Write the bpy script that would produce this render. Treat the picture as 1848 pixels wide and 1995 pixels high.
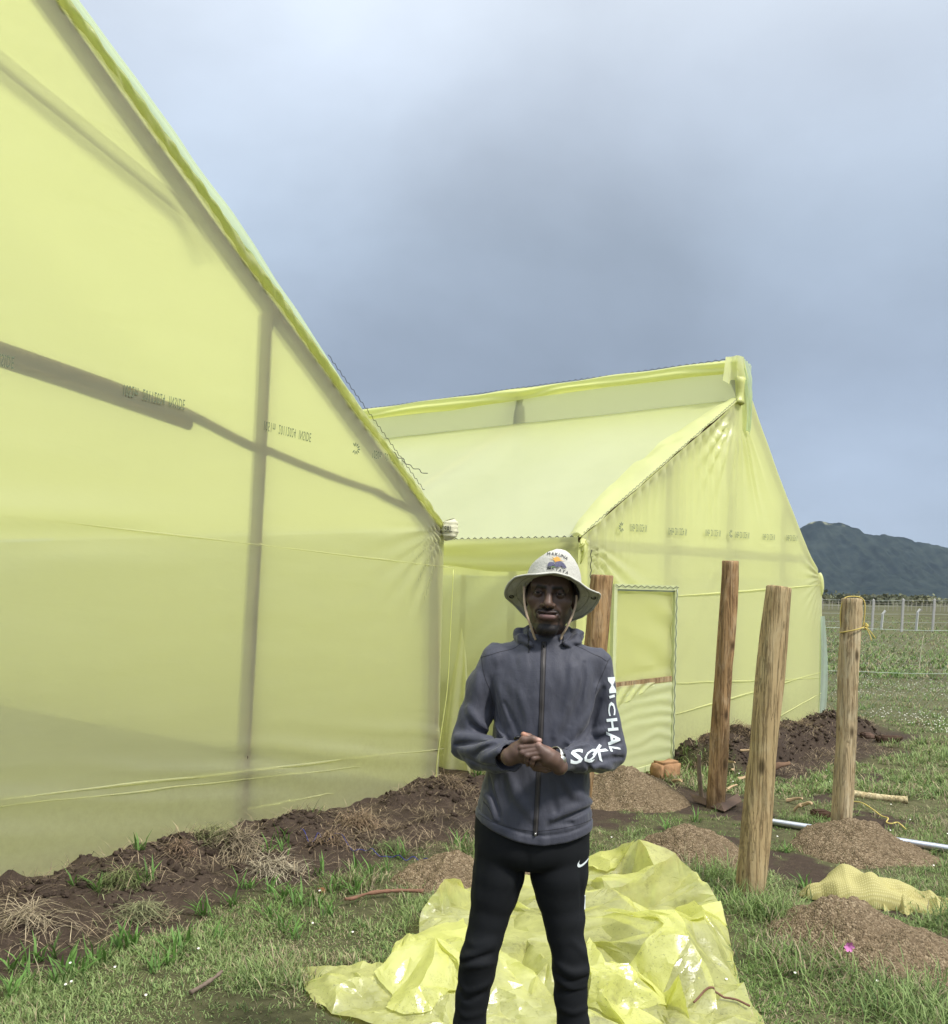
import bpy, math, random
import numpy as np
from mathutils import Vector, Matrix
from mathutils.bvhtree import BVHTree

for o in list(bpy.data.objects):
    bpy.data.objects.remove(o)
SC = bpy.context.scene
COL = SC.collection
random.seed(7)
RNG = np.random.default_rng(11)

# ------------------------------------------------------------------ camera
CAM_Z = 1.65
FPX, CX, CY = 1900.0, 924.0, 1147.4          # focal length and principal point, in units of a 1848 x 1995 picture
ROLL = math.radians(1.3)
cam = bpy.data.cameras.new('camera')
cam_o = bpy.data.objects.new('camera', cam)
COL.objects.link(cam_o)
cam.sensor_fit = 'HORIZONTAL'
cam.sensor_width = 36.0
cam.lens = 36.0 * FPX / 1848.0
cam.shift_y = (CY - 997.5) / 1848.0
cam.clip_start = 0.05
cam.clip_end = 20000.0
_R = Vector((math.cos(ROLL), 0, math.sin(ROLL)))
_U = Vector((-math.sin(ROLL), 0, math.cos(ROLL)))
_B = Vector((0, -1, 0))
m = Matrix(((_R.x, _U.x, _B.x, 0), (_R.y, _U.y, _B.y, 0), (_R.z, _U.z, _B.z, CAM_Z), (0, 0, 0, 1)))
cam_o.matrix_world = m
SC.camera = cam_o
CAM = Vector((0, 0, CAM_Z))

# ------------------------------------------------------------------ render, exposure
SC.render.engine = 'CYCLES'
cy = SC.cycles
cy.use_denoising = True
cy.max_bounces = 10
cy.diffuse_bounces = 5
cy.transmission_bounces = 8
cy.transparent_max_bounces = 24
cy.glossy_bounces = 3
cy.volume_bounces = 1
cy.sample_clamp_indirect = 8.0
cy.caustics_reflective = False
cy.caustics_refractive = True
SC.view_settings.view_transform = 'Standard'
SC.view_settings.look = 'None'
SC.view_settings.gamma = 1.0
SC.view_settings.use_curve_mapping = False
SC.view_settings.exposure = 1.29

# ------------------------------------------------------------------ node helper
class NT:
    def __init__(s, tree):
        s.t = tree
        for n in list(tree.nodes): tree.nodes.remove(n)
    def n(s, kind, **kw):
        nd = s.t.nodes.new(kind)
        for k, v in kw.items():
            if k.startswith('i_'):
                key = k[2:].replace('_', ' ')
                nd.inputs[key].default_value = v
            elif k.startswith('x'):
                nd.inputs[int(k[1:])].default_value = v
            else:
                setattr(nd, k, v)
        return nd
    def l(s, a, b): s.t.links.new(a, b)
    def noise(s, vec, scale, detail=4.0, rough=0.55, dist=0.0):
        nd = s.n('ShaderNodeTexNoise', i_Scale=scale, i_Detail=detail, i_Roughness=rough, i_Distortion=dist)
        if vec is not None: s.l(vec, nd.inputs['Vector'])
        return nd.outputs['Fac']
    def ramp(s, fac, stops):
        nd = s.n('ShaderNodeValToRGB')
        e = nd.color_ramp.elements
        while len(e) < len(stops): e.new(0.5)
        for el, (p, c) in zip(e, stops):
            el.position = p
            el.color = (c[0], c[1], c[2], 1) if hasattr(c, '__len__') else (c, c, c, 1)
        s.l(fac, nd.inputs['Fac'])
        return nd.outputs['Color']
    def mix(s, fac, a, b, mode='MIX'):
        nd = s.n('ShaderNodeMix', data_type='RGBA', blend_type=mode)
        for sock, v in ((nd.inputs[0], fac), (nd.inputs[6], a), (nd.inputs[7], b)):
            if hasattr(v, 'is_output') or hasattr(v, 'links'): s.l(v, sock)
            elif hasattr(v, '__len__'): sock.default_value = (v[0], v[1], v[2], 1)
            else: sock.default_value = v
        return nd.outputs[2]
    def math(s, op, a, b=None, c=None):
        nd = s.n('ShaderNodeMath', operation=op)
        for i, v in enumerate((a, b, c)):
            if v is None: continue
            if hasattr(v, 'links'): s.l(v, nd.inputs[i])
            else: nd.inputs[i].default_value = v
        return nd.outputs[0]
    def mapping(s, vec, scale=(1, 1, 1), rot=(0, 0, 0), loc=(0, 0, 0)):
        nd = s.n('ShaderNodeMapping', i_Scale=scale, i_Rotation=rot, i_Location=loc)
        s.l(vec, nd.inputs['Vector'])
        return nd.outputs[0]
    def bump(s, h, strength=0.3, dist=0.01):
        nd = s.n('ShaderNodeBump', i_Strength=strength, i_Distance=dist)
        s.l(h, nd.inputs['Height'])
        return nd.outputs[0]

# ------------------------------------------------------------------ sky and sun
SUN_EL, SUN_AZ = math.radians(50), math.radians(128)   # behind and right of the camera, behind thin cloud
wd = bpy.data.worlds.new('World')
SC.world = wd
wd.use_nodes = True
t = NT(wd.node_tree)
tc = t.n('ShaderNodeTexCoord')
sep = t.n('ShaderNodeSeparateXYZ')
t.l(tc.outputs['Generated'], sep.inputs[0])
zc = t.math('MAXIMUM', sep.outputs[2], 0.0)
den = t.math('ADD', zc, 0.40)
cmb = t.n('ShaderNodeCombineXYZ')
t.l(t.math('DIVIDE', sep.outputs[0], den), cmb.inputs[0])
t.l(t.math('DIVIDE', sep.outputs[1], den), cmb.inputs[1])
cl1 = t.noise(cmb.outputs[0], 0.75, 5.0, 0.5, 0.3)
cl2 = t.noise(t.mapping(cmb.outputs[0], loc=(3.1, 1.7, 0)), 1.9, 6.0, 0.55, 0.2)
grad = t.ramp(zc, [(0.0, (.222, .262, .325)), (.10, (.207, .25, .318)), (.20, (.180, .219, .280)), (.33, (.202, .242, .297)),
                   (.46, (.226, .256, .300)), (.62, (.29, .31, .335)), (1.0, (.42, .43, .44))])
# a darker rain cloud standing in the middle distance
dv = Vector((0.0, 0.965, 0.215)).normalized()
dot = t.n('ShaderNodeVectorMath', operation='DOT_PRODUCT')
t.l(tc.outputs['Generated'], dot.inputs[0])
dot.inputs[1].default_value = dv
mr = t.n('ShaderNodeMapRange', interpolation_type='SMOOTHSTEP', i_From_Min=0.945, i_From_Max=1.0, i_To_Min=0.0, i_To_Max=1.0)
t.l(dot.outputs['Value'], mr.inputs['Value'])
dark = t.math('MULTIPLY', mr.outputs[0], t.math('ADD', t.math('MULTIPLY', cl1, 0.9), 0.35))
cv = t.math('ADD', t.math('MULTIPLY', t.math('SUBTRACT', cl1, 0.5), 0.34), t.math('MULTIPLY', t.math('SUBTRACT', cl2, 0.5), 0.50))
val = t.math('SUBTRACT', t.math('ADD', .86, cv), t.math('MULTIPLY', dark, 0.23))
# thinner, brighter cloud to the left
dv2 = Vector((-.30, 1.0, .47)).normalized()
dot2 = t.n('ShaderNodeVectorMath', operation='DOT_PRODUCT'); t.l(tc.outputs['Generated'], dot2.inputs[0]); dot2.inputs[1].default_value = dv2
mr2 = t.n('ShaderNodeMapRange', interpolation_type='SMOOTHSTEP', i_From_Min=0.95, i_From_Max=1.0, i_To_Min=0.0, i_To_Max=1.0); t.l(dot2.outputs['Value'], mr2.inputs['Value'])
val = t.math('ADD', val, t.math('MULTIPLY', mr2.outputs[0], t.math('MULTIPLY', cl2, .20)))
# an overcast sky is brighter towards the zenith
zen = t.math('MULTIPLY_ADD', t.math('POWER', zc, 2.5), 2.1, 1.0)
val = t.math('MULTIPLY', val, zen)
cloud = t.n('ShaderNodeVectorMath', operation='SCALE')
t.l(grad, cloud.inputs[0])
t.l(val, cloud.inputs['Scale'])
sky = t.n('ShaderNodeTexSky', sky_type='NISHITA', sun_disc=False, sun_elevation=SUN_EL, sun_rotation=SUN_AZ, air_density=1.0, dust_density=2.0)
b1 = t.n('ShaderNodeBackground', i_Strength=0.06)
t.l(sky.outputs[0], b1.inputs['Color'])
b2 = t.n('ShaderNodeBackground', i_Strength=1.0)
t.l(cloud.outputs[0], b2.inputs['Color'])
mx = t.n('ShaderNodeMixShader', i_Fac=0.95)
t.l(b1.outputs[0], mx.inputs[1]); t.l(b2.outputs[0], mx.inputs[2])
wo = t.n('ShaderNodeOutputWorld')
t.l(mx.outputs[0], wo.inputs['Surface'])

sun = bpy.data.lights.new('sun', 'SUN')
sun.energy = 1.5
sun.angle = math.radians(8)
sun.color = (1.0, 0.96, 0.9)
sun_o = bpy.data.objects.new('sun', sun)
COL.objects.link(sun_o)
sd = Vector((math.sin(SUN_AZ) * math.cos(SUN_EL), math.cos(SUN_AZ) * math.cos(SUN_EL), math.sin(SUN_EL)))
sun_o.rotation_euler = sd.to_track_quat('Z', 'Y').to_euler()
sun_o.location = sd * 50

# ------------------------------------------------------------------ geometry helpers
def ray(px, py):
    u, v = (px - CX) / FPX, (CY - py) / FPX
    return Vector((u * _R.x + v * _U.x, 1.0, u * _R.z + v * _U.z))
def at(px, py, Y):                 # point of the line of sight at depth Y
    return CAM + ray(px, py) * Y
def on_ground(px, py, z=0.0):
    d = ray(px, py)
    return CAM + d * ((z - CAM_Z) / d.z)
def on_plane(px, py, P, n):
    d = ray(px, py)
    return CAM + d * ((P - CAM).dot(n) / d.dot(n))

_T2 = RNG.random((256, 256)).astype(np.float32)
_T3 = RNG.random((64, 64, 64)).astype(np.float32)
def n2(x, y, seed=0):
    x = np.asarray(x, np.float64) + seed * 17.31; y = np.asarray(y, np.float64) + seed * 9.73
    xi = np.floor(x).astype(np.int64); yi = np.floor(y).astype(np.int64)
    fx = x - xi; fy = y - yi
    fx = fx * fx * (3 - 2 * fx); fy = fy * fy * (3 - 2 * fy)
    a = _T2[xi & 255, yi & 255]; b = _T2[(xi + 1) & 255, yi & 255]
    c = _T2[xi & 255, (yi + 1) & 255]; d = _T2[(xi + 1) & 255, (yi + 1) & 255]
    return ((a * (1 - fx) + b * fx) * (1 - fy) + (c * (1 - fx) + d * fx) * fy) * 2 - 1
def f2(x, y, octv=4, seed=0, gain=0.5):
    s = 0; a = 1.0; tot = 0
    for k in range(octv):
        s = s + a * n2(np.asarray(x) * 2 ** k, np.asarray(y) * 2 ** k, seed + k * 3); tot += a; a *= gain
    return s / tot
def n3(x, y, z, seed=0):
    x = np.asarray(x, np.float64) + seed * 7.3; y = np.asarray(y, np.float64) + seed * 3.1; z = np.asarray(z, np.float64) + seed * 5.7
    xi = np.floor(x).astype(np.int64); yi = np.floor(y).astype(np.int64); zi = np.floor(z).astype(np.int64)
    fx = x - xi; fy = y - yi; fz = z - zi
    fx = fx * fx * (3 - 2 * fx); fy = fy * fy * (3 - 2 * fy); fz = fz * fz * (3 - 2 * fz)
    def T(i, j, k): return _T3[(xi + i) & 63, (yi + j) & 63, (zi + k) & 63]
    c00 = T(0, 0, 0) * (1 - fx) + T(1, 0, 0) * fx; c10 = T(0, 1, 0) * (1 - fx) + T(1, 1, 0) * fx
    c01 = T(0, 0, 1) * (1 - fx) + T(1, 0, 1) * fx; c11 = T(0, 1, 1) * (1 - fx) + T(1, 1, 1) * fx
    return ((c00 * (1 - fy) + c10 * fy) * (1 - fz) + (c01 * (1 - fy) + c11 * fy) * fz) * 2 - 1
def sstep(a, b, x):
    t_ = np.clip((np.asarray(x, np.float64) - a) / (b - a), 0, 1)
    return t_ * t_ * (3 - 2 * t_)

def mesh_obj(name, verts, faces, mat=None, parent=None, smooth=True, loc=None, cols=None, mats=None, fmat=None):
    """faces: (N,3)/(N,4) int array, or list of faces"""
    verts = np.asarray(verts, np.float64)
    if loc is None: loc = Vector((0, 0, 0))
    loc = Vector(loc)
    off = loc.copy()
    if parent is not None: off = Vector(WORLD[parent.name]) + loc
    verts = verts - np.array(off)[None, :]
    me = bpy.data.meshes.new(name)
    if isinstance(faces, np.ndarray):
        nf, k = faces.shape
        me.vertices.add(len(verts)); me.vertices.foreach_set('co', verts.astype(np.float32).ravel())
        me.loops.add(nf * k); me.loops.foreach_set('vertex_index', faces.astype(np.int32).ravel())
        me.polygons.add(nf)
        me.polygons.foreach_set('loop_start', np.arange(0, nf * k, k, dtype=np.int32))
        me.update(calc_edges=True)
    else:
        me.from_pydata([tuple(v) for v in verts], [], [tuple(int(i) for i in f) for f in faces])
        me.update()
    if cols is not None:
        ca = me.color_attributes.new('col', 'FLOAT_COLOR', 'POINT')
        c4 = np.ones((len(verts), 4), np.float32); c4[:, :cols.shape[1]] = cols
        ca.data.foreach_set('color', c4.ravel())
    if smooth: me.polygons.foreach_set('use_smooth', np.ones(len(me.polygons), bool))
    for mm in (mats or ([mat] if mat else [])): me.materials.append(mm)
    if fmat is not None: me.polygons.foreach_set('material_index', np.asarray(fmat, np.int32))
    o = bpy.data.objects.new(name, me)
    COL.objects.link(o)
    o.location = loc
    if parent is not None: o.parent = parent
    WORLD[o.name] = tuple(off)
    return o
WORLD = {}
def empty(name, loc):
    o = bpy.data.objects.new(name, None)
    COL.objects.link(o); o.location = loc
    o.empty_display_size = 0.2
    WORLD[o.name] = tuple(loc)
    return o
def tag(o, label=None, cat=None, group=None, kind=None):
    if label: o['label'] = label
    if cat: o['category'] = cat
    if group: o['group'] = group
    if kind: o['kind'] = kind
    return o

def grid_faces(nu, nv):            # vertex index = i*nv + j
    i, j = np.meshgrid(np.arange(nu - 1), np.arange(nv - 1), indexing='ij')
    a = (i * nv + j).ravel()
    return np.stack([a, a + nv, a + nv + 1, a + 1], 1)
class Acc:                         # collects pieces that make one mesh
    def __init__(s): s.v = []; s.f = []; s.c = []; s.n = 0
    def add(s, v, f, c=None):
        v = np.asarray(v, np.float64)
        s.v.append(v); s.f += [tuple(int(q) + s.n for q in ff) for ff in f]
        if c is not None: s.c.append(np.tile(np.asarray(c, np.float32), (len(v), 1)) if np.ndim(c) == 1 else c)
        s.n += len(v)
    def obj(s, name, mat, parent=None, **kw):
        return mesh_obj(name, np.concatenate(s.v), s.f, mat, parent, cols=np.concatenate(s.c) if s.c else None, **kw)
def tube(pts, rad, seg=8, cap=True, squash=None):
    pts = np.asarray([tuple(p) for p in pts], np.float64)
    n = len(pts); rad = np.atleast_1d(np.asarray(rad, np.float64))
    rad = np.interp(np.linspace(0, 1, n), np.linspace(0, 1, len(rad)), rad) if len(rad) > 1 else np.full(n, rad[0])
    tg = np.gradient(pts, axis=0); tg /= np.linalg.norm(tg, axis=1)[:, None] + 1e-12
    ref = np.array([0, 0, 1.0]) if abs(tg[0, 2]) < 0.9 else np.array([1.0, 0, 0])
    v = []
    u = np.cross(tg[0], ref); u /= np.linalg.norm(u)
    for k in range(n):
        u = u - tg[k] * np.dot(u, tg[k]); u /= np.linalg.norm(u) + 1e-12
        w = np.cross(tg[k], u)
        a = np.arange(seg) / seg * 2 * np.pi
        v.append(pts[k] + rad[k] * (np.cos(a)[:, None] * u + np.sin(a)[:, None] * w))
    v = np.concatenate(v)
    f = []
    for k in range(n - 1):
        for j in range(seg):
            f.append((k * seg + j, k * seg + (j + 1) % seg, (k + 1) * seg + (j + 1) % seg, (k + 1) * seg + j))
    if cap:
        f.append(tuple(range(seg - 1, -1, -1))); f.append(tuple((n - 1) * seg + j for j in range(seg)))
    return v, f
def curve_pts(P, n):
    """Catmull-Rom through the points"""
    P = np.asarray([tuple(p) for p in P], np.float64)
    Q = np.vstack([2 * P[0] - P[1], P, 2 * P[-1] - P[-2]])
    out = []
    tt = np.linspace(0, len(P) - 1 - 1e-9, n)
    for q in tt:
        i = int(q); s_ = q - i
        a, b, c, d = Q[i], Q[i + 1], Q[i + 2], Q[i + 3]
        out.append(0.5 * (2 * b + (c - a) * s_ + (2 * a - 5 * b + 4 * c - d) * s_ ** 2 + (3 * b - a - 3 * c + d) * s_ ** 3))
    return np.array(out)
def log_mesh(p0, p1, r0, r1, seg=18, rings=24, bend=0.01, seed=0, rough=0.05, cut=0.004):
    """a debarked pole with knots, dents and slightly uneven sawn ends"""
    p0 = np.array(p0, float); p1 = np.array(p1, float)
    ax = p1 - p0; L = np.linalg.norm(ax); ax /= L
    u = np.cross(ax, [0.3, 1, 0.1]); u /= np.linalg.norm(u); w = np.cross(ax, u)
    v = []
    rg = np.random.default_rng(seed)
    knots = [(rg.random(), rg.random() * 6.28, 0.3 + rg.random()) for _ in range(5)]
    a = np.arange(seg) / seg * 2 * np.pi
    for k in range(rings + 1):
        q = k / rings
        c = p0 + ax * L * q + u * bend * math.sin(q * 3.1 + seed) + w * bend * math.sin(q * 4.3 + 2 * seed)
        r = r0 + (r1 - r0) * q
        rr = r * (1 + rough * n2(np.cos(a) * 1.4 + 5, np.sin(a) * 1.4 + q * L * 2.4, seed + 3) + 0.5 * rough * n2(np.cos(a) * 3, np.sin(a) * 3 + q * L * 6, seed + 9))
        for (kq, ka, kw) in knots:
            dd = ((q - kq) * L / 0.045) ** 2 + (((a - ka + np.pi) % (2 * np.pi) - np.pi) / 0.45) ** 2
            rr = rr + r * 0.07 * kw * np.exp(-dd)
        rr = rr * (1 + .6 * rough * np.cos(2 * a + seed + q * 1.1) * .6 + .35 * rough * np.cos(3 * a + seed * 2 - q * 1.7))
        tilt = cut * (np.cos(a + seed)) * (1 if k in (0, rings) else 0)
        v.append(c + rr[:, None] * (np.cos(a)[:, None] * u + np.sin(a)[:, None] * w) + tilt[:, None] * ax)
    v = np.concatenate(v)
    f = []
    for k in range(rings):
        for j in range(seg):
            f.append((k * seg + j, k * seg + (j + 1) % seg, (k + 1) * seg + (j + 1) % seg, (k + 1) * seg + j))
    # chamfered sawn ends
    n0 = len(v)
    extra = []
    for base, sgn in ((0, -1), (rings * seg, 1)):
        ring = v[base:base + seg]; c = ring.mean(0)
        extra.append(c + (ring - c) * 0.93 + ax * sgn * 0.006)
    v = np.concatenate([v] + extra)
    for e, base in ((0, 0), (1, rings * seg)):
        b2_ = n0 + e * seg
        for j in range(seg):
            q4 = (base + j, base + (j + 1) % seg, b2_ + (j + 1) % seg, b2_ + j)
            f.append(q4 if e else q4[::-1])
        cap = tuple(b2_ + j for j in range(seg))
        f.append(cap if e else cap[::-1])
    return v, f
def text_mesh(body, size=1.0, res=3, space=1.0, bold=0.0):
    cu = bpy.data.curves.new('tmp_text', 'FONT')
    cu.body = body; cu.size = size; cu.resolution_u = res; cu.space_character = space; cu.offset = bold
    cu.align_x = 'LEFT'; cu.align_y = 'CENTER'
    o = bpy.data.objects.new('tmp_text', cu)
    COL.objects.link(o)
    bpy.context.view_layer.update()
    dg = bpy.context.evaluated_depsgraph_get()
    me = o.evaluated_get(dg).to_mesh()
    v = np.array([tuple(q.co) for q in me.vertices]) if len(me.vertices) else np.zeros((0, 3))
    f = [tuple(p.vertices) for p in me.polygons]
    o.evaluated_get(dg).to_mesh_clear()
    bpy.data.objects.remove(o)
    bpy.data.curves.remove(cu)
    return v, f

# ------------------------------------------------------------------ materials
def mat(name):
    mm = bpy.data.materials.new(name)
    mm.use_nodes = True
    return mm, NT(mm.node_tree)
def out(t, surf, vol=None):
    o = t.n('ShaderNodeOutputMaterial')
    if surf is not None: t.l(surf, o.inputs['Surface'])
    return o
def principled(t, col, rough=0.8, normal=None, spec=0.3, metal=0.0):
    p = t.n('ShaderNodeBsdfPrincipled', i_Roughness=rough if not hasattr(rough, 'links') else 0.5, i_Metallic=metal)
    p.inputs['Specular IOR Level'].default_value = spec
    if hasattr(rough, 'links'): t.l(rough, p.inputs['Roughness'])
    if hasattr(col, 'links'): t.l(col, p.inputs['Base Color'])
    else: p.inputs['Base Color'].default_value = (col[0], col[1], col[2], 1)
    if normal is not None: t.l(normal, p.inputs['Normal'])
    return p
def film_mat(name, col, tcol, trans=0.55, clear=0.06, haze=0.0, gloss=0.12, rough=0.25, bump=None, wet=False, dirt=0.0):
    mm, t = mat(name)
    tc = t.n('ShaderNodeTexCoord')
    ob = tc.outputs['Object']
    big = t.noise(ob, 0.7, 3.0)
    c1 = t.mix(t.math('MULTIPLY', big, 0.2), col, tuple(0.86 * q for q in col))
    c2 = t.mix(t.math('MULTIPLY', big, 0.15), tcol, tuple(0.88 * q for q in tcol))
    if dirt:
        d = t.ramp(t.noise(t.mapping(ob, scale=(1, 1, 1)), 9.0, 7.0, 0.7), [(0.57, 0.0), (0.72, dirt)])
        c1 = t.mix(d, c1, (0.10, 0.07, 0.04)); c2 = t.mix(d, c2, (0.10, 0.07, 0.04))
    if haze:                                                   # mud splashed up the foot of the film
        sz = t.n('ShaderNodeSeparateXYZ'); t.l(ob, sz.inputs[0])
        mz = t.math('ADD', sz.outputs[2], t.math('MULTIPLY', t.noise(ob, 3.0, 6.0, .65), -.5))
        md_ = t.math('MULTIPLY', t.ramp(mz, [(0.0, .16), (.30, 0.0)]), t.ramp(t.noise(ob, 24.0, 5.0, .7), [(.40, .25), (.62, 1.0)]))
        c1 = t.mix(md_, c1, (.36, .31, .17)); c2 = t.mix(md_, c2, (.50, .44, .22))
    nrm = None
    line = None
    hs = t.math('ADD', t.noise(t.mapping(ob, scale=(1, 1, 3)), 14.0, 4.0), t.math('MULTIPLY', t.noise(t.mapping(ob, scale=(.7, .7, 2.6), rot=(.25, .2, 0)), 2.3, 3.0, .5, .6), 3.2))
    if wet:
        vor = t.n('ShaderNodeTexVoronoi', i_Scale=150.0)
        t.l(ob, vor.inputs['Vector'])
        dr = t.ramp(vor.outputs['Distance'], [(0.0, 1.0), (0.34, 0.0)])
        mask = t.ramp(t.noise(ob, 5.0, 4.0), [(0.45, 0.0), (0.6, 1.0)])
        hs = t.math('ADD', t.math('MULTIPLY', hs, 0.4), t.math('MULTIPLY', dr, mask))
    if dirt:                                                   # crumple creases
        vc = t.n('ShaderNodeTexVoronoi', feature='DISTANCE_TO_EDGE', i_Scale=4.2)
        wv_ = t.n('ShaderNodeVectorMath', operation='ADD'); nzc = t.n('ShaderNodeTexNoise', i_Scale=3.0, i_Detail=4.0)
        t.l(ob, nzc.inputs['Vector']); t.l(ob, wv_.inputs[0])
        sc_ = t.n('ShaderNodeVectorMath', operation='SCALE'); sc_.inputs['Scale'].default_value = .35; t.l(nzc.outputs['Color'], sc_.inputs[0]); t.l(sc_.outputs[0], wv_.inputs[1])
        t.l(wv_.outputs[0], vc.inputs['Vector'])
        cr = t.math('MULTIPLY', t.ramp(vc.outputs['Distance'], [(0.0, 0.0), (0.22, 1.0)]), 4.5)
        hs = t.math('ADD', hs, t.math('MULTIPLY', cr, .0))
        line = t.math('MULTIPLY', t.ramp(vc.outputs['Distance'], [(0.0, 1.0), (0.02, 0.0)]), t.ramp(t.noise(ob, 2.2, 3.0), [(.5, 0.0), (.68, .0)]))
        spk = t.ramp(t.noise(ob, 75.0, 3.0, .7), [(.60, 0.0), (.68, .55)])
        spm = t.ramp(t.noise(ob, 4.0, 4.0), [(.46, 0.0), (.58, 1.0)])
        spk = t.math('MULTIPLY', spk, spm)
        c1 = t.mix(spk, c1, (.22, .23, .10)); c2 = t.mix(spk, c2, (.25, .26, .11))
        c1 = t.mix(line, c1, (.92, .92, .42)); c2 = t.mix(line, c2, (.95, .95, .42))
    nrm = t.bump(hs, 0.25 if not wet else 0.6, 0.006 if not dirt else 0.012)
    df = t.n('ShaderNodeBsdfDiffuse'); t.l(c1, df.inputs['Color']); t.l(nrm, df.inputs['Normal'])
    tr = t.n('ShaderNodeBsdfTranslucent'); t.l(c2, tr.inputs['Color'])
    tp = t.n('ShaderNodeBsdfTransparent'); tp.inputs['Color'].default_value = (min(1, tcol[0] * 1.15), min(1, tcol[1] * 1.15), tcol[2], 1)
    gl = t.n('ShaderNodeBsdfGlossy', i_Roughness=rough); t.l(nrm, gl.inputs['Normal'])
    m1 = t.n('ShaderNodeMixShader', i_Fac=trans); t.l(df.outputs[0], m1.inputs[1]); t.l(tr.outputs[0], m1.inputs[2])
    lit = m1.outputs[0]
    if haze:                                                   # forward-scattering haze of the film: blurs what stands behind it
        rf = t.n('ShaderNodeBsdfRefraction', i_Roughness=0.36, i_IOR=1.2); t.l(c2, rf.inputs['Color'])
        mh = t.n('ShaderNodeMixShader', i_Fac=haze); t.l(lit, mh.inputs[1]); t.l(rf.outputs[0], mh.inputs[2]); lit = mh.outputs[0]
    m2 = t.n('ShaderNodeMixShader'); t.l(lit, m2.inputs[1]); t.l(tp.outputs[0], m2.inputs[2])
    if isinstance(clear, tuple):
        cl = t.ramp(t.noise(ob, clear[2], 5.0, 0.6), [(0.35, clear[0]), (0.65, clear[1])])
        t.l(t.math('MULTIPLY', cl, t.math('SUBTRACT', 1.0, t.math('MULTIPLY', line, .8))) if dirt else cl, m2.inputs['Fac'])
    else:
        m2.inputs['Fac'].default_value = clear
    fr = t.n('ShaderNodeLayerWeight', i_Blend=0.2)
    gf = t.math('MULTIPLY', t.math('ADD', t.math('MULTIPLY', fr.outputs['Fresnel'], 0.8), 0.2), gloss)
    m3 = t.n('ShaderNodeMixShader'); t.l(gf, m3.inputs['Fac']); t.l(m2.outputs[0], m3.inputs[1]); t.l(gl.outputs[0], m3.inputs[2])
    out(t, m3.outputs[0])
    return mm
M = {}
M['film'] = film_mat('greenhouse_film', (.90, .91, .60), (.98, .98, .72), trans=0.65, haze=0.34, clear=0.18, gloss=0.16, rough=0.32)
M['film2'] = film_mat('greenhouse_film_bright', (.90, .92, .50), (.97, .98, .58), trans=0.55, haze=0.10, clear=0.03, gloss=0.16, rough=0.3)
M['film_hem'] = film_mat('doubled_film', (.86, .88, .38), (.92, .94, .40), trans=0.45, clear=0.02, gloss=0.2, rough=0.28)
M['roof_film'] = film_mat('wet_roof_film', (.72, .76, .36), (.92, .95, .44), trans=0.55, clear=0.02, gloss=0.25, rough=0.35, wet=True)
M['pale_film'] = film_mat('pale_edge_film', (.70, .80, .55), (.78, .90, .62), trans=0.6, clear=0.22, gloss=0.3, rough=0.2, wet=True)
M['sheet'] = film_mat('loose_film', (.88, .89, .36), (.95, .97, .38), trans=0.5, clear=(0.14, 0.54, 3.2), gloss=0.28, rough=0.27, wet=True, dirt=0.5)
M['sheet2'] = film_mat('folded_film', (.88, .89, .34), (.94, .96, .34), trans=0.5, clear=(0.06, 0.3, 3.0), gloss=0.28, rough=0.27, wet=True, dirt=0.35)
M['white_film'] = film_mat('clear_white_film', (.60, .70, .62), (.70, .82, .72), trans=0.5, clear=0.35, gloss=0.3, rough=0.2)

def wood_mat(name, base, dark, pale, scale=1.0, knots=True):
    mm, t = mat(name)
    tc = t.n('ShaderNodeTexCoord'); ob = tc.outputs['Object']
    st = t.mapping(ob, scale=(14 * scale, 14 * scale, 1.1 * scale))
    g = t.noise(st, 2.4, 8.0, 0.62, 0.6)
    c = t.ramp(g, [(0.28, dark), (0.46, base), (0.62, base), (0.78, pale)])
    blot = t.noise(t.mapping(ob, scale=(5, 5, 1.6)), 2.6, 6.0, 0.65, 0.6)
    blot2 = t.noise(t.mapping(ob, scale=(9, 9, 2.2), loc=(4, 1, 2)), 1.7, 6.0, 0.7, 0.8)
    c = t.mix(t.ramp(blot2, [(0.50, 0.0), (0.60, 0.75)]), c, dark)
    c = t.mix(t.ramp(blot, [(0.50, 0.0), (0.66, 0.75)]), c, pale)
    fib = t.noise(t.mapping(ob, scale=(60, 60, 3)), 3.0, 3.0)
    c = t.mix(t.math('MULTIPLY', fib, 0.45), c, dark)
    if knots:
        vo = t.n('ShaderNodeTexVoronoi', i_Scale=1.0)
        t.l(t.mapping(ob, scale=(7, 7, 3.2)), vo.inputs['Vector'])
        k = t.ramp(vo.outputs['Distance'], [(0.07, 0.9), (0.19, 0.0)])
        c = t.mix(k, c, tuple(q * 0.3 for q in dark))
    ck = t.noise(t.mapping(ob, scale=(26, 26, .8), loc=(2, 5, 1)), 1.6, 5.0, .6, .5)
    ckm = t.math('MULTIPLY', t.ramp(ck, [(.47, 0.0), (.495, 1.0)]), t.ramp(ck, [(.505, 1.0), (.53, 0.0)]))
    c = t.mix(t.math('MULTIPLY', ckm, .28), c, tuple(q * .35 for q in dark))
    if knots:
        sz = t.n('ShaderNodeSeparateXYZ'); t.l(ob, sz.inputs[0])
        ft = t.math('ADD', sz.outputs[2], t.math('MULTIPLY', t.noise(ob, 9.0, 5.0), .30))
        c = t.mix(t.ramp(ft, [(.12, .8), (.27, 0.0)]), c, (.07, .05, .035))
    h = t.math('SUBTRACT', t.math('ADD', t.math('MULTIPLY', g, 0.7), t.math('MULTIPLY', fib, 0.3)), t.math('MULTIPLY', ckm, .8))
    p = principled(t, c, 0.8, t.bump(h, 0.85, 0.008), 0.2)
    out(t, p.outputs[0])
    return mm
M['wood_tan'] = wood_mat('debarked_wood', (.42, .30, .16), (.20, .12, .055), (.58, .46, .28))
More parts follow.
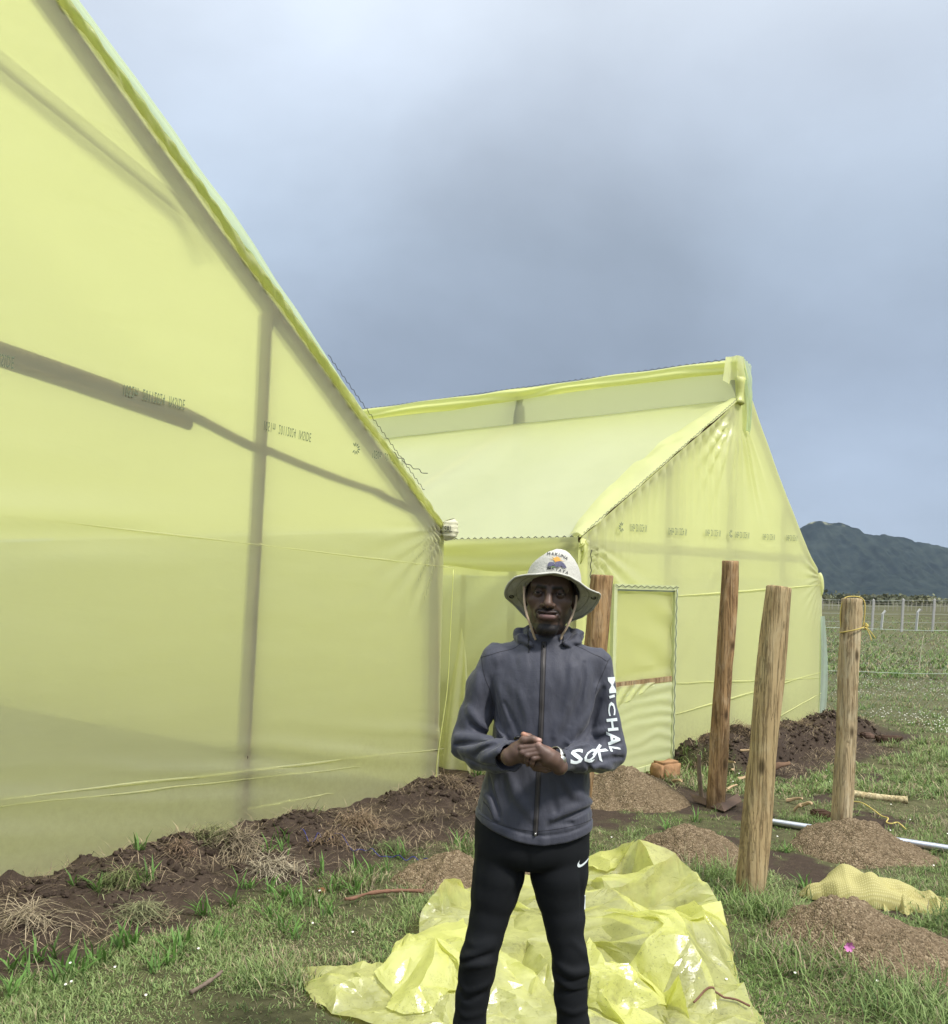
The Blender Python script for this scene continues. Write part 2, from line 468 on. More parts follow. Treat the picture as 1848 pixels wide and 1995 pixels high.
M['wood_red'] = wood_mat('reddish_wood', (.42, .265, .125), (.17, .095, .045), (.57, .42, .25))
M['wood_pale'] = wood_mat('pale_wood', (.53, .42, .25), (.31, .215, .11), (.63, .55, .37))
M['wood_grey'] = wood_mat('weathered_pole', (.48, .36, .19), (.29, .20, .10), (.60, .49, .29))
M['wood_in'] = wood_mat('frame_wood', (.085, .048, .022), (.035, .021, .011), (.14, .085, .042), knots=False)

def plain(name, col, rough=0.7, spec=0.3, metal=0.0, nscale=None, var=0.3, bump=0.0):
    mm, t = mat(name)
    c = col; nm = None
    if nscale:
        tc = t.n('ShaderNodeTexCoord')
        ns = t.noise(tc.outputs['Object'], nscale, 5.0)
        c = t.mix(ns, tuple(q * (1 - var) for q in col), tuple(min(1, q * (1 + var)) for q in col))
        if bump: nm = t.bump(ns, bump, 0.01)
    p = principled(t, c, rough, nm, spec, metal)
    out(t, p.outputs[0])
    return mm
M['wire'] = plain('dark_wire', (.035, .04, .03), 0.5)
M['ink'] = plain('film_print_ink', (.16, .20, .12), 0.6)
M['channel'] = plain('channel_metal', (.38, .42, .34), 0.4, 0.5, 0.6)
M['net'] = None
def attr_mat(name, rough=0.75, spec=0.25, bump=None, trans=0.0):
    mm, t = mat(name)
    a = t.n('ShaderNodeAttribute', attribute_name='col')
    nm = None
    if bump:
        tc = t.n('ShaderNodeTexCoord')
        nm = t.bump(t.noise(tc.outputs['Object'], bump[0], 5.0, 0.65), bump[1], bump[2])
    p = principled(t, a.outputs['Color'], rough, nm, spec)
    sh = p.outputs[0]
    if trans:
        tr = t.n('ShaderNodeBsdfTranslucent'); t.l(a.outputs['Color'], tr.inputs['Color'])
        ms = t.n('ShaderNodeMixShader', i_Fac=trans); t.l(sh, ms.inputs[1]); t.l(tr.outputs[0], ms.inputs[2]); sh = ms.outputs[0]
    out(t, sh)
    return mm
M['grass'] = attr_mat('grass_blades', 0.6, 0.25, trans=0.3)
M['straw'] = attr_mat('dry_straw', 0.8, 0.15)
# ------------------------------------------------------------------ layout of the two greenhouses (both stand parallel)
D = Vector((.626, .78, 0)).normalized()        # along the gable walls, to the right and away
N = Vector((D.y, -D.x, 0))                     # outward from the gable walls, towards the camera
BK = -N                                        # along the ridges, away
C1 = Vector((-.26, 7.96, 0))                   # right front corner of the near greenhouse; wall runs along -D
C2 = Vector((.876, 8.10, 0))                   # left front corner of the far greenhouse; wall runs along +D
S2R, S2W = 3.06, 5.76                          # ridge and right corner of the far gable
LEN = 9.0

def s_q1(x, y):        # near wall: s to the left of the corner, q out from the wall
    dx, dy = x - C1.x, y - C1.y
    return -(dx * D.x + dy * D.y), dx * N.x + dy * N.y
def s_q2(x, y):
    dx, dy = x - C2.x, y - C2.y
    return dx * D.x + dy * D.y, dx * N.x + dy * N.y

def bank(x, y):
    """height of the thrown-up soil, and how bare the ground is (0..1)"""
    s1, q1 = s_q1(x, y); s2, q2 = s_q2(x, y)
    w = f2(x * 1.3, y * 1.3, 3, 4)
    w2 = f2(x * 3.1, y * 3.1, 3, 8)
    # near greenhouse
    side = sstep(-.9, .1, s1)
    prof = np.clip(1 - ((q1 - .22 - .12 * w) / (.36 + .10 * w2)) ** 2, 0, 1) ** .7
    h1 = side * prof * (.048 + .075 * w2 + .04 * w) * sstep(-.5, 0.0, q1)
    lip = side * np.exp(-((q1 - .74 - .15 * w) / .14) ** 2) * (.035 + .03 * w2)
    h1 = h1 + np.clip(lip, 0, 1)
    ex = .10 + .07 * np.clip(s1, 0, 4)
    b1 = sstep(1.08 + .34 * w + .30 * w2 + ex, .80 + .34 * w + .30 * w2 + ex, q1) * sstep(-.45, -.3, q1) * sstep(-1.6, -.9, s1)
    b1 = np.maximum(b1, ((q1 < -.2) & (s1 < 0) & (s1 > -1.15)).astype(float))     # the gap between the houses
    # far greenhouse, right of its door
    on = sstep(1.45, 1.75, s2) * sstep(6.3, 5.5, s2)
    prof2 = np.clip(1 - ((q2 - .36 - .10 * w) / (.44 + .12 * w2)) ** 2, 0, 1) ** .7
    h2 = on * prof2 * (.25 + .10 * w2 + .07 * w - .03 * (s2 - 2.0)) * sstep(-.4, 0.05, q2)
    b2 = on * sstep(1.25 + .35 * w + .2 * w2, 1.0 + .35 * w + .2 * w2, q2) * sstep(-.4, -.2, q2)
    h = np.clip(np.maximum(h1, h2), 0, 1)
    b = np.clip(np.maximum(b1, b2), 0, 1)
    clod = np.abs(f2(x * 3.4, y * 3.4, 2, 25)) * .10 + np.abs(f2(x * 6.5, y * 6.5, 3, 21)) * .10 + np.abs(f2(x * 15, y * 15, 3, 31)) * .032
    h = h + clod * np.clip(h / .08, 0, 1) * np.where(h2 > h1, .75, .70) + b * .022 * f2(x * 11, y * 14, 3, 41)
    return h, b
PATCHES = [(1.98, 5.95, .22), (2.3, 5.4, .24), (1.75, 7.75, .45), (3.0, 7.2, .2), (2.75, 4.8, .28), (2.1, 4.15, .2),
           (.3, 6.9, .4), (1.55, 6.5, .25), (.9, 7.2, .3), (3.6, 8.9, .25), (2.25, 3.72, .18),
           (2.9, 7.9, .16), (2.72, 6.75, .14), (2.1, 7.25, .25), (.95, 5.6, .3)]
def soil_patches(x, y):
    b = np.zeros_like(np.asarray(x, float))
    w = f2(x * 6.5, y * 6.5, 4, 14) * 1.5
    for (a, c, r) in PATCHES:
        d = np.hypot((x - a), (y - c) * .8)
        b = np.maximum(b, sstep(r * (1.15 + .8 * w), r * (.75 + .8 * w), d))
    b = np.maximum(b, sstep(.50, .66, f2(x * 1.9, y * 1.9, 4, 52)) * .85)
    return b
def ground_h(x, y):
    x = np.asarray(x, float); y = np.asarray(y, float)
    h, b = bank(x, y)
    near = sstep(60, 14, np.hypot(x, y))
    h = h + near * (.022 * f2(x * .9, y * .9, 3, 61) + .012 * f2(x * 5, y * 5, 3, 65))
    far = sstep(12, 18, y) * sstep(140, 60, y)
    h = h + far * .07 * np.clip(f2(x * .45, y * .45, 4, 71) + .1, 0, 1) * 2
    return h
def soil_mask(x, y):
    h, b = bank(x, y)
    return np.maximum(b, soil_patches(x, y) * sstep(15, 10, y))
def gz(x, y): return float(ground_h(np.array([x]), np.array([y]))[0])

def graded(lo, hi, step, far_lo, far_hi, g):
    mid = list(np.arange(lo, hi, step))
    a, s_ = [], step
    x = mid[-1]
    while x < far_hi: s_ *= g; x += s_; a.append(x)
    b, s_ = [], step
    x = mid[0]
    while x > far_lo: s_ *= g; x -= s_; b.append(x)
    return np.array(b[::-1] + mid + a)
gx = graded(-3.0, 4.4, .021, -9000, 9000, 1.09)
gy = graded(3.3, 9.4, .021, -300, 9000, 1.05)
X, Y = np.meshgrid(gx, gy, indexing='ij')
Z = ground_h(X, Y)
ms = soil_mask(X, Y)
mm, t = mat('pasture_ground')
tc = t.n('ShaderNodeTexCoord'); ob = tc.outputs['Object']
a = t.n('ShaderNodeAttribute', attribute_name='col')
sp = t.n('ShaderNodeSeparateColor'); t.l(a.outputs['Color'], sp.inputs[0])
g1 = t.noise(ob, .9, 6.0, .6); g2 = t.noise(ob, 14.0, 5.0, .65); g3 = t.noise(ob, .07, 4.0, .6)
gcol = t.mix(g1, (.066, .060, .034), (.125, .125, .060))
gcol = t.mix(t.math('MULTIPLY', t.ramp(g3, [(.42, 0.), (.62, 1.)]), .5), gcol, (.19, .19, .09))
gcol = t.mix(t.ramp(g2, [(.35, .75), (.6, 0.)]), gcol, (.045, .045, .022))
scol = t.mix(t.noise(ob, 22.0, 6.0, .7), (.026, .019, .014), (.085, .062, .047))
scol = t.mix(t.ramp(t.noise(ob, 90.0, 3.0), [(.60, 0.), (.72, .6)]), scol, (.17, .12, .08))
c = t.mix(sp.outputs[0], gcol, scol)
hh = t.math('ADD', t.math('MULTIPLY', g2, .6), t.math('MULTIPLY', t.noise(ob, 70.0, 4.0, .7), .4))
p = principled(t, c, .92, t.bump(hh, .7, .02), .1)
out(t, p.outputs[0])
cols = np.zeros((X.size, 3), np.float32); cols[:, 0] = ms.ravel()
ground = mesh_obj('ground', np.stack([X, Y, Z], -1).reshape(-1, 3), grid_faces(len(gx), len(gy)), mm, cols=cols)
tag(ground, kind='structure')

# ------------------------------------------------------------------ mountain, bushes and far fences
xs = np.concatenate([np.linspace(-2600, 980, 70), np.linspace(985, 2000, 240), np.linspace(2015, 3400, 50)]); ys = np.linspace(0, 1500, 130)
def ridge_line(x):
    pr = [(-900, 1150), (500, 1135), (1000, 1120), (1300, 1100), (1450, 1062), (1557, 1027), (1580, 1015), (1596, 1011), (1608, 1015), (1620, 1019.5), (1634, 1017.5), (1652, 1024.5), (1667, 1025),
          (1682, 1038), (1712, 1043), (1717, 1040), (1769, 1047), (1781, 1053), (1813, 1060), (1848, 1067), (2000, 1098), (2300, 1130), (2900, 1150)]
    px = [(a - CX) / FPX * 3450 for a, b in pr]
    hz = [(CY + (a - CX) * math.tan(ROLL) - b) / FPX * 3450 + 1.65 for a, b in pr]
    return np.interp(x, px, hz)
XX, YY = np.meshgrid(xs, ys, indexing='ij')
rl = ridge_line(XX) + 6.0 * f2(XX / 34, XX * 0 + 3, 3, 5)
tt = np.clip(YY / 750, 0, 2)
shape = np.where(tt <= 1, np.clip(tt, 0, 1) ** 1.25, np.clip(1 - (tt - 1) * .8, 0, 1))
gul = np.abs(f2(XX / 130 + .25 * f2(XX / 300, YY / 300, 2, 9), YY / 620, 4, 77)) + .5 * np.abs(f2(XX / 45, YY / 200, 3, 78))
ZZ = rl * shape - gul * 78 * np.clip(shape * 3, 0, 1) * (1 - np.clip(shape, 0, 1) ** 6) - 1.0
ZZ += 4.5 * f2(XX / 26, YY / 40, 4, 79) * np.clip(shape * 4, 0, 1)
mm, t = mat('mountain_forest')
tc = t.n('ShaderNodeTexCoord'); ob = tc.outputs['Object']
c = t.mix(t.ramp(t.noise(ob, .02, 8.0, .7), [(.35, 0.0), (.7, 1.0)]), (.004, .008, .008), (.040, .050, .040))
geo = t.n('ShaderNodeNewGeometry'); sp = t.n('ShaderNodeSeparateXYZ'); t.l(geo.outputs['Position'], sp.inputs[0])
pk = t.math('MULTIPLY', t.ramp(t.math('DIVIDE', sp.outputs[2], 300.0), [(.83, 0.), (.86, 1.)]), t.ramp(t.noise(ob, .02, 4.0), [(.44, 0.), (.56, 1.)]))
c = t.mix(pk, c, (.26, .26, .16))
p = principled(t, c, .95, None, .0)
out(t, p.outputs[0])
mt = mesh_obj('mountain', np.stack([XX, YY + 2700, ZZ], -1).reshape(-1, 3), grid_faces(360, 130), mm)
tag(mt, kind='structure')

# low scrub at the far side of the pasture
rg = np.random.default_rng(5)
V, C_ = [], []
NB = 520
bx = rg.uniform(20, 330, NB); by = rg.uniform(225, 420, NB)
order = np.argsort(-by)
for k in order:
    n = 70
    r = rg.uniform(2.2, 4.6); hgt = rg.uniform(1.5, 2.9)
    th = rg.uniform(0, 6.28, n); ph = np.arccos(rg.uniform(0, 1, n)); rr = rg.uniform(.6, 1.0, n) * (1 + .25 * np.sin(th * 3 + k))
    ctr = np.stack([bx[k] + r * rr * np.sin(ph) * np.cos(th), by[k] + r * rr * np.sin(ph) * np.sin(th), .1 + hgt * rr * np.cos(ph)], 1)
    u = rg.normal(size=(n, 3)); u /= np.linalg.norm(u, axis=1)[:, None]
    w = np.cross(u, rg.normal(size=(n, 3))); w /= np.linalg.norm(w, axis=1)[:, None]
    sz = rg.uniform(.3, .7, (n, 1))
    V.append(np.stack([ctr - u * sz, ctr + w * sz, ctr + u * sz, ctr - w * sz], 1).reshape(-1, 3))
    base = np.array([.13, .14, .085]) * rg.uniform(.6, 1.5) + np.array([.03, .02, .0]) * rg.random()
    C_.append(np.repeat(base[None] * rg.uniform(.6, 1.4, (n, 1)), 4, 0))
V = np.concatenate(V); C_ = np.concatenate(C_)
scrub = mesh_obj('scrub', V, np.arange(len(V)).reshape(-1, 4), M['grass'], smooth=False, cols=C_)
tag(scrub, 'band of low grey-green scrub along the foot of the mountain', 'bushes', kind='stuff')

# ------------------------------------------------------------------ greenhouse building
rg = np.random.default_rng(3)
def wall_grid(P0, U, ss, top, z0, nv, disp, nrm):
    """film over a wall: columns at distances ss along U from P0, from z0 up to top(s)"""
    V = np.zeros((len(ss), nv, 3))
    vv = np.linspace(0, 1, nv)
    for i, s in enumerate(ss):
        zt = top(s)
        z = z0 + (zt - z0) * vv
        V[i, :, 0] = P0.x + U.x * s; V[i, :, 1] = P0.y + U.y * s; V[i, :, 2] = z
    Sg = np.repeat(np.asarray(ss)[:, None], nv, 1)
    dd = disp(Sg, V[:, :, 2])
    V += dd[:, :, None] * np.array(nrm)[None, None, :]
    return V.reshape(-1, 3), grid_faces(len(ss), nv)
def pleats(s, z, s0, z0, a0, a1, length, freq, amp, seed=0):
    """tension folds fanning out from a tied corner"""
    dx, dz = s - s0, z - z0
    r = np.hypot(dx, dz) + 1e-6; th = np.arctan2(dz, dx)
    win = sstep(a0, a0 + .2, th) * sstep(a1, a1 - .2, th)
    ph = th * freq + 1.6 * n2(th * 7, r * .8, seed)
    L = length * (.65 + .5 * n2(th * 9, th * 0, seed + 2))
    k = np.sin(ph) ; k = np.sign(k) * np.abs(k) ** 1.6
    return amp * k * win * np.exp(-(r / L) ** 2) * np.clip(r / .12, 0, 1)

def log_obj(name, p0, p1, r0, r1, m_, parent, seed=0, seg=12, rings=18, **kw):
    v, f = log_mesh(p0, p1, r0, r1, seg, rings, seed=seed, **kw)
    return mesh_obj(name, v, f, m_, parent, loc=Vector(p0) - Vector(WORLD[parent.name]) if parent else p0)
def wiggle(name, P, parent, amp=.014, step=.03, rad=.0028, up=Vector((0, 0, 1)), m_=None):
    """spring wire pressed into a channel: a zigzag along a line"""
    P = [Vector(p) for p in P]
    pts = []
    sgn = 1
    for a, b in zip(P[:-1], P[1:]):
        n = max(2, int((b - a).length / step))
        for k in range(n):
            pts.append(a.lerp(b, k / n) + up * amp * sgn); sgn = -sgn
    pts.append(P[-1])
    v, f = tube(pts, rad, 4)
    return mesh_obj(name, v, f, m_ or M['wire'], parent)
def strip(name, A, B, wid, thick, m_, parent, nrm, wdir, wob=.0, seed=0, n=40, sag=0.0):
    """a narrow folded band of film between two points"""
    A, B, nrm, wdir = Vector(A), Vector(B), Vector(nrm), Vector(wdir)
    V = []
    pr = [(-.5, 0), (-.3, .8), (0, 1), (.3, .7), (.5, 0)]
    for k in range(n + 1):
        q = k / n
        c = A.lerp(B, q) + wdir * (wob * n2(q * 9, .3, seed) * 1.0) - Vector((0, 0, sag)) * math.sin(q * math.pi)
        ww = wid * (1 + .4 * n2(q * 14, .7, seed + 4)) * min(1, .25 + 4 * min(q, 1 - q))
        for (a, b) in pr:
            V.append(c + wdir * a * ww + nrm * (b * thick * (1 + .5 * n2(q * 20, a * 3, seed + 6)) + .002))
    return mesh_obj(name, [tuple(v) for v in V], grid_faces(n + 1, len(pr)), m_, parent)
def film_text(body, parent, P0, nrm, px, py, wpx, hgt, flip=True, name='film_print', off=.007):
    """print on the film, seen from its back: upside down and mirrored top to bottom"""
    v, f = text_mesh(body, 1.0, 2, 1.15)
    w = v[:, 0].max() - v[:, 0].min()
    a = on_plane(px, py, P0, nrm); b = on_plane(px + wpx[0], py + wpx[1], P0, nrm)
    e = (b - a); L = e.length; e /= L
    upv = e.cross(Vector(nrm)); upv = upv if upv.z > 0 else -upv
    sx = L / w
    pts = [a + e * (q[0] - v[:, 0].min()) * sx + upv * q[1] * hgt * (-1 if flip else 1) + Vector(nrm) * off for q in v]
    if flip: f = [ff[::-1] for ff in f]
    return mesh_obj(name, [tuple(q) for q in pts], f, M['ink'], parent, smooth=False)

M['film_wrap'] = film_mat('thin_wrap_film', (.72, .72, .40), (.80, .82, .45), trans=0.55, clear=0.42, gloss=0.3, rough=0.25)
# ---- near greenhouse
g1 = empty('greenhouse', C1)
tag(g1, 'nearest yellow film greenhouse filling the left side, timber posts showing through its gable', 'greenhouse', 'greenhouses covered in yellow film')
def top1(s): return 2.12 + .82 * s if s < 4.05 else 2.12 + .82 * 8.1 - .82 * s
def disp1(s, z):
    d = .014 * f2(s * .8, z * .9, 3, 3) + .0035 * f2(s * 1.2, z * 4.5, 3, 6)
    d = d + pleats(s, z, 0.0, 2.10, -2.6 + 3.14, 3.14 + 3.3, .0, 1, 0) * 0
    th = np.arctan2(z - 2.15, s)
    r = np.hypot(s, z - 2.15)
    fan = np.sin(th * 26 + 1.5 * n2(th * 6, r, 4)) * sstep(-1.5, -1.2, th) * sstep(.1, -.25, th) * np.exp(-(r / .55) ** 2)
    d = d + .019 * fan
    # slack swags over the lower left
    d = d + .012 * np.sin(z * 17 + s * 1.5 + 2.2 * f2(s * .9, z * 1.4, 2, 9)) * sstep(2.0, 3.4, s) * np.exp(-((z - 1.95) / .22) ** 2)
    d = d + .010 * np.sin(z * 30 - s * 5.0 + 2 * f2(s, z, 2, 12)) * np.exp(-((z - .42) / .18) ** 2)
    d = d + .012 * np.sin(s * 46 + z * 40) * np.exp(-(((s * .86 + 2.12 - z) - .13) / .10) ** 2) * sstep(.6, 1.2, s) * (.4 + n2(s * 4, z * 4, 15))
    return np.maximum(d + .008, .001)
ss = np.concatenate([np.arange(0, 3.7, .025), np.linspace(3.7, 8.1, 40)])
v, f = wall_grid(C1, -D, ss, top1, -.05, 150, disp1, N)
mesh_obj('front_film', v, f, M['film'], g1)
PW1 = C1 + N * .004
def roof1(side):
    V = []
    for i in range(31):
        r = i / 30 * LEN - .02
        for j in range(41):
            s = j / 40 * 4.05
            ss_ = s if side else 8.1 - s
            P = C1 - D * ss_ + BK * r
            V.append((P.x, P.y, 2.15 + .82 * s + .05 * math.sin(r * 3.14 / 1.5) ** 2 * math.sin(s * 3.14 / 4.05)))
    return np.array(V), grid_faces(31, 41)
for sd_ in (1, 0):
    v, f = roof1(sd_)
    mesh_obj('roof_film', v, f, M['roof_film'], g1)
for s_ in (0.0, 8.1):
    V = []
    for i in range(41):
        for j in range(13):
            P = C1 - D * s_ + BK * (i / 40 * LEN)
            V.append((P.x, P.y, -.03 + 2.15 * j / 12 ))
    mesh_obj('side_film', V, grid_faces(41, 13), M['film2'], g1)
V = []
for i in range(41):
    for j in range(21):
        s = i / 40 * 8.1
        P = C1 - D * s + BK * LEN
        V.append((P.x, P.y, -.03 + (top1(s) + .03) * j / 20))
mesh_obj('back_film', V, grid_faces(41, 21), M['film2'], g1)
# loose roof edge standing out over the gable, seen against the sky
V = []
n_ = 90
for i in range(n_ + 1):
    s = .15 + i / n_ * 4.0
    prof = (.05 + .21 * math.sin(math.pi * min(1, max(0, (s - 1.1) / 2.6))) ** .8 if s > 1.1 else .05 * (s - .15) / .95)
    prof *= .40 * (1 + .18 * n2(s * 2.1, .4, 7) + .08 * n2(s * 7, .4, 8))
    for j in range(7):
        q = j / 6
        P = C1 - D * s + N * (-.03 + prof * q)
        V.append((P.x, P.y, 2.17 + .82 * s + .03 * math.sin(q * 2.6) + .012 * n2(s * 5, q * 2, 3)))
mesh_obj('roof_overhang', V, grid_faces(n_ + 1, 7), M['pale_film'], g1)
# rafter wrapped along the slope, with the film gathered over it
raf_a = C1 - D * .02 + BK * .055 + Vector((0, 0, 2.085)); raf_b = C1 - D * 4.1 + BK * .055 + Vector((0, 0, 2.085 + .82 * 4.08))
log_obj('rafter', raf_a, raf_b, .052, .048, M['wood_in'], g1, 31, rings=40)
V = []
n_ = 260
for i in range(n_ + 1):
    s = i / n_ * 4.1
    for j in range(9):
        q = j / 8
        P = C1 - D * s + N * (.012 + .030 * math.sin(q * 3.14) + .012 * n2(s * 11, q * 3 + s * 5, 33) + .006 * math.sin(s * 60 + q * 4))
        V.append((P.x, P.y, 2.165 + .82 * s - q * (.085 + .03 * n2(s * 3, 2.2, 35))))
mesh_obj('edge_wrap', V, grid_faces(n_ + 1, 9), M['film_wrap'], g1)
wiggle('wiggle_wire', [C1 - D * .3 + N * .05 + Vector((0, 0, 2.17 + .82 * .3)), C1 - D * 1.35 + N * .05 + Vector((0, 0, 2.17 + .82 * 1.35))], g1, amp=.009, step=.03)
# sprung-loose end of the wire
pts = [at(px_, py_, 7.45) for px_, py_ in ((762, 880), (770, 882), (776, 892), (786, 893), (790, 903), (800, 906), (806, 913), (817, 914), (822, 921), (834, 922))]
v, f = tube(curve_pts(pts, 50), .003, 5); mesh_obj('loose_wire', v, f, M['wire'], g1)
def inpost(px0, py0, px1, py1, r, name, depth, seed, par=g1, P0=None, m_=None):
    P0 = P0 or C1
    a = on_plane(px0, py0, P0 - N * depth, N); b = on_plane(px1, py1, P0 - N * depth, N)
    return log_obj(name, a, b, r, r * .95, m_ or M['wood_in'], par, seed)
inpost(467, 1650, 521, 612, .041, 'post', .047, 41)
inpost(838, 1575, 850, 1035, .046, 'post', .052, 42)
inpost(-190, 1800, -140, -100, .065, 'post', .10, 43)
# doubled tie beam, then single to the corner
inpost(-120, 636, 380, 814, .037, 'tie_beam', .045, 44)
inpost(-120, 669, 372, 827, .030, 'tie_beam', .038, 45)
inpost(360, 806, 520, 878, .031, 'tie_beam', .045, 46)
inpost(510, 872, 750, 962, .028, 'tie_beam', .06, 47)
inpost(735, 955, 868, 1028, .030, 'tie_beam', .045, 48)
inpost(-100, 30, 430, 470, .045, 'brace', .30, 49)
# folds pressed into the film when it was rolled
for (a, b, w_) in (((0, 1003), (884, 1106), .012), ((0, 1557), (864, 1458), .014), ((0, 1572), (700, 1494), .008), ((480, 1577), (650, 1546), .014), ((790, 1538), (858, 1508), .016)):
    A = on_plane(*a, PW1, N); B = on_plane(*b, PW1, N)
    strip('film_fold', A, B, w_, .006, M['film_hem'] if w_ > .02 else M['film'], g1, N, (0, 0, 1), .006, int(a[1]))
film_text('1052m  20112024  INSIDE', g1, PW1, N, 240, 758, (119, 30), .092)
film_text('1051m  20112024  INSIDE', g1, PW1, N, 514, 828, (91, 24), .092)
film_text('1050m  20112024  IN', g1, PW1, N, 725, 883, (62, 18), .092)
film_text('INSIDE', g1, PW1, N, -12, 697, (38, 9), .092)
# the maker's little sunburst mark
ac = Acc()
c0 = on_plane(692, 874, PW1, N)
for k in range(9):
    a_ = k / 9 * 5.0 + 1.0
    e = -D * math.cos(a_) + Vector((0, 0, math.sin(a_)))
    wv = e.cross(N)
    A, B = c0 + e * .018 + N * .008, c0 + e * .048 + N * .008
    ac.add([tuple(A + wv * .002), tuple(A.lerp(B, .5) + wv * .006), tuple(B), tuple(A.lerp(B, .5) - wv * .006), tuple(A - wv * .002)], [(0, 1, 2, 3, 4)])
ac.obj('film_print', M['ink'], g1, smooth=False)
# woven sack scrap tied round the corner joint
ctr = at(877, 1032, (C1 + N * .03).y)
uu = np.linspace(0, 2 * np.pi, 28); vv = np.linspace(-1, 1, 14)
V = []
for a_ in uu:
    for b_ in vv:
        r = .068 * (1 - .45 * abs(b_) ** 3) * (1 + .14 * n2(math.cos(a_) * 2, math.sin(a_) * 2 + b_ * 3, 5)) + .006 * math.sin(b_ * 14 + a_ * 2)
        V.append((ctr.x + r * math.cos(a_), ctr.y + r * math.sin(a_), ctr.z + b_ * .082 + .012 * math.sin(a_ + 1)))
mm, t = mat('woven_sack')
tc = t.n('ShaderNodeTexCoord')
wv1 = t.n('ShaderNodeTexWave', wave_type='BANDS', bands_direction='Z', i_Scale=60.0, i_Distortion=1.0); t.l(tc.outputs['Object'], wv1.inputs['Vector'])
wv2 = t.n('ShaderNodeTexWave', wave_type='BANDS', bands_direction='X', i_Scale=60.0, i_Distortion=1.0); t.l(tc.outputs['Object'], wv2.inputs['Vector'])
hw = t.math('MAXIMUM', wv1.outputs['Fac'], wv2.outputs['Fac'])
p = principled(t, t.mix(t.noise(tc.outputs['Object'], 18.0), (.80, .78, .56), (.60, .58, .40)), .7, t.bump(hw, .5, .004), .2)
out(t, p.outputs[0]); M['sackwhite'] = mm
patch = mesh_obj('joint_wrap', V, grid_faces(28, 14), M['sackwhite'], g1)
v, f = text_mesh('SAL', .042, 2)
V = [at(866 + q[0] * 230, 1031 - q[1] * 400, (C1 + N * .03).y - .085 + abs(q[0] - .045) * .35) for q in v]
mesh_obj('wrap_print', [tuple(q) for q in V], f, M['wire'], patch, smooth=False)
# white slack line hanging down inside the corner
pts = [on_plane(px_, py_, C1 + N * .012, N) for px_, py_ in ((884, 1110), (878, 1230), (872, 1340), (858, 1440), (851, 1500), (853, 1545))]
v, f = tube(curve_pts(pts, 40), .004, 5); mesh_obj('tie_string', v, f, M['film_hem'], g1)

# ---- far greenhouse
g2 = empty('greenhouse', C2)
tag(g2, 'farther yellow film greenhouse behind the man, with a door and a netted ridge vent', 'greenhouse', 'greenhouses covered in yellow film')
ZE, ZV, ZR, ZER = 2.10, 3.75, 4.16, 1.86
def top2(s):
    if s <= S2R: return ZE + (ZV - ZE) * s / S2R
    q = (s - S2R) / (S2W - S2R)
    return ZR + (ZER - ZR) * q - .10 * math.sin(q * math.pi)
def disp2(s, z):
    d = .016 * f2(s * .9, z * .9, 3, 23) + .004 * f2(s * 3, z * 1.2, 3, 26)
    # folds fanning from the ridge, strong to the right
    dx, dz = s - S2R, z - 3.72
    r = np.hypot(dx, dz) + 1e-6; th = np.arctan2(dz, dx)
    k = np.sin(th * 30 + 2.2 * n2(th * 5, r * .7, 3))
    d = d + .034 * sstep(.22, .45, r) * np.sign(k) * np.abs(k) ** 1.5 * sstep(-2.9, -2.5, th) * sstep(-.65, -.95, th) * np.exp(-((r - .35) / .62) ** 2)
    # long hanging pleats below the left rafter
    g_ = (ZE + (ZV - ZE) * s / S2R) - z
    k = np.sin(s * 42 + 3.0 * f2(s * 2.2, z * .5, 2, 29))
    d = d + .022 * k * sstep(S2R, S2R - .5, s) * np.exp(-(g_ / (.55 + .35 * n2(s * 3, .2, 5))) ** 2) * sstep(0, .08, g_)
    dx, dz = s - .02, z - 2.1
    r = np.hypot(dx, dz) + 1e-6; th = np.arctan2(dz, dx)
    d = d + .024 * np.sin(th * 30) * sstep(-1.57, -1.3, th) * sstep(-.1, -.5, th) * np.exp(-(r / .9) ** 2)
    # right hand corner
    dx, dz = s - S2W, z - 1.9
    r = np.hypot(dx, dz) + 1e-6; th = np.arctan2(dz, -dx)
    d = d + .014 * np.sin(th * 28) * np.exp(-(r / .5) ** 2) * sstep(-1.5, -1.2, th)
    return np.maximum(d + .012, .001)
ss = np.concatenate([np.arange(0, S2R - .001, .02), [S2R - .0005, S2R + .0005], np.arange(S2R + .02, S2W, .022), [S2W]])
v, f = wall_grid(C2, D, ss, top2, -.05, 150, disp2, N)
mesh_obj('front_film', v, f, M['film2'], g2)
PW2 = C2 + N * .018
def G2(s, r, z): 
    P = C2 + D * s + BK * r
    return Vector((P.x, P.y, z))
V = []
for i in range(61):
    for j in range(41):
        r = i / 60 * LEN; s = j / 40 * S2R
        P = G2(s, r, ZE + (ZV - ZE) * j / 40 + .012 * f2(np.array(s * 1.2), np.array(r * 1.2), 2, 41) - .05 * math.sin(r * math.pi / 1.5) ** 2 * math.sin(j / 40 * 3.14) * .4)
        V.append(tuple(P))
mesh_obj('roof_film', V, grid_faces(61, 41), M['roof_film'], g2)
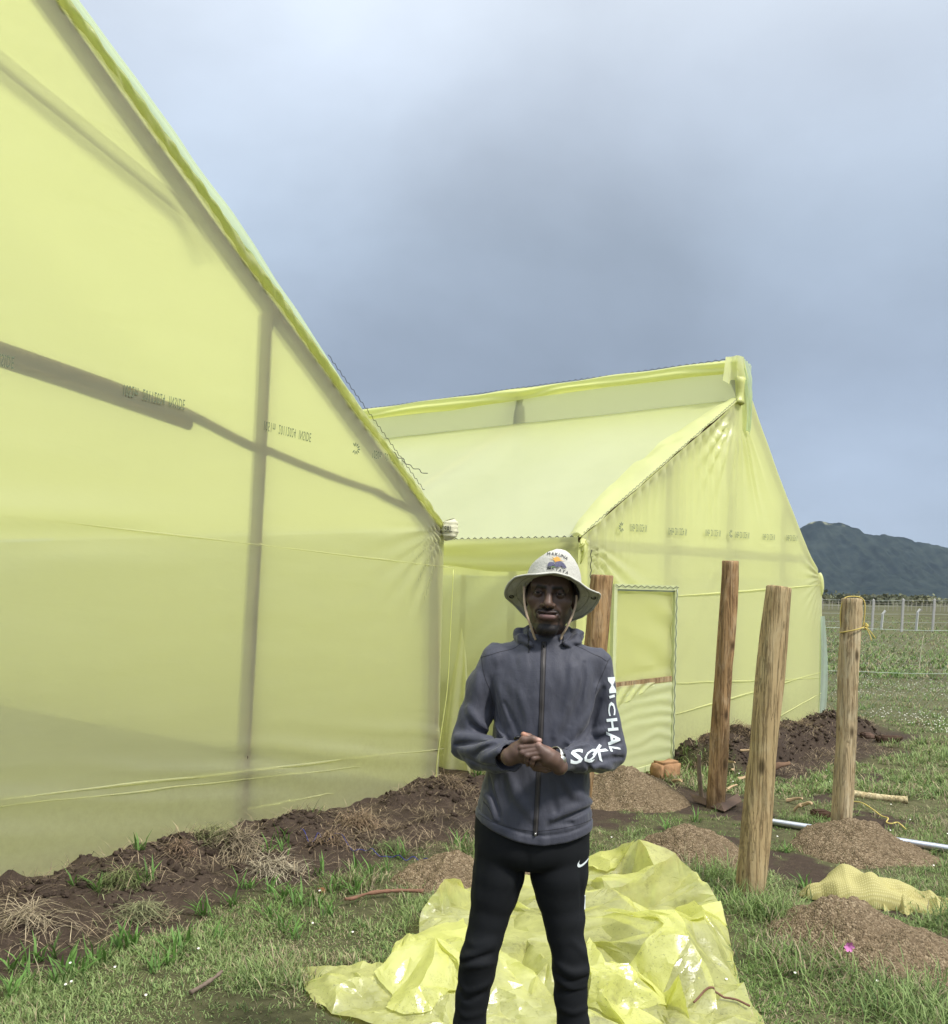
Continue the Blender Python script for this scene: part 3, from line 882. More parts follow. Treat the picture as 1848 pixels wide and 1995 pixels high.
# loose strip of film folded back over the roof along the front rafter
V = []
for i in range(71):
    q = i / 70; s = -.03 + q * (S2R - .02)
    w_ = .12 + .42 * math.sin(min(1, q * 1.25) * 3.0) ** .8 if q < .8 else .12 + .42 * math.sin(3.0) ** .8 + (.55 - .55) 
    w_ = .12 + .24 * math.sin(math.pi * min(1, q * 1.02)) ** .75 * (1 + .12 * n2(q * 9, .3, 4))
    for j in range(9):
        r = -.035 + w_ * j / 8
        V.append(tuple(G2(s, r, ZE + (ZV - ZE) * s / S2R + .025 + .018 * n2(s * 6, r * 8, 5) + .02 * math.sin(j / 8 * 3.1))))
mesh_obj('roof_hem', V, grid_faces(71, 9), M['film2'], g2)
V = []
for i in range(41):
    for j in range(31):
        r = i / 40 * LEN; q = j / 30; s = S2R + q * (S2W - S2R)
        V.append(tuple(G2(s, r, top2(s + 1e-4) + .01)))
mesh_obj('roof_film', V, grid_faces(41, 31), M['roof_film'], g2)
# ridge vent: netting, and the rolled film band above it
mm, t = mat('vent_netting')
tc = t.n('ShaderNodeTexCoord')
df = t.n('ShaderNodeBsdfDiffuse'); df.inputs['Color'].default_value = (.70, .72, .64, 1)
tr = t.n('ShaderNodeBsdfTranslucent'); tr.inputs['Color'].default_value = (.66, .69, .60, 1)
tp = t.n('ShaderNodeBsdfTransparent')
m1 = t.n('ShaderNodeMixShader', i_Fac=.5); t.l(df.outputs[0], m1.inputs[1]); t.l(tr.outputs[0], m1.inputs[2])
m2 = t.n('ShaderNodeMixShader', i_Fac=.24); t.l(m1.outputs[0], m2.inputs[1]); t.l(tp.outputs[0], m2.inputs[2])
out(t, m2.outputs[0])
V = []
for i in range(41):
    for j in range(7):
        r = -.01 + i / 40 * (LEN - .1)
        V.append(tuple(G2(S2R - .01 - .01 * math.sin(j) * n2(r * 2, j * .3, 4), r, ZV - .02 + (ZR - ZV) * j / 6)))
mesh_obj('vent_net', V, grid_faces(41, 7), mm, g2)
V = []
for i in range(101):
    r = -.02 + i / 100 * LEN
    hb = .15 + .03 * n2(r * .8, .4, 8)
    for j in range(11):
        q = j / 10
        V.append(tuple(G2(S2R - .02 - .045 * math.sin(q * 3.14) - .018 * math.sin(q * 9 + n2(r * 1.5, q, 9) * 2.5), r, ZR + .03 - hb * q + .01 * n2(r * 2, q, 3))))
mesh_obj('ridge_roll', V, grid_faces(101, 11), M['film_hem'], g2)
wiggle('wiggle_wire', [G2(S2R - .02, r, ZR + .035 + .008 * n2(r * 3, .1, 2)) for r in np.linspace(0, LEN, 20)], g2, amp=.010, step=.04, rad=.004)
wiggle('wiggle_wire', [G2(s, -.03, ZE + (ZV - ZE) * s / S2R + .035) for s in np.linspace(0, S2R, 12)], g2, amp=.007, step=.035, rad=.0022)
wiggle('wiggle_wire', [G2(-.02, r, ZE + .0) for r in np.linspace(0, 5, 16)], g2, amp=.011, step=.035, rad=.0045)
# vent stay seen through the net
a = at(966, 832, 11.9); b = at(966, 795, 11.9)
pz = 4.05
A = G2(S2R + .1, 2.95, 3.62); B = G2(S2R + .1, 2.95, 3.98)
log_obj('vent_stay', A, B, .05, .05, M['wood_tan'], g2, 5, 8, 4)
log_obj('vent_stay', G2(S2R + .3, 3.2, 3.65), G2(S2R + .02, 2.9, 4.12), .04, .04, M['wood_in'], g2, 6, 8, 4)
# film bunched at the peak, torn flap hanging over the vent
V = []
for i in range(25):
    for j in range(17):
        u_, w_ = i / 24, j / 16
        s = S2R - .08 + .02 * math.sin(u_ * 9) + (.20 * u_ - .06) * (.45 + .75 * w_)
        zt = ZR + .05 - .02 * abs(u_ - .4)
        drop = w_ * (.27 + .06 * n2(u_ * 9, .2, 6) + .03 * math.sin(u_ * 14))
        V.append(tuple(C2 + D * s + N * (.06 + .02 * math.sin(u_ * 20) * w_ - .16 * (1 - u_) ** 2) + Vector((0, 0, zt - drop)) + D * (.06 * (u_ - .3) * w_)))
mesh_obj('torn_flap', V, grid_faces(25, 17), M['film2'], g2)
V = []
for i in range(31):
    for j in range(15):
        u_, w_ = i / 30, j / 14
        s = S2R + .02 + .20 * u_ * (1 - .5 * w_) + .12 * w_
        V.append(tuple(C2 + D * s + N * (.05 + .05 * math.sin(u_ * 3.1) * math.sin(w_ * 3.1) + .015 * n2(u_ * 8, w_ * 4, 3)) + Vector((0, 0, ZR + .03 - .04 * u_ - .75 * w_ + .0 * u_))))
mesh_obj('peak_film', V, grid_faces(31, 15), M['pale_film'], g2)
ac = Acc()
kn = C2 + D * (S2R - .02) + N * .03
for k in range(16):
    a_ = k / 16 * 6.28
    pts = [kn + Vector((0, 0, 3.98)) + D * .06 * math.cos(a_) + N * .03 * math.sin(a_), kn + Vector((0, 0, 3.80)) + D * .022 * math.cos(a_) + N * .022 * math.sin(a_), kn + Vector((0, 0, 3.70)) + D * .07 * math.cos(a_ + .3) + N * .03 * math.sin(a_)]
    v, f = tube(curve_pts(pts, 8), .021, 6); ac.add(v, f)
ac.obj('gathered_film', M['film_hem'], g2)
# side wall facing the man, with a lapped upper band
V = []
for i in range(121):
    for j in range(41):
        r = i / 120 * 6.0; z = -.02 + (ZE - .02) * j / 40
        dg = math.sin((z * 1.0 + r * .9) * 13 + 2.5 * float(n2(r * 1.2, z * 1.2, 4)))
        d = .012 + .012 * dg * float(sstep(.2, 1.0, z)) * .7 + .015 * float(f2(np.array(r * 1.5), np.array(z * 1.5), 2, 6))
        P = C2 + BK * r - D * d
        V.append((P.x, P.y, z))
mesh_obj('side_film', V, grid_faces(121, 41), M['film'], g2)
V = []
for i in range(121):
    for j in range(13):
        r = i / 120 * 6.0; q = j / 12
        hb = .27 + .07 * float(n2(r * 1.3, .2, 3)) 
        P = C2 + BK * r - D * (.03 + .010 * math.sin(q * 9 + 2.5 * float(n2(r * 1.1, q, 4))))
        V.append((P.x, P.y, ZE - q * hb))
mesh_obj('side_valance', V, grid_faces(121, 13), M['film2'], g2)
V = []
for i in range(31):
    for j in range(41):
        q, w_ = i / 30, j / 40
        r = 1.15 + q * (.06 + .42 * w_) - .25 * w_
        P = C2 + BK * r - D * (.06 + .16 * w_ + .05 * math.sin(q * 10 + 2 * w_) * w_)
        V.append((P.x, P.y, 1.05 - w_ * 1.0 + .25 * q * (1 - w_)))
mesh_obj('loose_side_flap', V, grid_faces(31, 41), M['film'], g2)
V = []
for i in range(21):
    for j in range(13):
        P = C2 + D * S2W + BK * (i / 20 * LEN)
        V.append((P.x, P.y, -.02 + ZER * j / 12))
mesh_obj('side_film', V, grid_faces(21, 13), M['film'], g2)
V = []
for i in range(41):
    s = i / 40 * S2W
    for j in range(13):
        P = C2 + D * s + BK * LEN
        V.append((P.x, P.y, -.02 + (top2(s) + .02) * j / 12))
mesh_obj('back_film', V, grid_faces(41, 13), M['film2'], g2)
# bunched film at the left eave corner
ac = Acc()
kc = C2 + N * .03 - D * .02
rg = np.random.default_rng(8)
for k in range(16):
    a_ = rg.uniform(0, 6.28); L_ = rg.uniform(.06, .2)
    e = D * math.cos(a_) * .35 + N * .15 * rg.random() + Vector((0, 0, -abs(math.sin(a_)) * 1.2 + .1))
    p0 = kc + Vector((0, 0, 2.07)); pts = [p0, p0 + e * L_ * .5 + N * .04 * rg.random(), p0 + e * L_]
    v, f = tube(curve_pts(pts, 7), [.022, .02, .017, .014, .010, .007, .003], 6); ac.add(v, f)
ac.obj('gathered_film', M['film_hem'], g2)
# corner wrap down the left post with its wire
V = []
for i in range(61):
    for j in range(7):
        z = 2.05 - i / 60 * 2.0; q = j / 6
        P = C2 + D * (-.07 + .15 * q) + N * (.02 + .035 * math.sin(q * 3.1) + .01 * n2(z * 8, q * 4, 3))
        V.append((P.x, P.y, z))
mesh_obj('corner_wrap', V, grid_faces(61, 7), M['film_hem'], g2)
wiggle('wiggle_wire', [tuple(C2 + D * .09 + N * .05 + Vector((0, 0, z))) for z in np.linspace(2.0, .1, 12)], g2, amp=.010, step=.035, rad=.0035, up=D)
# bulge of the right eave
V = []
ce = G2(S2W - .02, .0, ZER - .05)
for i in range(17):
    for j in range(17):
        th_, ph_ = i / 16 * 6.28, j / 16 * 3.14
        V.append((ce.x + .045 * math.sin(ph_) * math.cos(th_), ce.y + .045 * math.sin(ph_) * math.sin(th_), ce.z + .15 * math.cos(ph_) - .03 * math.sin(ph_) * math.cos(th_)))
mesh_obj('eave_bulge', V, grid_faces(17, 17), M['film2'], g2)
# clear strip hanging past the right corner
V = []
for i in range(9):
    for j in range(31):
        q, w_ = i / 8, j / 30
        P = C2 + D * (S2W - .05 + q * (.17 + .10 * math.sin(w_ * 2.5))) + N * (.02 + .02 * math.sin(q * 6 + w_ * 3))
        V.append((P.x, P.y, 1.40 - w_ * 1.38))
mesh_obj('corner_strip', V, grid_faces(9, 31), M['white_film'], g2)
# frame
for s in (.13, 1.65, S2R, 4.55, S2W - .10):
    zt = top2(s) - .08
    log_obj('post', G2(s, .11, -.1), G2(s, .11, zt), .055, .05, M['wood_in'], g2, int(s * 10), 10, 8)
log_obj('rafter', G2(.0, .08, ZE - .06), G2(S2R, .08, ZV - .06), .05, .045, M['wood_in'], g2, 3, 10, 10)
log_obj('rafter', G2(S2R, .08, ZR - .08), G2(S2W, .08, ZER - .08), .05, .045, M['wood_in'], g2, 4, 10, 10)
log_obj('tie_beam', G2(.1, .22, 2.05), G2(S2W - .3, .22, 2.12), .05, .05, M['wood_in'], g2, 6, 10, 10)
log_obj('brace', G2(1.7, .3, .4), G2(3.0, .3, 1.9), .045, .045, M['wood_in'], g2, 7, 10, 10)
for r in (2.95, 5.9):
    for s in (.13, S2R, S2W - .10):
        log_obj('post', G2(s, r, -.1), G2(s, r, top2(s) - .06), .055, .05, M['wood_in'], g2, int(r * 10 + s), 8, 6)
    log_obj('rafter', G2(0, r, ZE - .06), G2(S2R, r, ZV - .06), .045, .045, M['wood_pale'], g2, int(r), 8, 6)
# printed line on its gable (same rows of upside-down figures)
for (px_, py_, w_) in ((1225, 1027, 33), (1300, 1034, 36), (1372, 1037, 30), (1430, 1041, 28), (1484, 1045, 24), (1530, 1047, 22)):
    film_text('1048m 20112024 IN', g2, PW2, N, px_, py_, (w_, w_ * .06), .10, off=.016)
for (px_, py_) in ((1207, 1027), (1421, 1040)):
    ac = Acc(); c0 = on_plane(px_, py_, PW2, N)
    for k in range(8):
        a_ = k / 8 * 5.2 + 1
        e = D * math.cos(a_) + Vector((0, 0, math.sin(a_))); wv = e.cross(N)
        A, B = c0 + e * .016 + N * .024, c0 + e * .05 + N * .024
        ac.add([tuple(A + wv * .003), tuple(A.lerp(B, .5) + wv * .007), tuple(B), tuple(A.lerp(B, .5) - wv * .007), tuple(A - wv * .003)], [(0, 1, 2, 3, 4)])
    ac.obj('film_print', M['ink'], g2, smooth=False)
for (a, b, w_) in (((1315, 1162), (1600, 1140), .014), ((1315, 1392), (1600, 1310), .012), ((1520, 1395), (1600, 1350), .012), ((1316, 1330), (1600, 1322), .007)):
    strip('film_fold', on_plane(*a, PW2, N), on_plane(*b, PW2, N), w_, .007, M['film2'], g2, N, (0, 0, 1), .006, int(a[1]), n=30)
M['white_film2'] = film_mat('door_lower_film', (.84, .87, .56), (.90, .94, .60), trans=0.5, clear=0.10, gloss=0.3, rough=0.22)
M['pale_frame'] = film_mat('film_wrapped_frame', (.76, .80, .46), (.76, .82, .46), trans=0.3, clear=0.0, gloss=0.25)
# door
S0D, S1D, Z1D = .42, 1.59, 1.72
door = mesh_obj('door', *(lambda V: (V, grid_faces(37, 61)))(
    [tuple(C2 + D * (S0D + .03 + (S1D - S0D - .06) * i / 36) + N * (.055 +
        (.013 * math.sin((j / 60 * Z1D) * 34 - i * .10 + 1.2 * float(n2(i * .11, j * .09, 5))) * (.35 + .65 * (i / 36) ** 1.5) if j < 34 else
         .012 * math.sin(j * .55 + i * .16 + 1.5 * float(n2(i * .1, j * .1, 6))) * (i / 36) ** 1.5)) + Vector((0, 0, .02 + (Z1D - .04) * j / 60)))
     for i in range(37) for j in range(61)]), M['film'], g2)
def bar(name, A, B, w_, th_, m_, parent, nrm=N):
    A, B = Vector(A), Vector(B); e = (B - A).normalized(); wv = e.cross(nrm).normalized()
    V = []
    for P in (A, B):
        for (a_, b_) in ((-1, -1), (1, -1), (1, 1), (-1, 1)):
            V.append(tuple(P + wv * w_ * .5 * a_ + nrm * th_ * .5 * b_))
    return mesh_obj(name, V, [(0, 1, 2, 3), (7, 6, 5, 4), (0, 4, 5, 1), (1, 5, 6, 2), (2, 6, 7, 3), (3, 7, 4, 0)], m_, parent, smooth=False)
def DP(s, z, o=.075): return C2 + D * s + N * o + Vector((0, 0, z))
bar('stile', DP(S1D - .02, .03), DP(S1D - .02, Z1D), .055, .03, M['pale_frame'], door)
bar('channel', DP(S1D + .018, .03, .06), DP(S1D + .018, Z1D, .06), .016, .03, M['channel'], door)
bar('stile', DP(S0D + .02, .03), DP(S0D + .02, Z1D), .055, .03, M['pale_frame'], door)
bar('rail', DP(S0D, Z1D - .02, .077), DP(S1D, Z1D - .02, .077), .045, .03, M['pale_frame'], door)
bar('channel', DP(S0D, Z1D - .05, .066), DP(S1D - .05, Z1D - .05, .066), .012, .03, M['channel'], door)
bar('rail', DP(S0D + .05, .84, .06), DP(S1D - .05, .84, .06), .05, .03, M['wood_tan'], door)
bar('rail', DP(S0D, .05, .077), DP(S1D, .05, .077), .05, .03, M['pale_frame'], door)
wiggle('wiggle_wire', [DP(S1D - .03, z, .098) for z in np.linspace(.08, Z1D - .03, 10)], door, amp=.011, step=.05, rad=.004, up=D, m_=M['channel'])
wiggle('wiggle_wire', [DP(s, Z1D - .015, .10) for s in np.linspace(S0D, S1D, 8)], door, amp=.009, step=.05, rad=.003)
V = []
for i in range(41):
    for j in range(41):
        u_, w_ = i / 40, j / 40
        k_ = math.sin(w_ * 44 + 2.2 * float(n2(u_ * 3, w_ * 5, 6)) - u_ * 1.5)
        V.append(tuple(DP(S0D + .03 + (S1D - S0D - .06) * u_, .06 + .75 * w_, .078 + .0055 * k_ * (.3 + .7 * u_ ** 1.5))))
mesh_obj('lower_panel', V, grid_faces(41, 41), M['white_film2'], door)
V = []
for i in range(21):
    for j in range(7):
        V.append(tuple(DP(S0D + (.75) * i / 20, .83 - (.20 - .17 * (i / 20)) * j / 6, .085 + .01 * math.sin(i + j))))
mesh_obj('torn_film', V, grid_faces(21, 7), M['film2'], door)
# ------------------------------------------------------------------ freestanding poles waiting for the next house
def pole(px0, py0, px1, py1, wpx, m_, label, seed, sink=.12, taper=.94):
    base = on_ground(px0, py0)
    base.z = gz(base.x, base.y)
    top = at(px1, py1, base.y)
    r = wpx * base.y / FPX / 2
    d = (top - base).normalized()
    v, f = log_mesh(base - d * sink, top, r, r * taper, 28, 60, bend=.014, seed=seed, rough=.10)
    o = mesh_obj('timber_pole', v, f, m_, None, loc=base)
    tag(o, label, 'pole', 'timber poles set in the ground')
    return o, base, top, r
pole(1118, 1668, 1171, 1122, 47, M['wood_red'], 'red-topped brown timber pole standing behind the shoulder of the man', 2)
pole(1397, 1576, 1420, 1094, 36, M['wood_red'], 'slim reddish timber pole, tallest of those standing right of the door', 8)
pole(1456, 1748, 1523, 1146, 53, M['wood_grey'], 'thick greyish leaning timber pole, nearest of the bare poles', 5)
pc, pcb, pct, pcr = pole(1636, 1618, 1664, 1168, 40, M['wood_pale'], 'pale peeled timber pole with a yellow cord tied round its top', 4)
# cord round the last one
mm_rope = plain('yellow_cord', (.55, .44, .13), .8, nscale=80, var=.3)
ax = (pct - pcb).normalized()
kn = at(1684, 1222, pcb.y - .01)
ru = Vector((1, 0, 0)); rv = Vector((0, 1, 0))
def around(z_, a_, r_): 
    c = pcb + (pct - pcb) * ((z_ - pcb.z) / (pct.z - pcb.z))
    return c + ru * math.cos(a_) * r_ + rv * math.sin(a_) * r_
zt = pct.z
ac = Acc()
loop = [around(kn.z + .0, -.05, pcr * 1.05), around(kn.z + .06, 0, pcr * 1.16), around(zt - .03, 0, pcr * 1.12), around(zt + .012, 0, pcr * .75), around(zt + .022, 0, 0), around(zt + .012, math.pi, pcr * .8), around(zt - .03, math.pi, pcr * 1.1), around(zt - .12, math.pi, pcr * 1.2), around(zt - .2, math.pi, pcr * 1.05)]
v, f = tube(curve_pts(loop, 50), .0045, 6); ac.add(v, f)
band = [around(kn.z - .03 * (1 - math.cos(a_ + .2)) * .7, a_, pcr * 1.05) for a_ in np.linspace(-.1, -6.3, 30)]
v, f = tube(band, .0045, 6); ac.add(v, f)
for tl in ([(1684, 1222), (1692, 1225), (1701, 1236), (1707, 1244)], [(1684, 1222), (1690, 1226), (1696, 1238), (1699, 1248)]):
    v, f = tube(curve_pts([at(a_, b_, pcb.y - pcr * .3 - .02 * k) for k, (a_, b_) in enumerate(tl)], 14), .0035, 5); ac.add(v, f)
for k in range(5):
    v, f = tube(curve_pts([kn + Vector((.012 * math.sin(k), -.012, .012 - .008 * k)), kn + Vector((.02, -.02, .01)), kn + Vector((.01, .0, -.012 + .01 * k))], 8), .006, 6); ac.add(v, f)
o = ac.obj('cord', mm_rope, None, loc=kn)
tag(o, 'yellow cord looped and knotted round the top of the pale pole', 'cord')

# ------------------------------------------------------------------ heaps of ballast soil
mm, t = mat('gritty_soil')
tc = t.n('ShaderNodeTexCoord'); ob = tc.outputs['Object']
vo = t.n('ShaderNodeTexVoronoi', i_Scale=100.0); t.l(ob, vo.inputs['Vector'])
vo2 = t.n('ShaderNodeTexVoronoi', i_Scale=150.0); t.l(ob, vo2.inputs['Vector'])
ss1 = t.n('ShaderNodeSeparateColor'); t.l(vo.outputs['Color'], ss1.inputs[0])
c = t.ramp(ss1.outputs[0], [(0.0, (.06, .045, .028)), (.35, (.175, .128, .076)), (.7, (.28, .21, .13)), (1.0, (.46, .365, .24))])
c = t.mix(t.noise(ob, 3.5, 4.0), c, (.17, .126, .077))
hh = t.math('ADD', t.math('MULTIPLY', vo.outputs['Distance'], -1.0), t.math('MULTIPLY', t.noise(ob, 60.0, 4.0), .8))
p = principled(t, c, .95, t.bump(hh, .9, .012), .1)
out(t, p.outputs[0])
M['heap'] = mm
def mound(blobs, label, seed):
    x0 = min(b[0] - b[2] * 1.3 for b in blobs); x1 = max(b[0] + b[2] * 1.3 for b in blobs)
    y0 = min(b[1] - b[2] * 1.3 for b in blobs); y1 = max(b[1] + b[2] * 1.3 for b in blobs)
    st = .0085
    X, Y = np.meshgrid(np.arange(x0, x1, st), np.arange(y0, y1, st), indexing='ij')
    w = f2(X * 4, Y * 4, 3, seed)
    H = np.zeros_like(X)
    for (a, b, r, h) in blobs:
        d = np.hypot(X - a, Y - b) / (r * (1 + .22 * w))
        H = np.maximum(H, h * (1 + .25 * f2(X * 7, Y * 7, 3, seed + 8)) * (np.clip(1 - d, 0, 1) ** .92) * 1.12 - .02 * np.exp(-(d / .12) ** 2) - .0)
    grit = .008 * n2(X * 42, Y * 42, seed + 1) + .006 * n2(X * 90, Y * 90, seed + 2)
    Z = ground_h(X, Y) - .02 + H + (grit + .02 * w) * np.clip(H / .04, 0, 1) + .012 * np.clip(H / .02, 0, 1)
    keep = (H > .0005)
    nv = Y.shape[1]
    F = grid_faces(*X.shape)
    kf = keep.ravel()[F].any(1)
    F = F[kf]
    used = np.unique(F); remap = -np.ones(X.size, int); remap[used] = np.arange(len(used))
    V = np.stack([X, Y, Z], -1).reshape(-1, 3)[used]
    a, b = blobs[0][:2]
    o = mesh_obj('soil_heap', V, remap[F], M['heap'], None, loc=(a, b, gz(a, b)))
    tag(o, label, 'soil heap', 'heaps of gritty brown soil')
    # crumbs that rolled to the foot
    rg = np.random.default_rng(seed)
    return o
HEAPS = [([(1.27, 7.74, .52, .24)], 'wide brown soil heap in front of the far greenhouse door', 3),
         ([(1.41, 6.18, .37, .19), (1.6, 6.0, .22, .06)], 'brown soil heap between the crumpled film and the thick leaning pole', 4),
         ([(2.54, 6.38, .44, .21), (2.75, 6.25, .3, .08)], 'brown soil heap at the foot of the pale corded pole', 5),
         ([(1.83, 4.74, .36, .20), (2.04, 4.45, .34, .13), (2.2, 4.2, .3, .08)], 'largest and nearest brown soil heap, at the lower right beside the sack', 6),
         ([(-.08, 5.56, .33, .16), (.12, 5.62, .28, .14)], 'gravelly soil heap left of the man behind the film sheet', 7)]
for b, l_, s_ in HEAPS: mound(b, l_, s_)

# pebbles and crumbs on the heaps and banks
ICO = None
def ico():
    import bmesh
    bm = bmesh.new(); bmesh.ops.create_icosphere(bm, subdivisions=1, radius=1)
    v = np.array([tuple(q.co) for q in bm.verts]); f = np.array([[q.index for q in p_.verts] for p_ in bm.faces]); bm.free()
    return v, f
IV, IF = ico()
def clods(name, pts, rad, m_, cols, seed, label, cat, sq=.75):
    rg = np.random.default_rng(seed)
    n = len(pts)
    A = rg.normal(size=(n, 3, 3)); Q, _ = np.linalg.qr(A)
    sc = rg.uniform(.6, 1.3, (n, 1, 3)) * rad[:, None, None]
    jit = 1 + .36 * rg.normal(size=(n, len(IV), 1)).clip(-1.2, 1.2)
    V = np.einsum('nij,nvj->nvi', Q, IV[None] * sc * jit)
    V[:, :, 2] *= sq
    V += pts[:, None, :]
    F = (IF[None] + (np.arange(n) * len(IV))[:, None, None]).reshape(-1, 3)
    C = np.repeat(cols[:, None, :], len(IV), 1).reshape(-1, 3)
    o = mesh_obj(name, V.reshape(-1, 3), F, m_, None, cols=C, smooth=False)
    return tag(o, label, cat, kind='stuff')
M['clod'] = attr_mat('crumbly_soil', .95, .08, (60.0, .9, .012))
rg = np.random.default_rng(17)
px_ = rg.uniform(-2.6, 4.9, 60000); py_ = rg.uniform(3.3, 13.8, 60000)
h, b = bank(px_, py_)
s1, q1 = s_q1(px_, py_); s2, q2 = s_q2(px_, py_)
ok = ((h > .045) | (rg.random(60000) < .06 * b)) & ((q1 > .05) | (q2 > .06) & (s1 < -.3)) & (py_ < 13.8)
px_, py_, h = px_[ok], py_[ok], h[ok]
rad = rg.uniform(.25, 1, len(px_)) ** 3.5 * np.where(h > .045, .024, .010) + .003
z = ground_h(px_, py_) + rad * .15
cl = np.array([.058, .042, .032]) * rg.uniform(.7, 1.4, (len(px_), 1))
clods('soil_clods', np.stack([px_, py_, z], 1), rad, M['clod'], cl, 18, 'dark brown clods thrown up along the foot of both greenhouses', 'soil clods')

# ------------------------------------------------------------------ grass
def blades(name, X, Y, L, W, lean, az, C, label, cat, m_, zoff=0.0, curl=.5, Z=None):
    n = len(X)
    if Z is None: Z = ground_h(X, Y) - .004 + zoff
    dx, dy = np.cos(az), np.sin(az)
    px, py = -dy, dx
    s, c = np.sin(lean), np.cos(lean)
    s2, c2 = np.sin(np.minimum(lean + curl, 1.9)), np.cos(np.minimum(lean + curl, 1.9))
    b = np.stack([X, Y, Z], 1)
    mid = b + np.stack([dx * s, dy * s, c], 1) * (L * .55)[:, None]
    tip = mid + np.stack([dx * s2, dy * s2, c2], 1) * (L * .5)[:, None]
    w = np.stack([px, py, np.zeros(n)], 1) * (W * .5)[:, None]
    V = np.stack([b - w * .8, b + w * .8, mid + w, mid - w, tip], 1)
    F = np.array([[0, 1, 2], [0, 2, 3], [3, 2, 4]])[None] + (np.arange(n) * 5)[:, None, None]
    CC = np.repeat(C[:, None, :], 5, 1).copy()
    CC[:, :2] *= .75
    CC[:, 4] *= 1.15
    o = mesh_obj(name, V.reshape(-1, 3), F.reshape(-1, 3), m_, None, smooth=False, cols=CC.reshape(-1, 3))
    return tag(o, label, cat, kind='stuff')
GREEN = np.array([.205, .31, .09]); PALE = np.array([.28, .36, .14]); DRY = np.array([.42, .35, .22]); DEEP = np.array([.09, .16, .045])
def grass_cols(n, rg, dry, x, y, bright=1.0):
    dry = (dry * (.35 + 2.0 * np.clip(f2(x * 1.7, y * 1.7, 3, 97) + .35, 0, 1)))[:, None]
    t1 = np.clip(f2(x * .8, y * .8, 3, 91) * 1.4 + .5, 0, 1)[:, None]
    c = GREEN * (1 - t1) + PALE * t1
    u = rg.random((n, 1))
    c = np.where(u < dry, DRY * rg.uniform(.6, 1.15, (n, 1)), np.where(u > .86, DEEP, c))
    return c * rg.uniform(.7, 1.3, (n, 1)) * bright
def in_heap(x, y):
    k = np.zeros(len(x), bool)
    for bl, _, _ in HEAPS:
        for (a, b, r, h) in bl: k |= np.hypot(x - a, y - b) < r * .86
    return k
SHEET = None
def inside(x, y, poly):
    k = np.zeros(len(x), bool); n = len(poly)
    for i in range(n):
        (x0, y0), (x1, y1) = poly[i], poly[(i + 1) % n]
        k ^= ((y0 > y) != (y1 > y)) & (x < (x1 - x0) * (y - y0) / (y1 - y0 + 1e-12) + x0)
    return k
SHEET = [tuple(on_ground(a_, b_))[:2] for a_, b_ in ((600, 1897), (760, 1880), (825, 1800), (855, 1765), (1010, 1738), (1220, 1710), (1330, 1716), (1392, 1757), (1412, 1815), (1432, 1900), (1455, 1962), (1480, 2010), (1500, 2080), (1000, 2110), (700, 2030), (655, 1972))]
def scatter_grass(n, ylo, yhi, xl, xr, per, Lr, W, seed, pow_=1.6, lean=(.25, 1.5), name='grass', label='', thin=1.0):
    rg = np.random.default_rng(seed)
    u = rg.random(n)
    e = 1 - pow_
    y = (ylo ** e + u * (yhi ** e - ylo ** e)) ** (1 / e)
    x = y * rg.uniform(xl, xr, n)
    s1, q1 = s_q1(x, y); s2, q2 = s_q2(x, y)
    ins = ((q1 < .12) & (s1 > -.05)) | ((q2 < .02) & (s2 > -.02) & (s2 < S2W + .02))
    sm = soil_mask(x, y)
    den = np.clip((1 - sm * 1.15), 0, 1) * (.14 + 1.6 * np.clip(f2(x * 2.4, y * 2.4, 4, 33) + .33, 0, 1))
    ok = (~ins) & (rg.random(n) < den) & ~in_heap(x, y) & ~inside(x, y, SHEET)
    x, y = x[ok], y[ok]; n = len(x)
    clump = np.clip(f2(x * 2.2, y * 2.2, 3, 44) * 1.3 + .5, 0, 1)
    x = np.repeat(x, per) + rg.normal(0, .016 + .004 * y.mean() / 5, n * per); y = np.repeat(y, per) + rg.normal(0, .018, n * per)
    cl = np.repeat(clump, per); N_ = n * per
    L = rg.uniform(*Lr, N_) * (.45 + 1.1 * cl) * np.where(rg.random(N_) < .06, 1.8, 1)
    le = rg.uniform(*lean, N_) * (1.1 - .3 * cl)
    return blades(name, x, y, L, W * rg.uniform(.6, 1.3, N_), le, rg.uniform(0, 6.283, N_), grass_cols(N_, rg, .26, x, y), label, 'grass', M['grass'])
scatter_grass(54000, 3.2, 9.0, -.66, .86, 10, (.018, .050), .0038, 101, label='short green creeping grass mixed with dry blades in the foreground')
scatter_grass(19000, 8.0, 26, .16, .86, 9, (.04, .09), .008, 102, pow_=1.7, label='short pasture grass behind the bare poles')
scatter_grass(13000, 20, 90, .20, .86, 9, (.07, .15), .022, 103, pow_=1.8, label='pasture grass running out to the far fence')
# upright bright tufts colonising the edge of the dug soil
rg = np.random.default_rng(55)
X, Y, L, A, LE, C, W = [], [], [], [], [], [], []
tufts = [on_ground(*p_) for p_ in ((30, 1885), (70, 1872), (100, 1870), (185, 1878), (205, 1868), (235, 1850), (255, 1845), (345, 1858), (355, 1842), (440, 1830), (455, 1765), (480, 1735), (520, 1742), (545, 1760), (560, 1748), (585, 1765), (610, 1770), (640, 1740), (660, 1728), (330, 1880), (300, 1895), (530, 1790), (555, 1815), (575, 1830), (640, 1788), (690, 1745), (720, 1712), (750, 1700), (780, 1672), (60, 1910), (120, 1915), (20, 1940), (150, 1900))]
tufts += [Vector((x_, y_, 0)) for x_, y_ in zip(rg.uniform(-2.2, 2.6, 240), rg.uniform(3.5, 7.5, 240)) if .1 < float(soil_mask(np.array([x_]), np.array([y_]))[0]) < .9 and s_q1(x_, y_)[1] > .5]
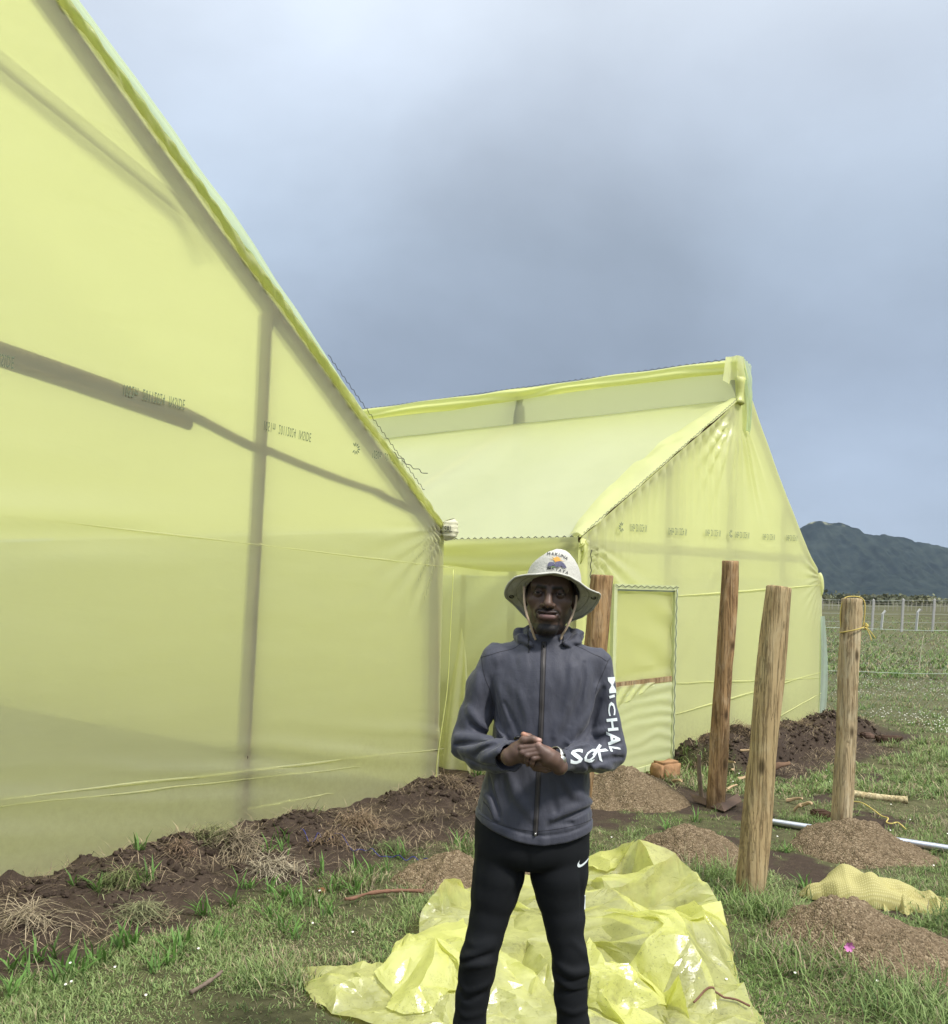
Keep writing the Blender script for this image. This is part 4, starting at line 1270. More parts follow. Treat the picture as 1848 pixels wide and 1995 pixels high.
tufts += [Vector((x_, y_, 0)) for x_, y_ in zip(rg.uniform(-2.3, .1, 60), rg.uniform(4.2, 8.0, 60)) if .15 < s_q1(x_, y_)[1] < .8]
for P in tufts:
    k = rg.integers(7, 15)
    for j in range(k):
        X.append(P.x + rg.normal(0, .018)); Y.append(P.y + rg.normal(0, .018)); L.append(rg.uniform(.06, .15)); A.append(rg.uniform(0, 6.28)); LE.append(rg.uniform(.1, .95))
        W.append(rg.uniform(.007, .013)); C.append(np.array([.13, .245, .06]) * rg.uniform(.7, 1.35))
blades('grass_tufts', np.array(X), np.array(Y), np.array(L), np.array(W), np.array(LE), np.array(A), np.array(C), 'bright green leafy grass tufts along the edge of the bare soil', 'grass', M['grass'], curl=.35)
# weeds round the base of the leaning pole and the film
rg = np.random.default_rng(56)
X, Y, L, A, LE, C, W = [], [], [], [], [], [], []
for (cx_, cy_, rr, n_) in ((1.56, 5.05, .22, 900), (1.72, 4.82, .16, 500), (1.5, 4.35, .25, 700), (1.75, 4.0, .3, 700), (2.5, 4.95, .2, 420), (2.35, 5.45, .2, 300), (1.42, 5.7, .22, 420), (-.62, 5.35, .14, 260), (.02, 6.1, .12, 200), (1.9, 3.7, .3, 500)):
    x_ = cx_ + rg.normal(0, rr * .5, n_); y_ = cy_ + rg.normal(0, rr * .5, n_)
    X += list(x_); Y += list(y_); L += list(rg.uniform(.07, .17, n_)); A += list(rg.uniform(0, 6.28, n_)); LE += list(rg.uniform(.2, 1.2, n_)); W += list(rg.uniform(.003, .006, n_))
    C += list(grass_cols(n_, rg, .3, x_, y_, .95))
blades('tall_grass', np.array(X), np.array(Y), np.array(L), np.array(W), np.array(LE), np.array(A), np.array(C), 'longer tangled grass round the poles and the film sheet', 'grass', M['grass'])
# dry roots and straw on the dug soil
rg = np.random.default_rng(57)
n_ = 20000
x_ = rg.uniform(-2.6, 4.9, n_); y_ = rg.uniform(3.4, 13.6, n_)
h, b = bank(x_, y_)
s1, q1 = s_q1(x_, y_); s2, q2 = s_q2(x_, y_)
ok = (b > .3) & ((q1 > .1) & (s1 > -.3) | (q2 > .08) & (s2 > 1.5)) & (rg.random(n_) < .3 + .7 * (n2(x_ * 3, y_ * 3, 5) > .0))
x_, y_ = x_[ok], y_[ok]
per = 5
x_ = np.repeat(x_, per) + rg.normal(0, .03, len(x_) * per); y_ = np.repeat(y_, per) + rg.normal(0, .03, len(y_) * per)
n_ = len(x_)
blades('dry_roots', x_, y_, rg.uniform(.03, .13, n_), rg.uniform(.0015, .0035, n_), rg.uniform(.7, 1.6, n_), rg.uniform(0, 6.28, n_), np.array([.36, .28, .18]) * rg.uniform(.2, 1.3, (n_, 1)) ** 1.3, 'dry pale roots and straw strewn over the dug soil', 'straw', M['straw'], zoff=.015, curl=.25)
# big uprooted tussocks
rg = np.random.default_rng(58)
X, Y, L, A, LE, C, W, Zs = [], [], [], [], [], [], [], []
for (px0, py0, rr, n_, col, ll) in ((60, 1765, .10, 220, (.40, .33, .22), (.10, .22)), (470, 1640, .14, 420, (.33, .27, .18), (.08, .22)), (530, 1665, .11, 300, (.44, .38, .27), (.08, .2)), (415, 1632, .09, 320, (.21, .22, .10), (.08, .16)),
                                    (700, 1592, .12, 560, (.27, .19, .12), (.06, .17)), (640, 1625, .10, 300, (.24, .17, .11), (.06, .15)), (240, 1700, .09, 420, (.17, .20, .08), (.08, .16)), (275, 1740, .10, 420, (.24, .25, .13), (.06, .14)), (350, 1655, .06, 220, (.26, .18, .12), (.05, .1)),
                                    (760, 1625, .1, 250, (.16, .20, .08), (.06, .14)), (880, 1530, .1, 300, (.27, .2, .13), (.06, .15)), (1450, 1455, .14, 420, (.25, .18, .11), (.06, .16)), (1385, 1470, .12, 300, (.22, .15, .09), (.06, .15)), (1560, 1425, .14, 420, (.26, .19, .12), (.06, .17)), (1360, 1480, .1, 200, (.3, .22, .14), (.06, .16)), (1500, 1440, .12, 300, (.28, .2, .13), (.06, .16))):
    P = on_ground(px0, py0, .12)
    x_ = P.x + rg.normal(0, rr * .75, n_); y_ = P.y + rg.normal(0, rr * .45, n_)
    dome = np.clip(1 - np.hypot(x_ - P.x, y_ - P.y) / rr, 0, 1) * .07
    X += list(x_); Y += list(y_); L += list(rg.uniform(*ll, n_)); A += list(np.where(rg.random(n_) < .45, rg.choice([-2.2, -1.2, -.4, .8], n_) + rg.normal(0, .5, n_), rg.uniform(0, 6.28, n_)))
    LE += list(rg.uniform(.9, 2.0, n_)); W += list(rg.uniform(.002, .0045, n_)); Zs += list(ground_h(x_, y_) + dome)
    C += list(np.array(col) * rg.uniform(.55, 1.25, (n_, 1)))
blades('dry_tussocks', np.array(X), np.array(Y), np.array(L), np.array(W), np.array(LE), np.array(A), np.array(C), 'uprooted dry grass tussocks lying on the soil bank', 'tussocks', M['straw'], Z=np.array(Zs), curl=.6)
# tiny white flowers
rg = np.random.default_rng(59)
n_ = 5200
y_ = 11 + 34 * rg.random(n_) ** 1.6; x_ = y_ * rg.uniform(.30, .56, n_)
ok = f2(x_ * .55, y_ * .4, 3, 66) > .0
x_, y_ = x_[ok], y_[ok]
xn = rg.uniform(-2, 3.3, 120); yn = rg.uniform(3.6, 9.5, 120)
okn = soil_mask(xn, yn) < .3
x_ = np.concatenate([x_, xn[okn]]); y_ = np.concatenate([y_, yn[okn]])
z_ = ground_h(x_, y_) + rg.uniform(.05, .10, len(x_)) * np.where(y_ > 11, 1.3, .7)
V = []; n_ = len(x_)
r_ = np.where(y_ > 11, rg.uniform(.0035, .0075, n_), .006)
for k in range(6):
    a_ = k / 6 * 6.283
    V.append(np.stack([x_ + r_ * math.cos(a_), y_ + r_ * math.sin(a_) * .8, z_ + r_ * .45 * math.sin(a_)], 1))
V = np.stack(V, 1).reshape(-1, 3)
F = np.arange(n_ * 6).reshape(n_, 6)
fl = mesh_obj('white_flowers', V, F, plain('white_petals', (.72, .70, .62), .8), None, smooth=False)
tag(fl, 'tiny white flowers sprinkled over the pasture grass', 'flowers', kind='stuff')

# ------------------------------------------------------------------ things lying about
def sack():
    c = on_ground(1690, 1752); c.z = gz(c.x, c.y)
    nu, nv = 90, 40
    L_ = .72
    V = []
    e = Vector((.985, -.17, 0)).normalized(); wv = Vector((.17, .985, 0)).normalized()
    for i in range(nu):
        u = i / (nu - 1)
        hw = np.interp(u, [0, .06, .16, .25, .5, .75, .9, 1.0], [.012, .06, .085, .17, .19, .17, .15, .13])
        ht = np.interp(u, [0, .06, .14, .22, .33, .48, .62, .8, .92, 1.0], [.012, .05, .06, .10, .17, .155, .12, .09, .08, .045])
        off = np.interp(u, [0, .3, .7, 1], [-.02, .0, -.01, -.05])
        for j in range(nv):
            a_ = j / (nv - 1) * 2 * math.pi
            yy = math.cos(a_) * hw; 
            zz = max(0, math.sin(a_)) ** .8 * ht if math.sin(a_) > 0 else -.012 * abs(math.sin(a_))
            k = .012 * math.sin(u * 17 + 2 * float(n2(u * 4, math.cos(a_) * 2, 3)) + yy * 18) * max(0, math.sin(a_)) + .034 * float(n2(u * 7, math.cos(a_) * 2.2 + 4, 8)) * max(0, math.sin(a_))
            P = c + e * ((u - .5) * L_ + .015 * math.sin(a_ * 3) * (u > .9)) + wv * (yy + off) + Vector((0, 0, max(.006, zz + k)))
            V.append(tuple(P))
    mm, t = mat('yellow_woven_sack')
    tc = t.n('ShaderNodeTexCoord')
    mp = t.mapping(tc.outputs['Object'], rot=(0, 0, .17))
    w1 = t.n('ShaderNodeTexWave', wave_type='BANDS', bands_direction='X', i_Scale=30.0, i_Distortion=2.5); t.l(mp, w1.inputs['Vector']); w1.inputs['Detail Scale'].default_value = 2
    w2 = t.n('ShaderNodeTexWave', wave_type='BANDS', bands_direction='Y', i_Scale=27.0, i_Distortion=2.5); t.l(mp, w2.inputs['Vector'])
    hw_ = t.math('MULTIPLY', w1.outputs['Fac'], w2.outputs['Fac'])
    cc = t.mix(hw_, (.50, .45, .17), (.66, .61, .29))
    cc = t.mix(t.ramp(t.noise(tc.outputs['Object'], 6.0, 5.0), [(.55, 0.), (.75, .35)]), cc, (.30, .24, .10))
    df = principled(t, cc, .6, t.bump(hw_, .35, .006), .3)
    tr = t.n('ShaderNodeBsdfTranslucent'); t.l(cc, tr.inputs['Color'])
    ms_ = t.n('ShaderNodeMixShader', i_Fac=.25); t.l(df.outputs[0], ms_.inputs[1]); t.l(tr.outputs[0], ms_.inputs[2])
    out(t, ms_.outputs[0])
    o = mesh_obj('woven_sack', V, grid_faces(nu, nv), mm, None, loc=c)
    tag(o, 'crumpled yellow woven sack lying on the grass above the nearest soil heap', 'sack')
    ac = Acc(); rg = np.random.default_rng(4)
    for k in range(46):
        a_ = rg.uniform(-.12, .12)
        p0 = c + e * (.35) + wv * (a_ - .05) + Vector((0, 0, rg.uniform(.005, .05)))
        p1 = p0 + e * rg.uniform(.0, .10) + wv * rg.normal(0, .03); p1.z = c.z + rg.uniform(.004, .03)
        p2 = p1 + e * rg.normal(0, .04) + wv * rg.normal(0, .03); p2.z = c.z + rg.uniform(.004, .02)
        v, f = tube(curve_pts([p0, p1, p2], 7), .0016, 4); ac.add(v, f)
    ac.obj('frayed_threads', mm, o)
    V = []
    for i in range(25):
        for j in range(9):
            u, q = i / 24, j / 8
            P = c + e * (.04 + .26 * u + .02 * math.sin(u * 9)) + wv * (-.13 - .10 * q + .03 * math.sin(u * 11)) + Vector((0, 0, max(.008, .09 * (1 - q) ** 1.3 + .018 * math.sin(u * 13 + q * 3))))
            V.append(tuple(P))
    mesh_obj('loose_mouth', V, grid_faces(25, 9), mm, o)
sack()
# galvanised pipe
a, b = on_ground(1462, 1602), on_ground(1905, 1672)
a.z = gz(a.x, a.y) + .026; b.z = gz(b.x, b.y) + .026
v, f = tube([a.lerp(b, k / 30) for k in range(31)], .024, 16, cap=False)
v2, f2_ = tube([b.lerp(a, k / 30) for k in range(31)], .020, 16, cap=False)
ac = Acc(); ac.add(v, f); ac.add(v2, f2_)
o = ac.obj('metal_pipe', plain('galvanised_steel', (.55, .57, .60), .28, .5, .85, 40, .25), None, loc=a)
tag(o, 'shiny galvanised pipe lying on the grass behind the corded pole heap', 'pipe')
# peeled billet
a, b = on_ground(1660, 1556), on_ground(1768, 1566)
for q in (a, b): q.z = gz(q.x, q.y) + .03
v, f = log_mesh(a, b, .033, .030, 14, 14, bend=.006, seed=3)
o = mesh_obj('billet', v, f, wood_mat('peeled_billet', (.62, .52, .30), (.45, .35, .18), (.72, .64, .42), knots=False), None, loc=a)
tag(o, 'short pale peeled stick of wood lying right of the corded pole', 'wood')
# yellow cord on the grass
pts = [on_ground(*p_) for p_ in ((1640, 1562), (1662, 1569), (1680, 1573), (1700, 1583), (1718, 1596), (1731, 1601), (1728, 1609), (1738, 1611), (1750, 1609), (1763, 1618), (1766, 1622))]
pts = curve_pts([(p_.x, p_.y, gz(p_.x, p_.y) + .03) for p_ in pts], 60)
v, f = tube(pts, .005, 6)
o = mesh_obj('cord', v, f, mm_rope, None, loc=pts[0])
tag(o, 'length of yellow cord trailing over the grass behind the soil heap', 'cord')
# stone by the door
rgs = np.random.default_rng(3)
import bmesh
def rock(name, px0, py0, dims, col, label, cat, seed, rot=0, sub=3, grp=None):
    bm = bmesh.new(); bmesh.ops.create_cube(bm, size=1.0)
    bmesh.ops.bevel(bm, geom=bm.edges[:], offset=.12, segments=2, affect='EDGES')
    bmesh.ops.subdivide_edges(bm, edges=bm.edges[:], cuts=2, use_grid_fill=True)
    v = np.array([tuple(q.co) for q in bm.verts]); f = [[q.index for q in p_.verts] for p_ in bm.faces]; bm.free()
    v = v * (1 + .22 * n3(v[:, 0] * 1.7, v[:, 1] * 1.7, v[:, 2] * 1.7, seed)[:, None] + .06 * n3(v[:, 0] * 6, v[:, 1] * 6, v[:, 2] * 6, seed + 1)[:, None])
    v = v * np.array(dims)
    c_, s_ = math.cos(rot), math.sin(rot)
    v = np.stack([v[:, 0] * c_ - v[:, 1] * s_, v[:, 0] * s_ + v[:, 1] * c_, v[:, 2]], 1)
    P = on_ground(px0, py0); P.z = gz(P.x, P.y)
    v = v + np.array(P) + np.array([0, 0, dims[2] * .42])
    o = mesh_obj(name, v, f, plain(name + '_surface', col, .9, .1, 0, 22, .45, .8), None, loc=P)
    tag(o, label, cat, grp)
    return o
rock('stone', 1298, 1516, (.24, .16, .17), (.36, .21, .11), 'squarish orange-brown stone by the foot of the door', 'stone', 3, .6)
rock('soil_clod', 1731, 1447, (.26, .15, .085), (.075, .048, .034), 'reddish brown clod of earth on the grass far right', 'clod', 5)
rock('soil_clod', 1690, 1440, (.13, .10, .07), (.13, .085, .065), 'small reddish clod just left of the far right clod', 'clod', 6)
rock('soil_clod', 1598, 1592, (.12, .10, .06), (.07, .042, .028), 'dark clod of earth beside the corded pole', 'clod', 8)
rock('soil_clod', 627, 1743, (.035, .03, .025), (.25, .12, .06), 'tiny orange clod in the grass left of the film sheet', 'clod', 9)
# weathered stake
v, f = log_mesh(on_ground(1372, 1566) - Vector((0, 0, .05)), at(1363, 1472, on_ground(1372, 1566).y), .016, .014, 10, 12, seed=6, rough=.2)
o = mesh_obj('stake', v, f, plain('old_stake', (.22, .17, .12), .9, .1, 0, 30, .4), None, loc=on_ground(1372, 1566))
tag(o, 'thin weathered stake standing left of the slim reddish pole', 'stake')
# rusty bent sheet
P = on_ground(1410, 1585); P.z = gz(P.x, P.y)
V = []
for (a_, b_) in ((1352, 1566), (1412, 1588), (1446, 1572)):
    for k, (dz, dy) in enumerate(((.02, 0), (.055, .12))):
        q = on_ground(a_, b_); V.append((q.x, q.y + dy, gz(q.x, q.y) + dz + (.03 if a_ == 1446 else 0)))
V2 = [(x, y, z - .004) for (x, y, z) in V]
fs = [(0, 2, 3, 1), (2, 4, 5, 3)]
fs2 = [tuple(i + 6 for i in ff[::-1]) for ff in fs]
o = mesh_obj('scrap_sheet', V + V2, fs + fs2 + [(0, 6, 8, 2), (2, 8, 10, 4), (1, 3, 9, 7), (3, 5, 11, 9), (0, 1, 7, 6), (4, 10, 11, 5)], plain('rusty_sheet', (.105, .068, .048), .7, .3, .2, 14, .4), None, smooth=False, loc=P)
tag(o, 'bent rusty metal sheet at the foot of the slim reddish pole', 'scrap')
# fallen branch, twig, cane, strings
def curve_thing(name, pts, rad, m_, label, cat, n=40, seg=8, knobby=0.0, lift=.02, ground_=True, grp=None):
    Q = [on_ground(*p_) for p_ in pts] if ground_ else pts
    if ground_: Q = [(q.x, q.y, gz(q.x, q.y) + lift) for q in Q]
    C = curve_pts(Q, n)
    r_ = np.full(n, rad) * (1 + knobby * n2(np.arange(n) * .6, np.zeros(n), 4)) * np.linspace(1, .6, n)
    v, f = tube(C, r_, seg)
    o = mesh_obj(name, v, f, m_, None, loc=C[0])
    tag(o, label, cat, grp)
    return o
bark = plain('bark', (.20, .11, .075), .9, .1, 0, 30, .4, .6)
curve_thing('branch', [(825, 1752), (790, 1752), (750, 1754), (715, 1760), (690, 1768), (672, 1771)], .012, bark, 'thin reddish branch lying in the grass left of the film sheet', 'branch', knobby=.35, lift=.04)
curve_thing('branch', [(372, 1952), (395, 1937), (420, 1922), (432, 1912)], .010, plain('grey_bark', (.17, .13, .10), .9, .1, 0, 30, .4), 'dark grey stick lying in the lower left grass', 'branch', knobby=.3, lift=.03)
curve_thing('branch', [(1225, 1508), (1250, 1512), (1280, 1517), (1296, 1522)], .012, bark, 'short stick lying against the stone by the door', 'branch', knobby=.3)
curve_thing('cane', [(1797, 1310), (1800, 1306)], .006, plain('dry_cane', (.55, .50, .35), .8), 'thin pale dry cane leaning in the pasture at the far right', 'cane', n=4, seg=6) if False else None
Pc = on_ground(1791, 1306)
curve_thing('cane', [Pc, at(1795, 1272, Pc.y), at(1800, 1240, Pc.y)], .012, plain('dry_cane', (.55, .50, .35), .8), 'thin pale dry cane leaning in the pasture at the far right', 'cane', n=8, seg=6, ground_=False)
blue = plain('blue_string', (.035, .045, .20), .7)
C = []
for k in range(70):
    q = k / 69
    P = on_ground(585 + 255 * q, 1655 + 30 * q + 9 * float(n2(q * 14, .2, 3)))
    C.append((P.x, P.y, gz(P.x, P.y) + .022 + .012 * math.sin(q * 60)))
v, f = tube(C, .0028, 5)
o = mesh_obj('string', v, f, blue, None, loc=C[0]); tag(o, 'thin blue string trailing over the dug soil left of the man', 'string')
# split wood chips
chip = plain('split_wood', (.46, .33, .20), .85, .1, 0, 25, .3)
CH = [(1425, 1512, 30, -4), (1445, 1505, 26, 5), (1440, 1521, 34, 2), (1405, 1508, 24, 8), (1535, 1563, 26, 6), (1560, 1572, 20, 8), (1415, 1545, 20, -3), (1310, 1525, 20, 9), (1548, 1583, 14, 2)]
CHL = ['pale wood chip, leftmost upper of those between the slim pole and the leaning pole', 'pale wood chip highest of those between the slim pole and the leaning pole', 'longest pale wood chip between the slim and the leaning pole', 'pale wood chip touching the left side of the slim reddish pole',
       'pale wood chip on bare soil right of the leaning pole', 'pale wood chip farthest right of the loose chips', 'pale wood chip at the foot of the slim reddish pole', 'pale wood chip just below the stone by the door', 'tiny pale wood chip nearest the corded pole']
first = None
for k, (a_, b_, w_, sl) in enumerate(CH):
    A = on_ground(a_, b_); B = on_ground(a_ + w_, b_ + sl)
    if first is None:
        v, f = log_mesh((0, 0, 0), (.12, .02, .01), .013, .008, 6, 5, bend=.006, seed=4, rough=.3)
        first = mesh_obj('wood_chip', v, f, chip, None, smooth=False); o = first
    else:
        o = first.copy(); COL.objects.link(o)
    o.location = (A.x, A.y, gz(A.x, A.y) + .025)
    o.rotation_euler = (.2 * k, 0, math.atan2(B.y - A.y, B.x - A.x))
    sc_ = (B - A).length / .12
    o.scale = (sc_, 1 + .3 * (k % 3), 1)
    tag(o, CHL[k], 'wood chip', 'wood chips scattered between the poles')
P = on_ground(1500, 1512); P.z = gz(P.x, P.y)
V = []
for i in range(12):
    for j in range(9):
        u, w_ = i / 11, (j / 8 - .5) * 3.6
        V.append((P.x + .17 * u + .01 * math.sin(u * 8), P.y + .035 * math.sin(w_), P.z + .05 + .06 * u + .035 * math.cos(w_) * (1 + .4 * math.sin(u * 5))))
o = mesh_obj('bark_curl', V, grid_faces(12, 9), plain('bark_curl_surface', (.17, .105, .07), .9, .1, 0, 30, .4), None, loc=P)
md = o.modifiers.new('thick', 'SOLIDIFY'); md.thickness = .006
tag(o, 'curled piece of brown bark behind the thick leaning pole', 'bark')
# pink flower
P = on_ground(1651, 1880); P.z = gz(P.x, P.y)
fr = empty('pink_flower', P)
tag(fr, 'single pink flower in the grass beside the nearest heap', 'flower')
v, f = tube([P, P + Vector((.004, 0, .05)), P + Vector((0, -.01, .085))], .002, 5); mesh_obj('stem', v, f, plain('flower_stem', (.08, .14, .04), .7), fr)
pm = plain('pink_petal', (.62, .22, .48), .6)
c0 = P + Vector((0, -.012, .088))
pf = None
for k in range(6):
    a_ = k / 6 * 6.28
    e = Vector((math.cos(a_), -.5, math.sin(a_))).normalized(); w_ = e.cross(Vector((0, -1, .2))).normalized()
    V = [c0, c0 + e * .012 + w_ * .008, c0 + e * .024 + w_ * .006 + Vector((0, -.004, 0)), c0 + e * .026, c0 + e * .024 - w_ * .006 + Vector((0, -.004, 0)), c0 + e * .012 - w_ * .008]
    mesh_obj('petal', [tuple(q) for q in V], [(0, 1, 2, 3, 4, 5)], pm, fr, smooth=False)

# ------------------------------------------------------------------ fences out on the pasture
conc = plain('concrete_post', (.40, .39, .37), .9, .1, 0, 12, .25)
P0 = on_ground(1500, 1224)
ff = empty('pasture_fence', P0)
tag(ff, 'fence of tall pale concrete posts with thin wires, nearer of the two pasture fences', 'fence')
proto = None
tops = []
for (a_, b_, c_, d_) in ((1497, 1226, 1500, 1166), (1597, 1229, 1601, 1166), (1699, 1230, 1703, 1169), (1757, 1232, 1761, 1168), (1817, 1232, 1822, 1168)):
    B = on_ground(a_, b_); T = at(c_, d_, B.y)
    w_ = .048
    V = []
    for q in (B - Vector((0, 0, .3)), T):
        for (sx, sy) in ((-1, -1), (1, -1), (1, 1), (-1, 1)): V.append(tuple(q + Vector((sx * w_, sy * w_, 0))))
    V.append(tuple(T + Vector((0, 0, .06))))
    mesh_obj('post', V, [(0, 1, 5, 4), (1, 2, 6, 5), (2, 3, 7, 6), (3, 0, 4, 7), (4, 5, 8), (5, 6, 8), (6, 7, 8), (7, 4, 8)], conc, ff, smooth=False)
    tops.append((B, T))
ac = Acc()
for q in (.3, .55, .8, .97):
    pts = [b_.lerp(t_, q) for b_, t_ in tops]
    pts = pts + [pts[-1] + (pts[-1] - pts[0]) * .4]
    v, f = tube(pts, .006, 4); ac.add(v, f)
ac.obj('fence_wire', plain('fence_wire', (.40, .42, .40), .5, .4, .5), ff)
for k, (a_, b_, c_, d_, e_, g_) in enumerate(((1717, 1227, 1721, 1196, 1726, 1190), (1785, 1229, 1789, 1193, 1794, 1187))):
    B = on_ground(a_, b_); B.z = gz(B.x, B.y)
    v, f = tube([B - Vector((0, 0, .2)), at(c_, d_, B.y), at(e_, g_, B.y)], .07, 4)
    o = mesh_obj('bent_post', v, f, plain('white_post', (.50, .50, .47), .9, .1), None, smooth=False, loc=B)
    tag(o, ('left' if k == 0 else 'right') + ' one of two short white posts with bent tops in the pasture', 'post', 'short white posts with bent tops')
rg = np.random.default_rng(9)
ac = Acc()
for k in range(190):
    x_ = 26 + k * .62 + rg.normal(0, .08); y_ = 132 - k * .02
    h_ = rg.uniform(1.0, 1.35); w_ = rg.uniform(.04, .07)
    V = [(x_ - w_, y_, -.1), (x_ + w_, y_, -.1), (x_ + w_ * .7 + .05, y_, h_), (x_ - w_ * .7 + .05, y_, h_), (x_, y_ + w_, -.1), (x_ + .05, y_ + w_, h_)]
    ac.add(V, [(0, 1, 2, 3), (1, 4, 5, 2), (4, 0, 3, 5), (3, 2, 5)])
v, f = tube([(26, 132, .95), (144, 129, .95)], .02, 4); ac.add(v, f)
o = ac.obj('stake_fence', plain('grey_stakes', (.30, .28, .23), .9), None, smooth=False, loc=(60, 131, 0))
tag(o, 'long low fence of thin grey stakes below the scrub', 'fence')
# chain link in front of the pasture
A = on_ground(1560, 1394); B = on_ground(2100, 1404)
cf = empty('chain_link_fence', A)
tag(cf, 'pale green chain link fence running right from the far greenhouse', 'fence')
e = (B - A); Lf = e.length; e /= Lf
H = 1.36; cell = .105
ac = Acc()
def wire_seg(P, Q, r):
    v, f = tube([P, Q], r, 3, cap=False); ac.add(v, f)
k = -H
while k < Lf:
    s0, s1 = max(0, k), min(Lf, k + H)
    if s1 > s0:
        wire_seg(A + e * s0 + Vector((0, 0, s0 - k)), A + e * s1 + Vector((0, 0, s1 - k)), .0019)
        wire_seg(A + e * s0 + Vector((0, .004, H - (s0 - k))), A + e * s1 + Vector((0, .004, H - (s1 - k))), .0019)
    k += cell * 1.41
ac.obj('mesh', plain('green_wire', (.30, .35, .27), .5, .4, .3), cf)
for z in (.62, 1.22):
    v, f = tube([A + e * q + Vector((0, -.01, z + .008 * math.sin(q * 3))) for q in np.linspace(0, Lf, 12)], .0028, 5)
    mesh_obj('line_wire', v, f, plain('pale_line_wire', (.48, .55, .48), .5, .3, .2), cf)
for q in (0.0, Lf):
    v, f = log_mesh(A + e * q - Vector((0, 0, .2)), A + e * q + Vector((0, 0, 1.45)), .05, .05, 10, 8, seed=2)
    mesh_obj('fence_post', v, f, M['wood_grey'], cf)

# ------------------------------------------------------------------ crumpled film sheet on the ground
from mathutils.geometry import delaunay_2d_cdt
def F_(zx, zy, z):                       # a fold corner of the sheet: picture position and its height above the grass
    q = on_ground(581.9 + zx * .4948, 1621 + zy * .4948, z); return (q.x, q.y, z)
RIM = [F_(*q) for q in ((8, 540, .01), (20, 600, .01), (60, 662, .01), (130, 712, .01), (290, 748, .01), (420, 800, .01), (700, 850, .01), (1000, 870, .01), (1400, 870, .01), (1850, 800, .01), (1835, 745, .01), (1800, 690, .01), (1740, 610, .01),
       (1715, 480, .02), (1690, 385, .05), (1660, 300, .09), (1610, 215, .17), (1580, 200, .10), (1550, 160, .20), (1485, 88, .29), (1340, 32, .33), (1250, 80, .20), (1150, 97, .12), (1080, 150, .08), (980, 185, .09), (890, 170, .11), (760, 205, .06), (690, 210, .07), (640, 235, .09),
       (575, 190, .26), (540, 245, .20), (500, 292, .15), (475, 360, .10), (440, 418, .10), (358, 492, .13), (352, 522, .08), (290, 526, .03), (150, 530, .03))]
INN = [F_(q[0], q[1], q[2] * (1.06 if q[2] > .09 else .97)) for q in ((600, 300, .13), (565, 325, .11), (650, 350, .10), (685, 250, .09), (440, 440, .15), (540, 425, .18), (655, 424, .19), (760, 440, .17), (365, 642, .03), (300, 562, .08), (200, 572, .09), (150, 602, .07), (250, 645, .03), (340, 690, .03), (480, 600, .10), (560, 645, .08), (420, 722, .02),
       (790, 520, .13), (860, 490, .15), (1000, 476, .17), (870, 580, .06), (940, 560, .10), (1155, 240, .12), (1230, 225, .16), (1300, 262, .16), (1370, 342, .04), (1385, 395, .06), (1290, 540, .09), (1215, 520, .12), (1140, 420, .14), (1200, 330, .16), (1060, 300, .12), (960, 320, .10), (860, 330, .09), (900, 420, .12), (1030, 400, .12),
       (1155, 197, .13), (1300, 207, .10), (1505, 215, .13), (1400, 130, .25), (1270, 118, .20), (1210, 172, .14), (1400, 292, .07), (1480, 318, .25), (1440, 370, .22), (1362, 440, .18), (1302, 520, .17), (1335, 560, .13), (1432, 642, .04), (1500, 560, .14), (1590, 492, .15), (1540, 420, .20), (1600, 345, .19), (1560, 290, .19), (1680, 475, .05), (1512, 602, .12), (1502, 682, .02), (1620, 600, .05), (1650, 690, .02),
       (1140, 532, .16), (1250, 560, .15), (1330, 602, .11), (1450, 690, .03), (1540, 725, .02), (1620, 760, .02), (1260, 690, .05), (1200, 640, .10), (1350, 700, .04), (1150, 620, .11), (1140, 700, .05), (1000, 640, .05), (900, 662, .08), (780, 602, .10), (800, 702, .04), (700, 700, .06), (600, 742, .03), (850, 742, .02), (690, 560, .12), (640, 620, .09), (1060, 560, .10), (1030, 720, .05), (1300, 780, .03), (1500, 790, .02), (1000, 790, .03), (700, 790, .03), (520, 700, .04))]
P3 = RIM + INN
nR = len(RIM)
cons = [(i, (i + 1) % nR) for i in range(nR)]
ov, oe, of, o1, o2, o3 = delaunay_2d_cdt([Vector((p_[0], p_[1])) for p_ in P3], cons, [], 1, 1e-5)
TV = []
for k, v_ in enumerate(ov):
    src = o1[k][0] if len(o1[k]) else min(range(len(P3)), key=lambda q: (P3[q][0] - v_.x) ** 2 + (P3[q][1] - v_.y) ** 2)
    TV.append((v_.x, v_.y, P3[src][2]))
TV = np.array(TV); TF = [tuple(ff) for ff in of if len(ff) == 3]
rgs = np.random.default_rng(21)
def crumple(V, F, levels, amp, tagv=None):
    """split every panel into smaller ones along creases that do not quite line up"""
    tagv = list(range(len(F)))
    for L_ in range(levels):
        V = list(map(np.array, V)); mid = {}; NF = []
        def m_(a, b):
            k = (min(a, b), max(a, b))
            if k not in mid:
                p, q = V[a], V[b]; ln = np.linalg.norm(p - q)
                t_ = .5 + rgs.uniform(-.14, .14)
                c = p * (1 - t_) + q * t_
                c = c + rgs.normal(0, 1, 3) * ln * amp * np.array((.5, .5, 1.0))
                c[2] = max(c[2], .012)
                mid[k] = len(V); V.append(c)
            return mid[k]
        for (a, b, c) in F:
            ab, bc, ca = m_(a, b), m_(b, c), m_(c, a)
            NF += [(a, ab, ca), (ab, b, bc), (ca, bc, c), (ab, bc, ca)]
        F = NF; amp *= .72; tagv = [t_ for t_ in tagv for _ in range(4)]
    return np.array(V), F, np.array(tagv)
SV, SF, ST = crumple(TV, TF, 3, .075)
SV[:, 2] += ground_h(SV[:, 0], SV[:, 1])
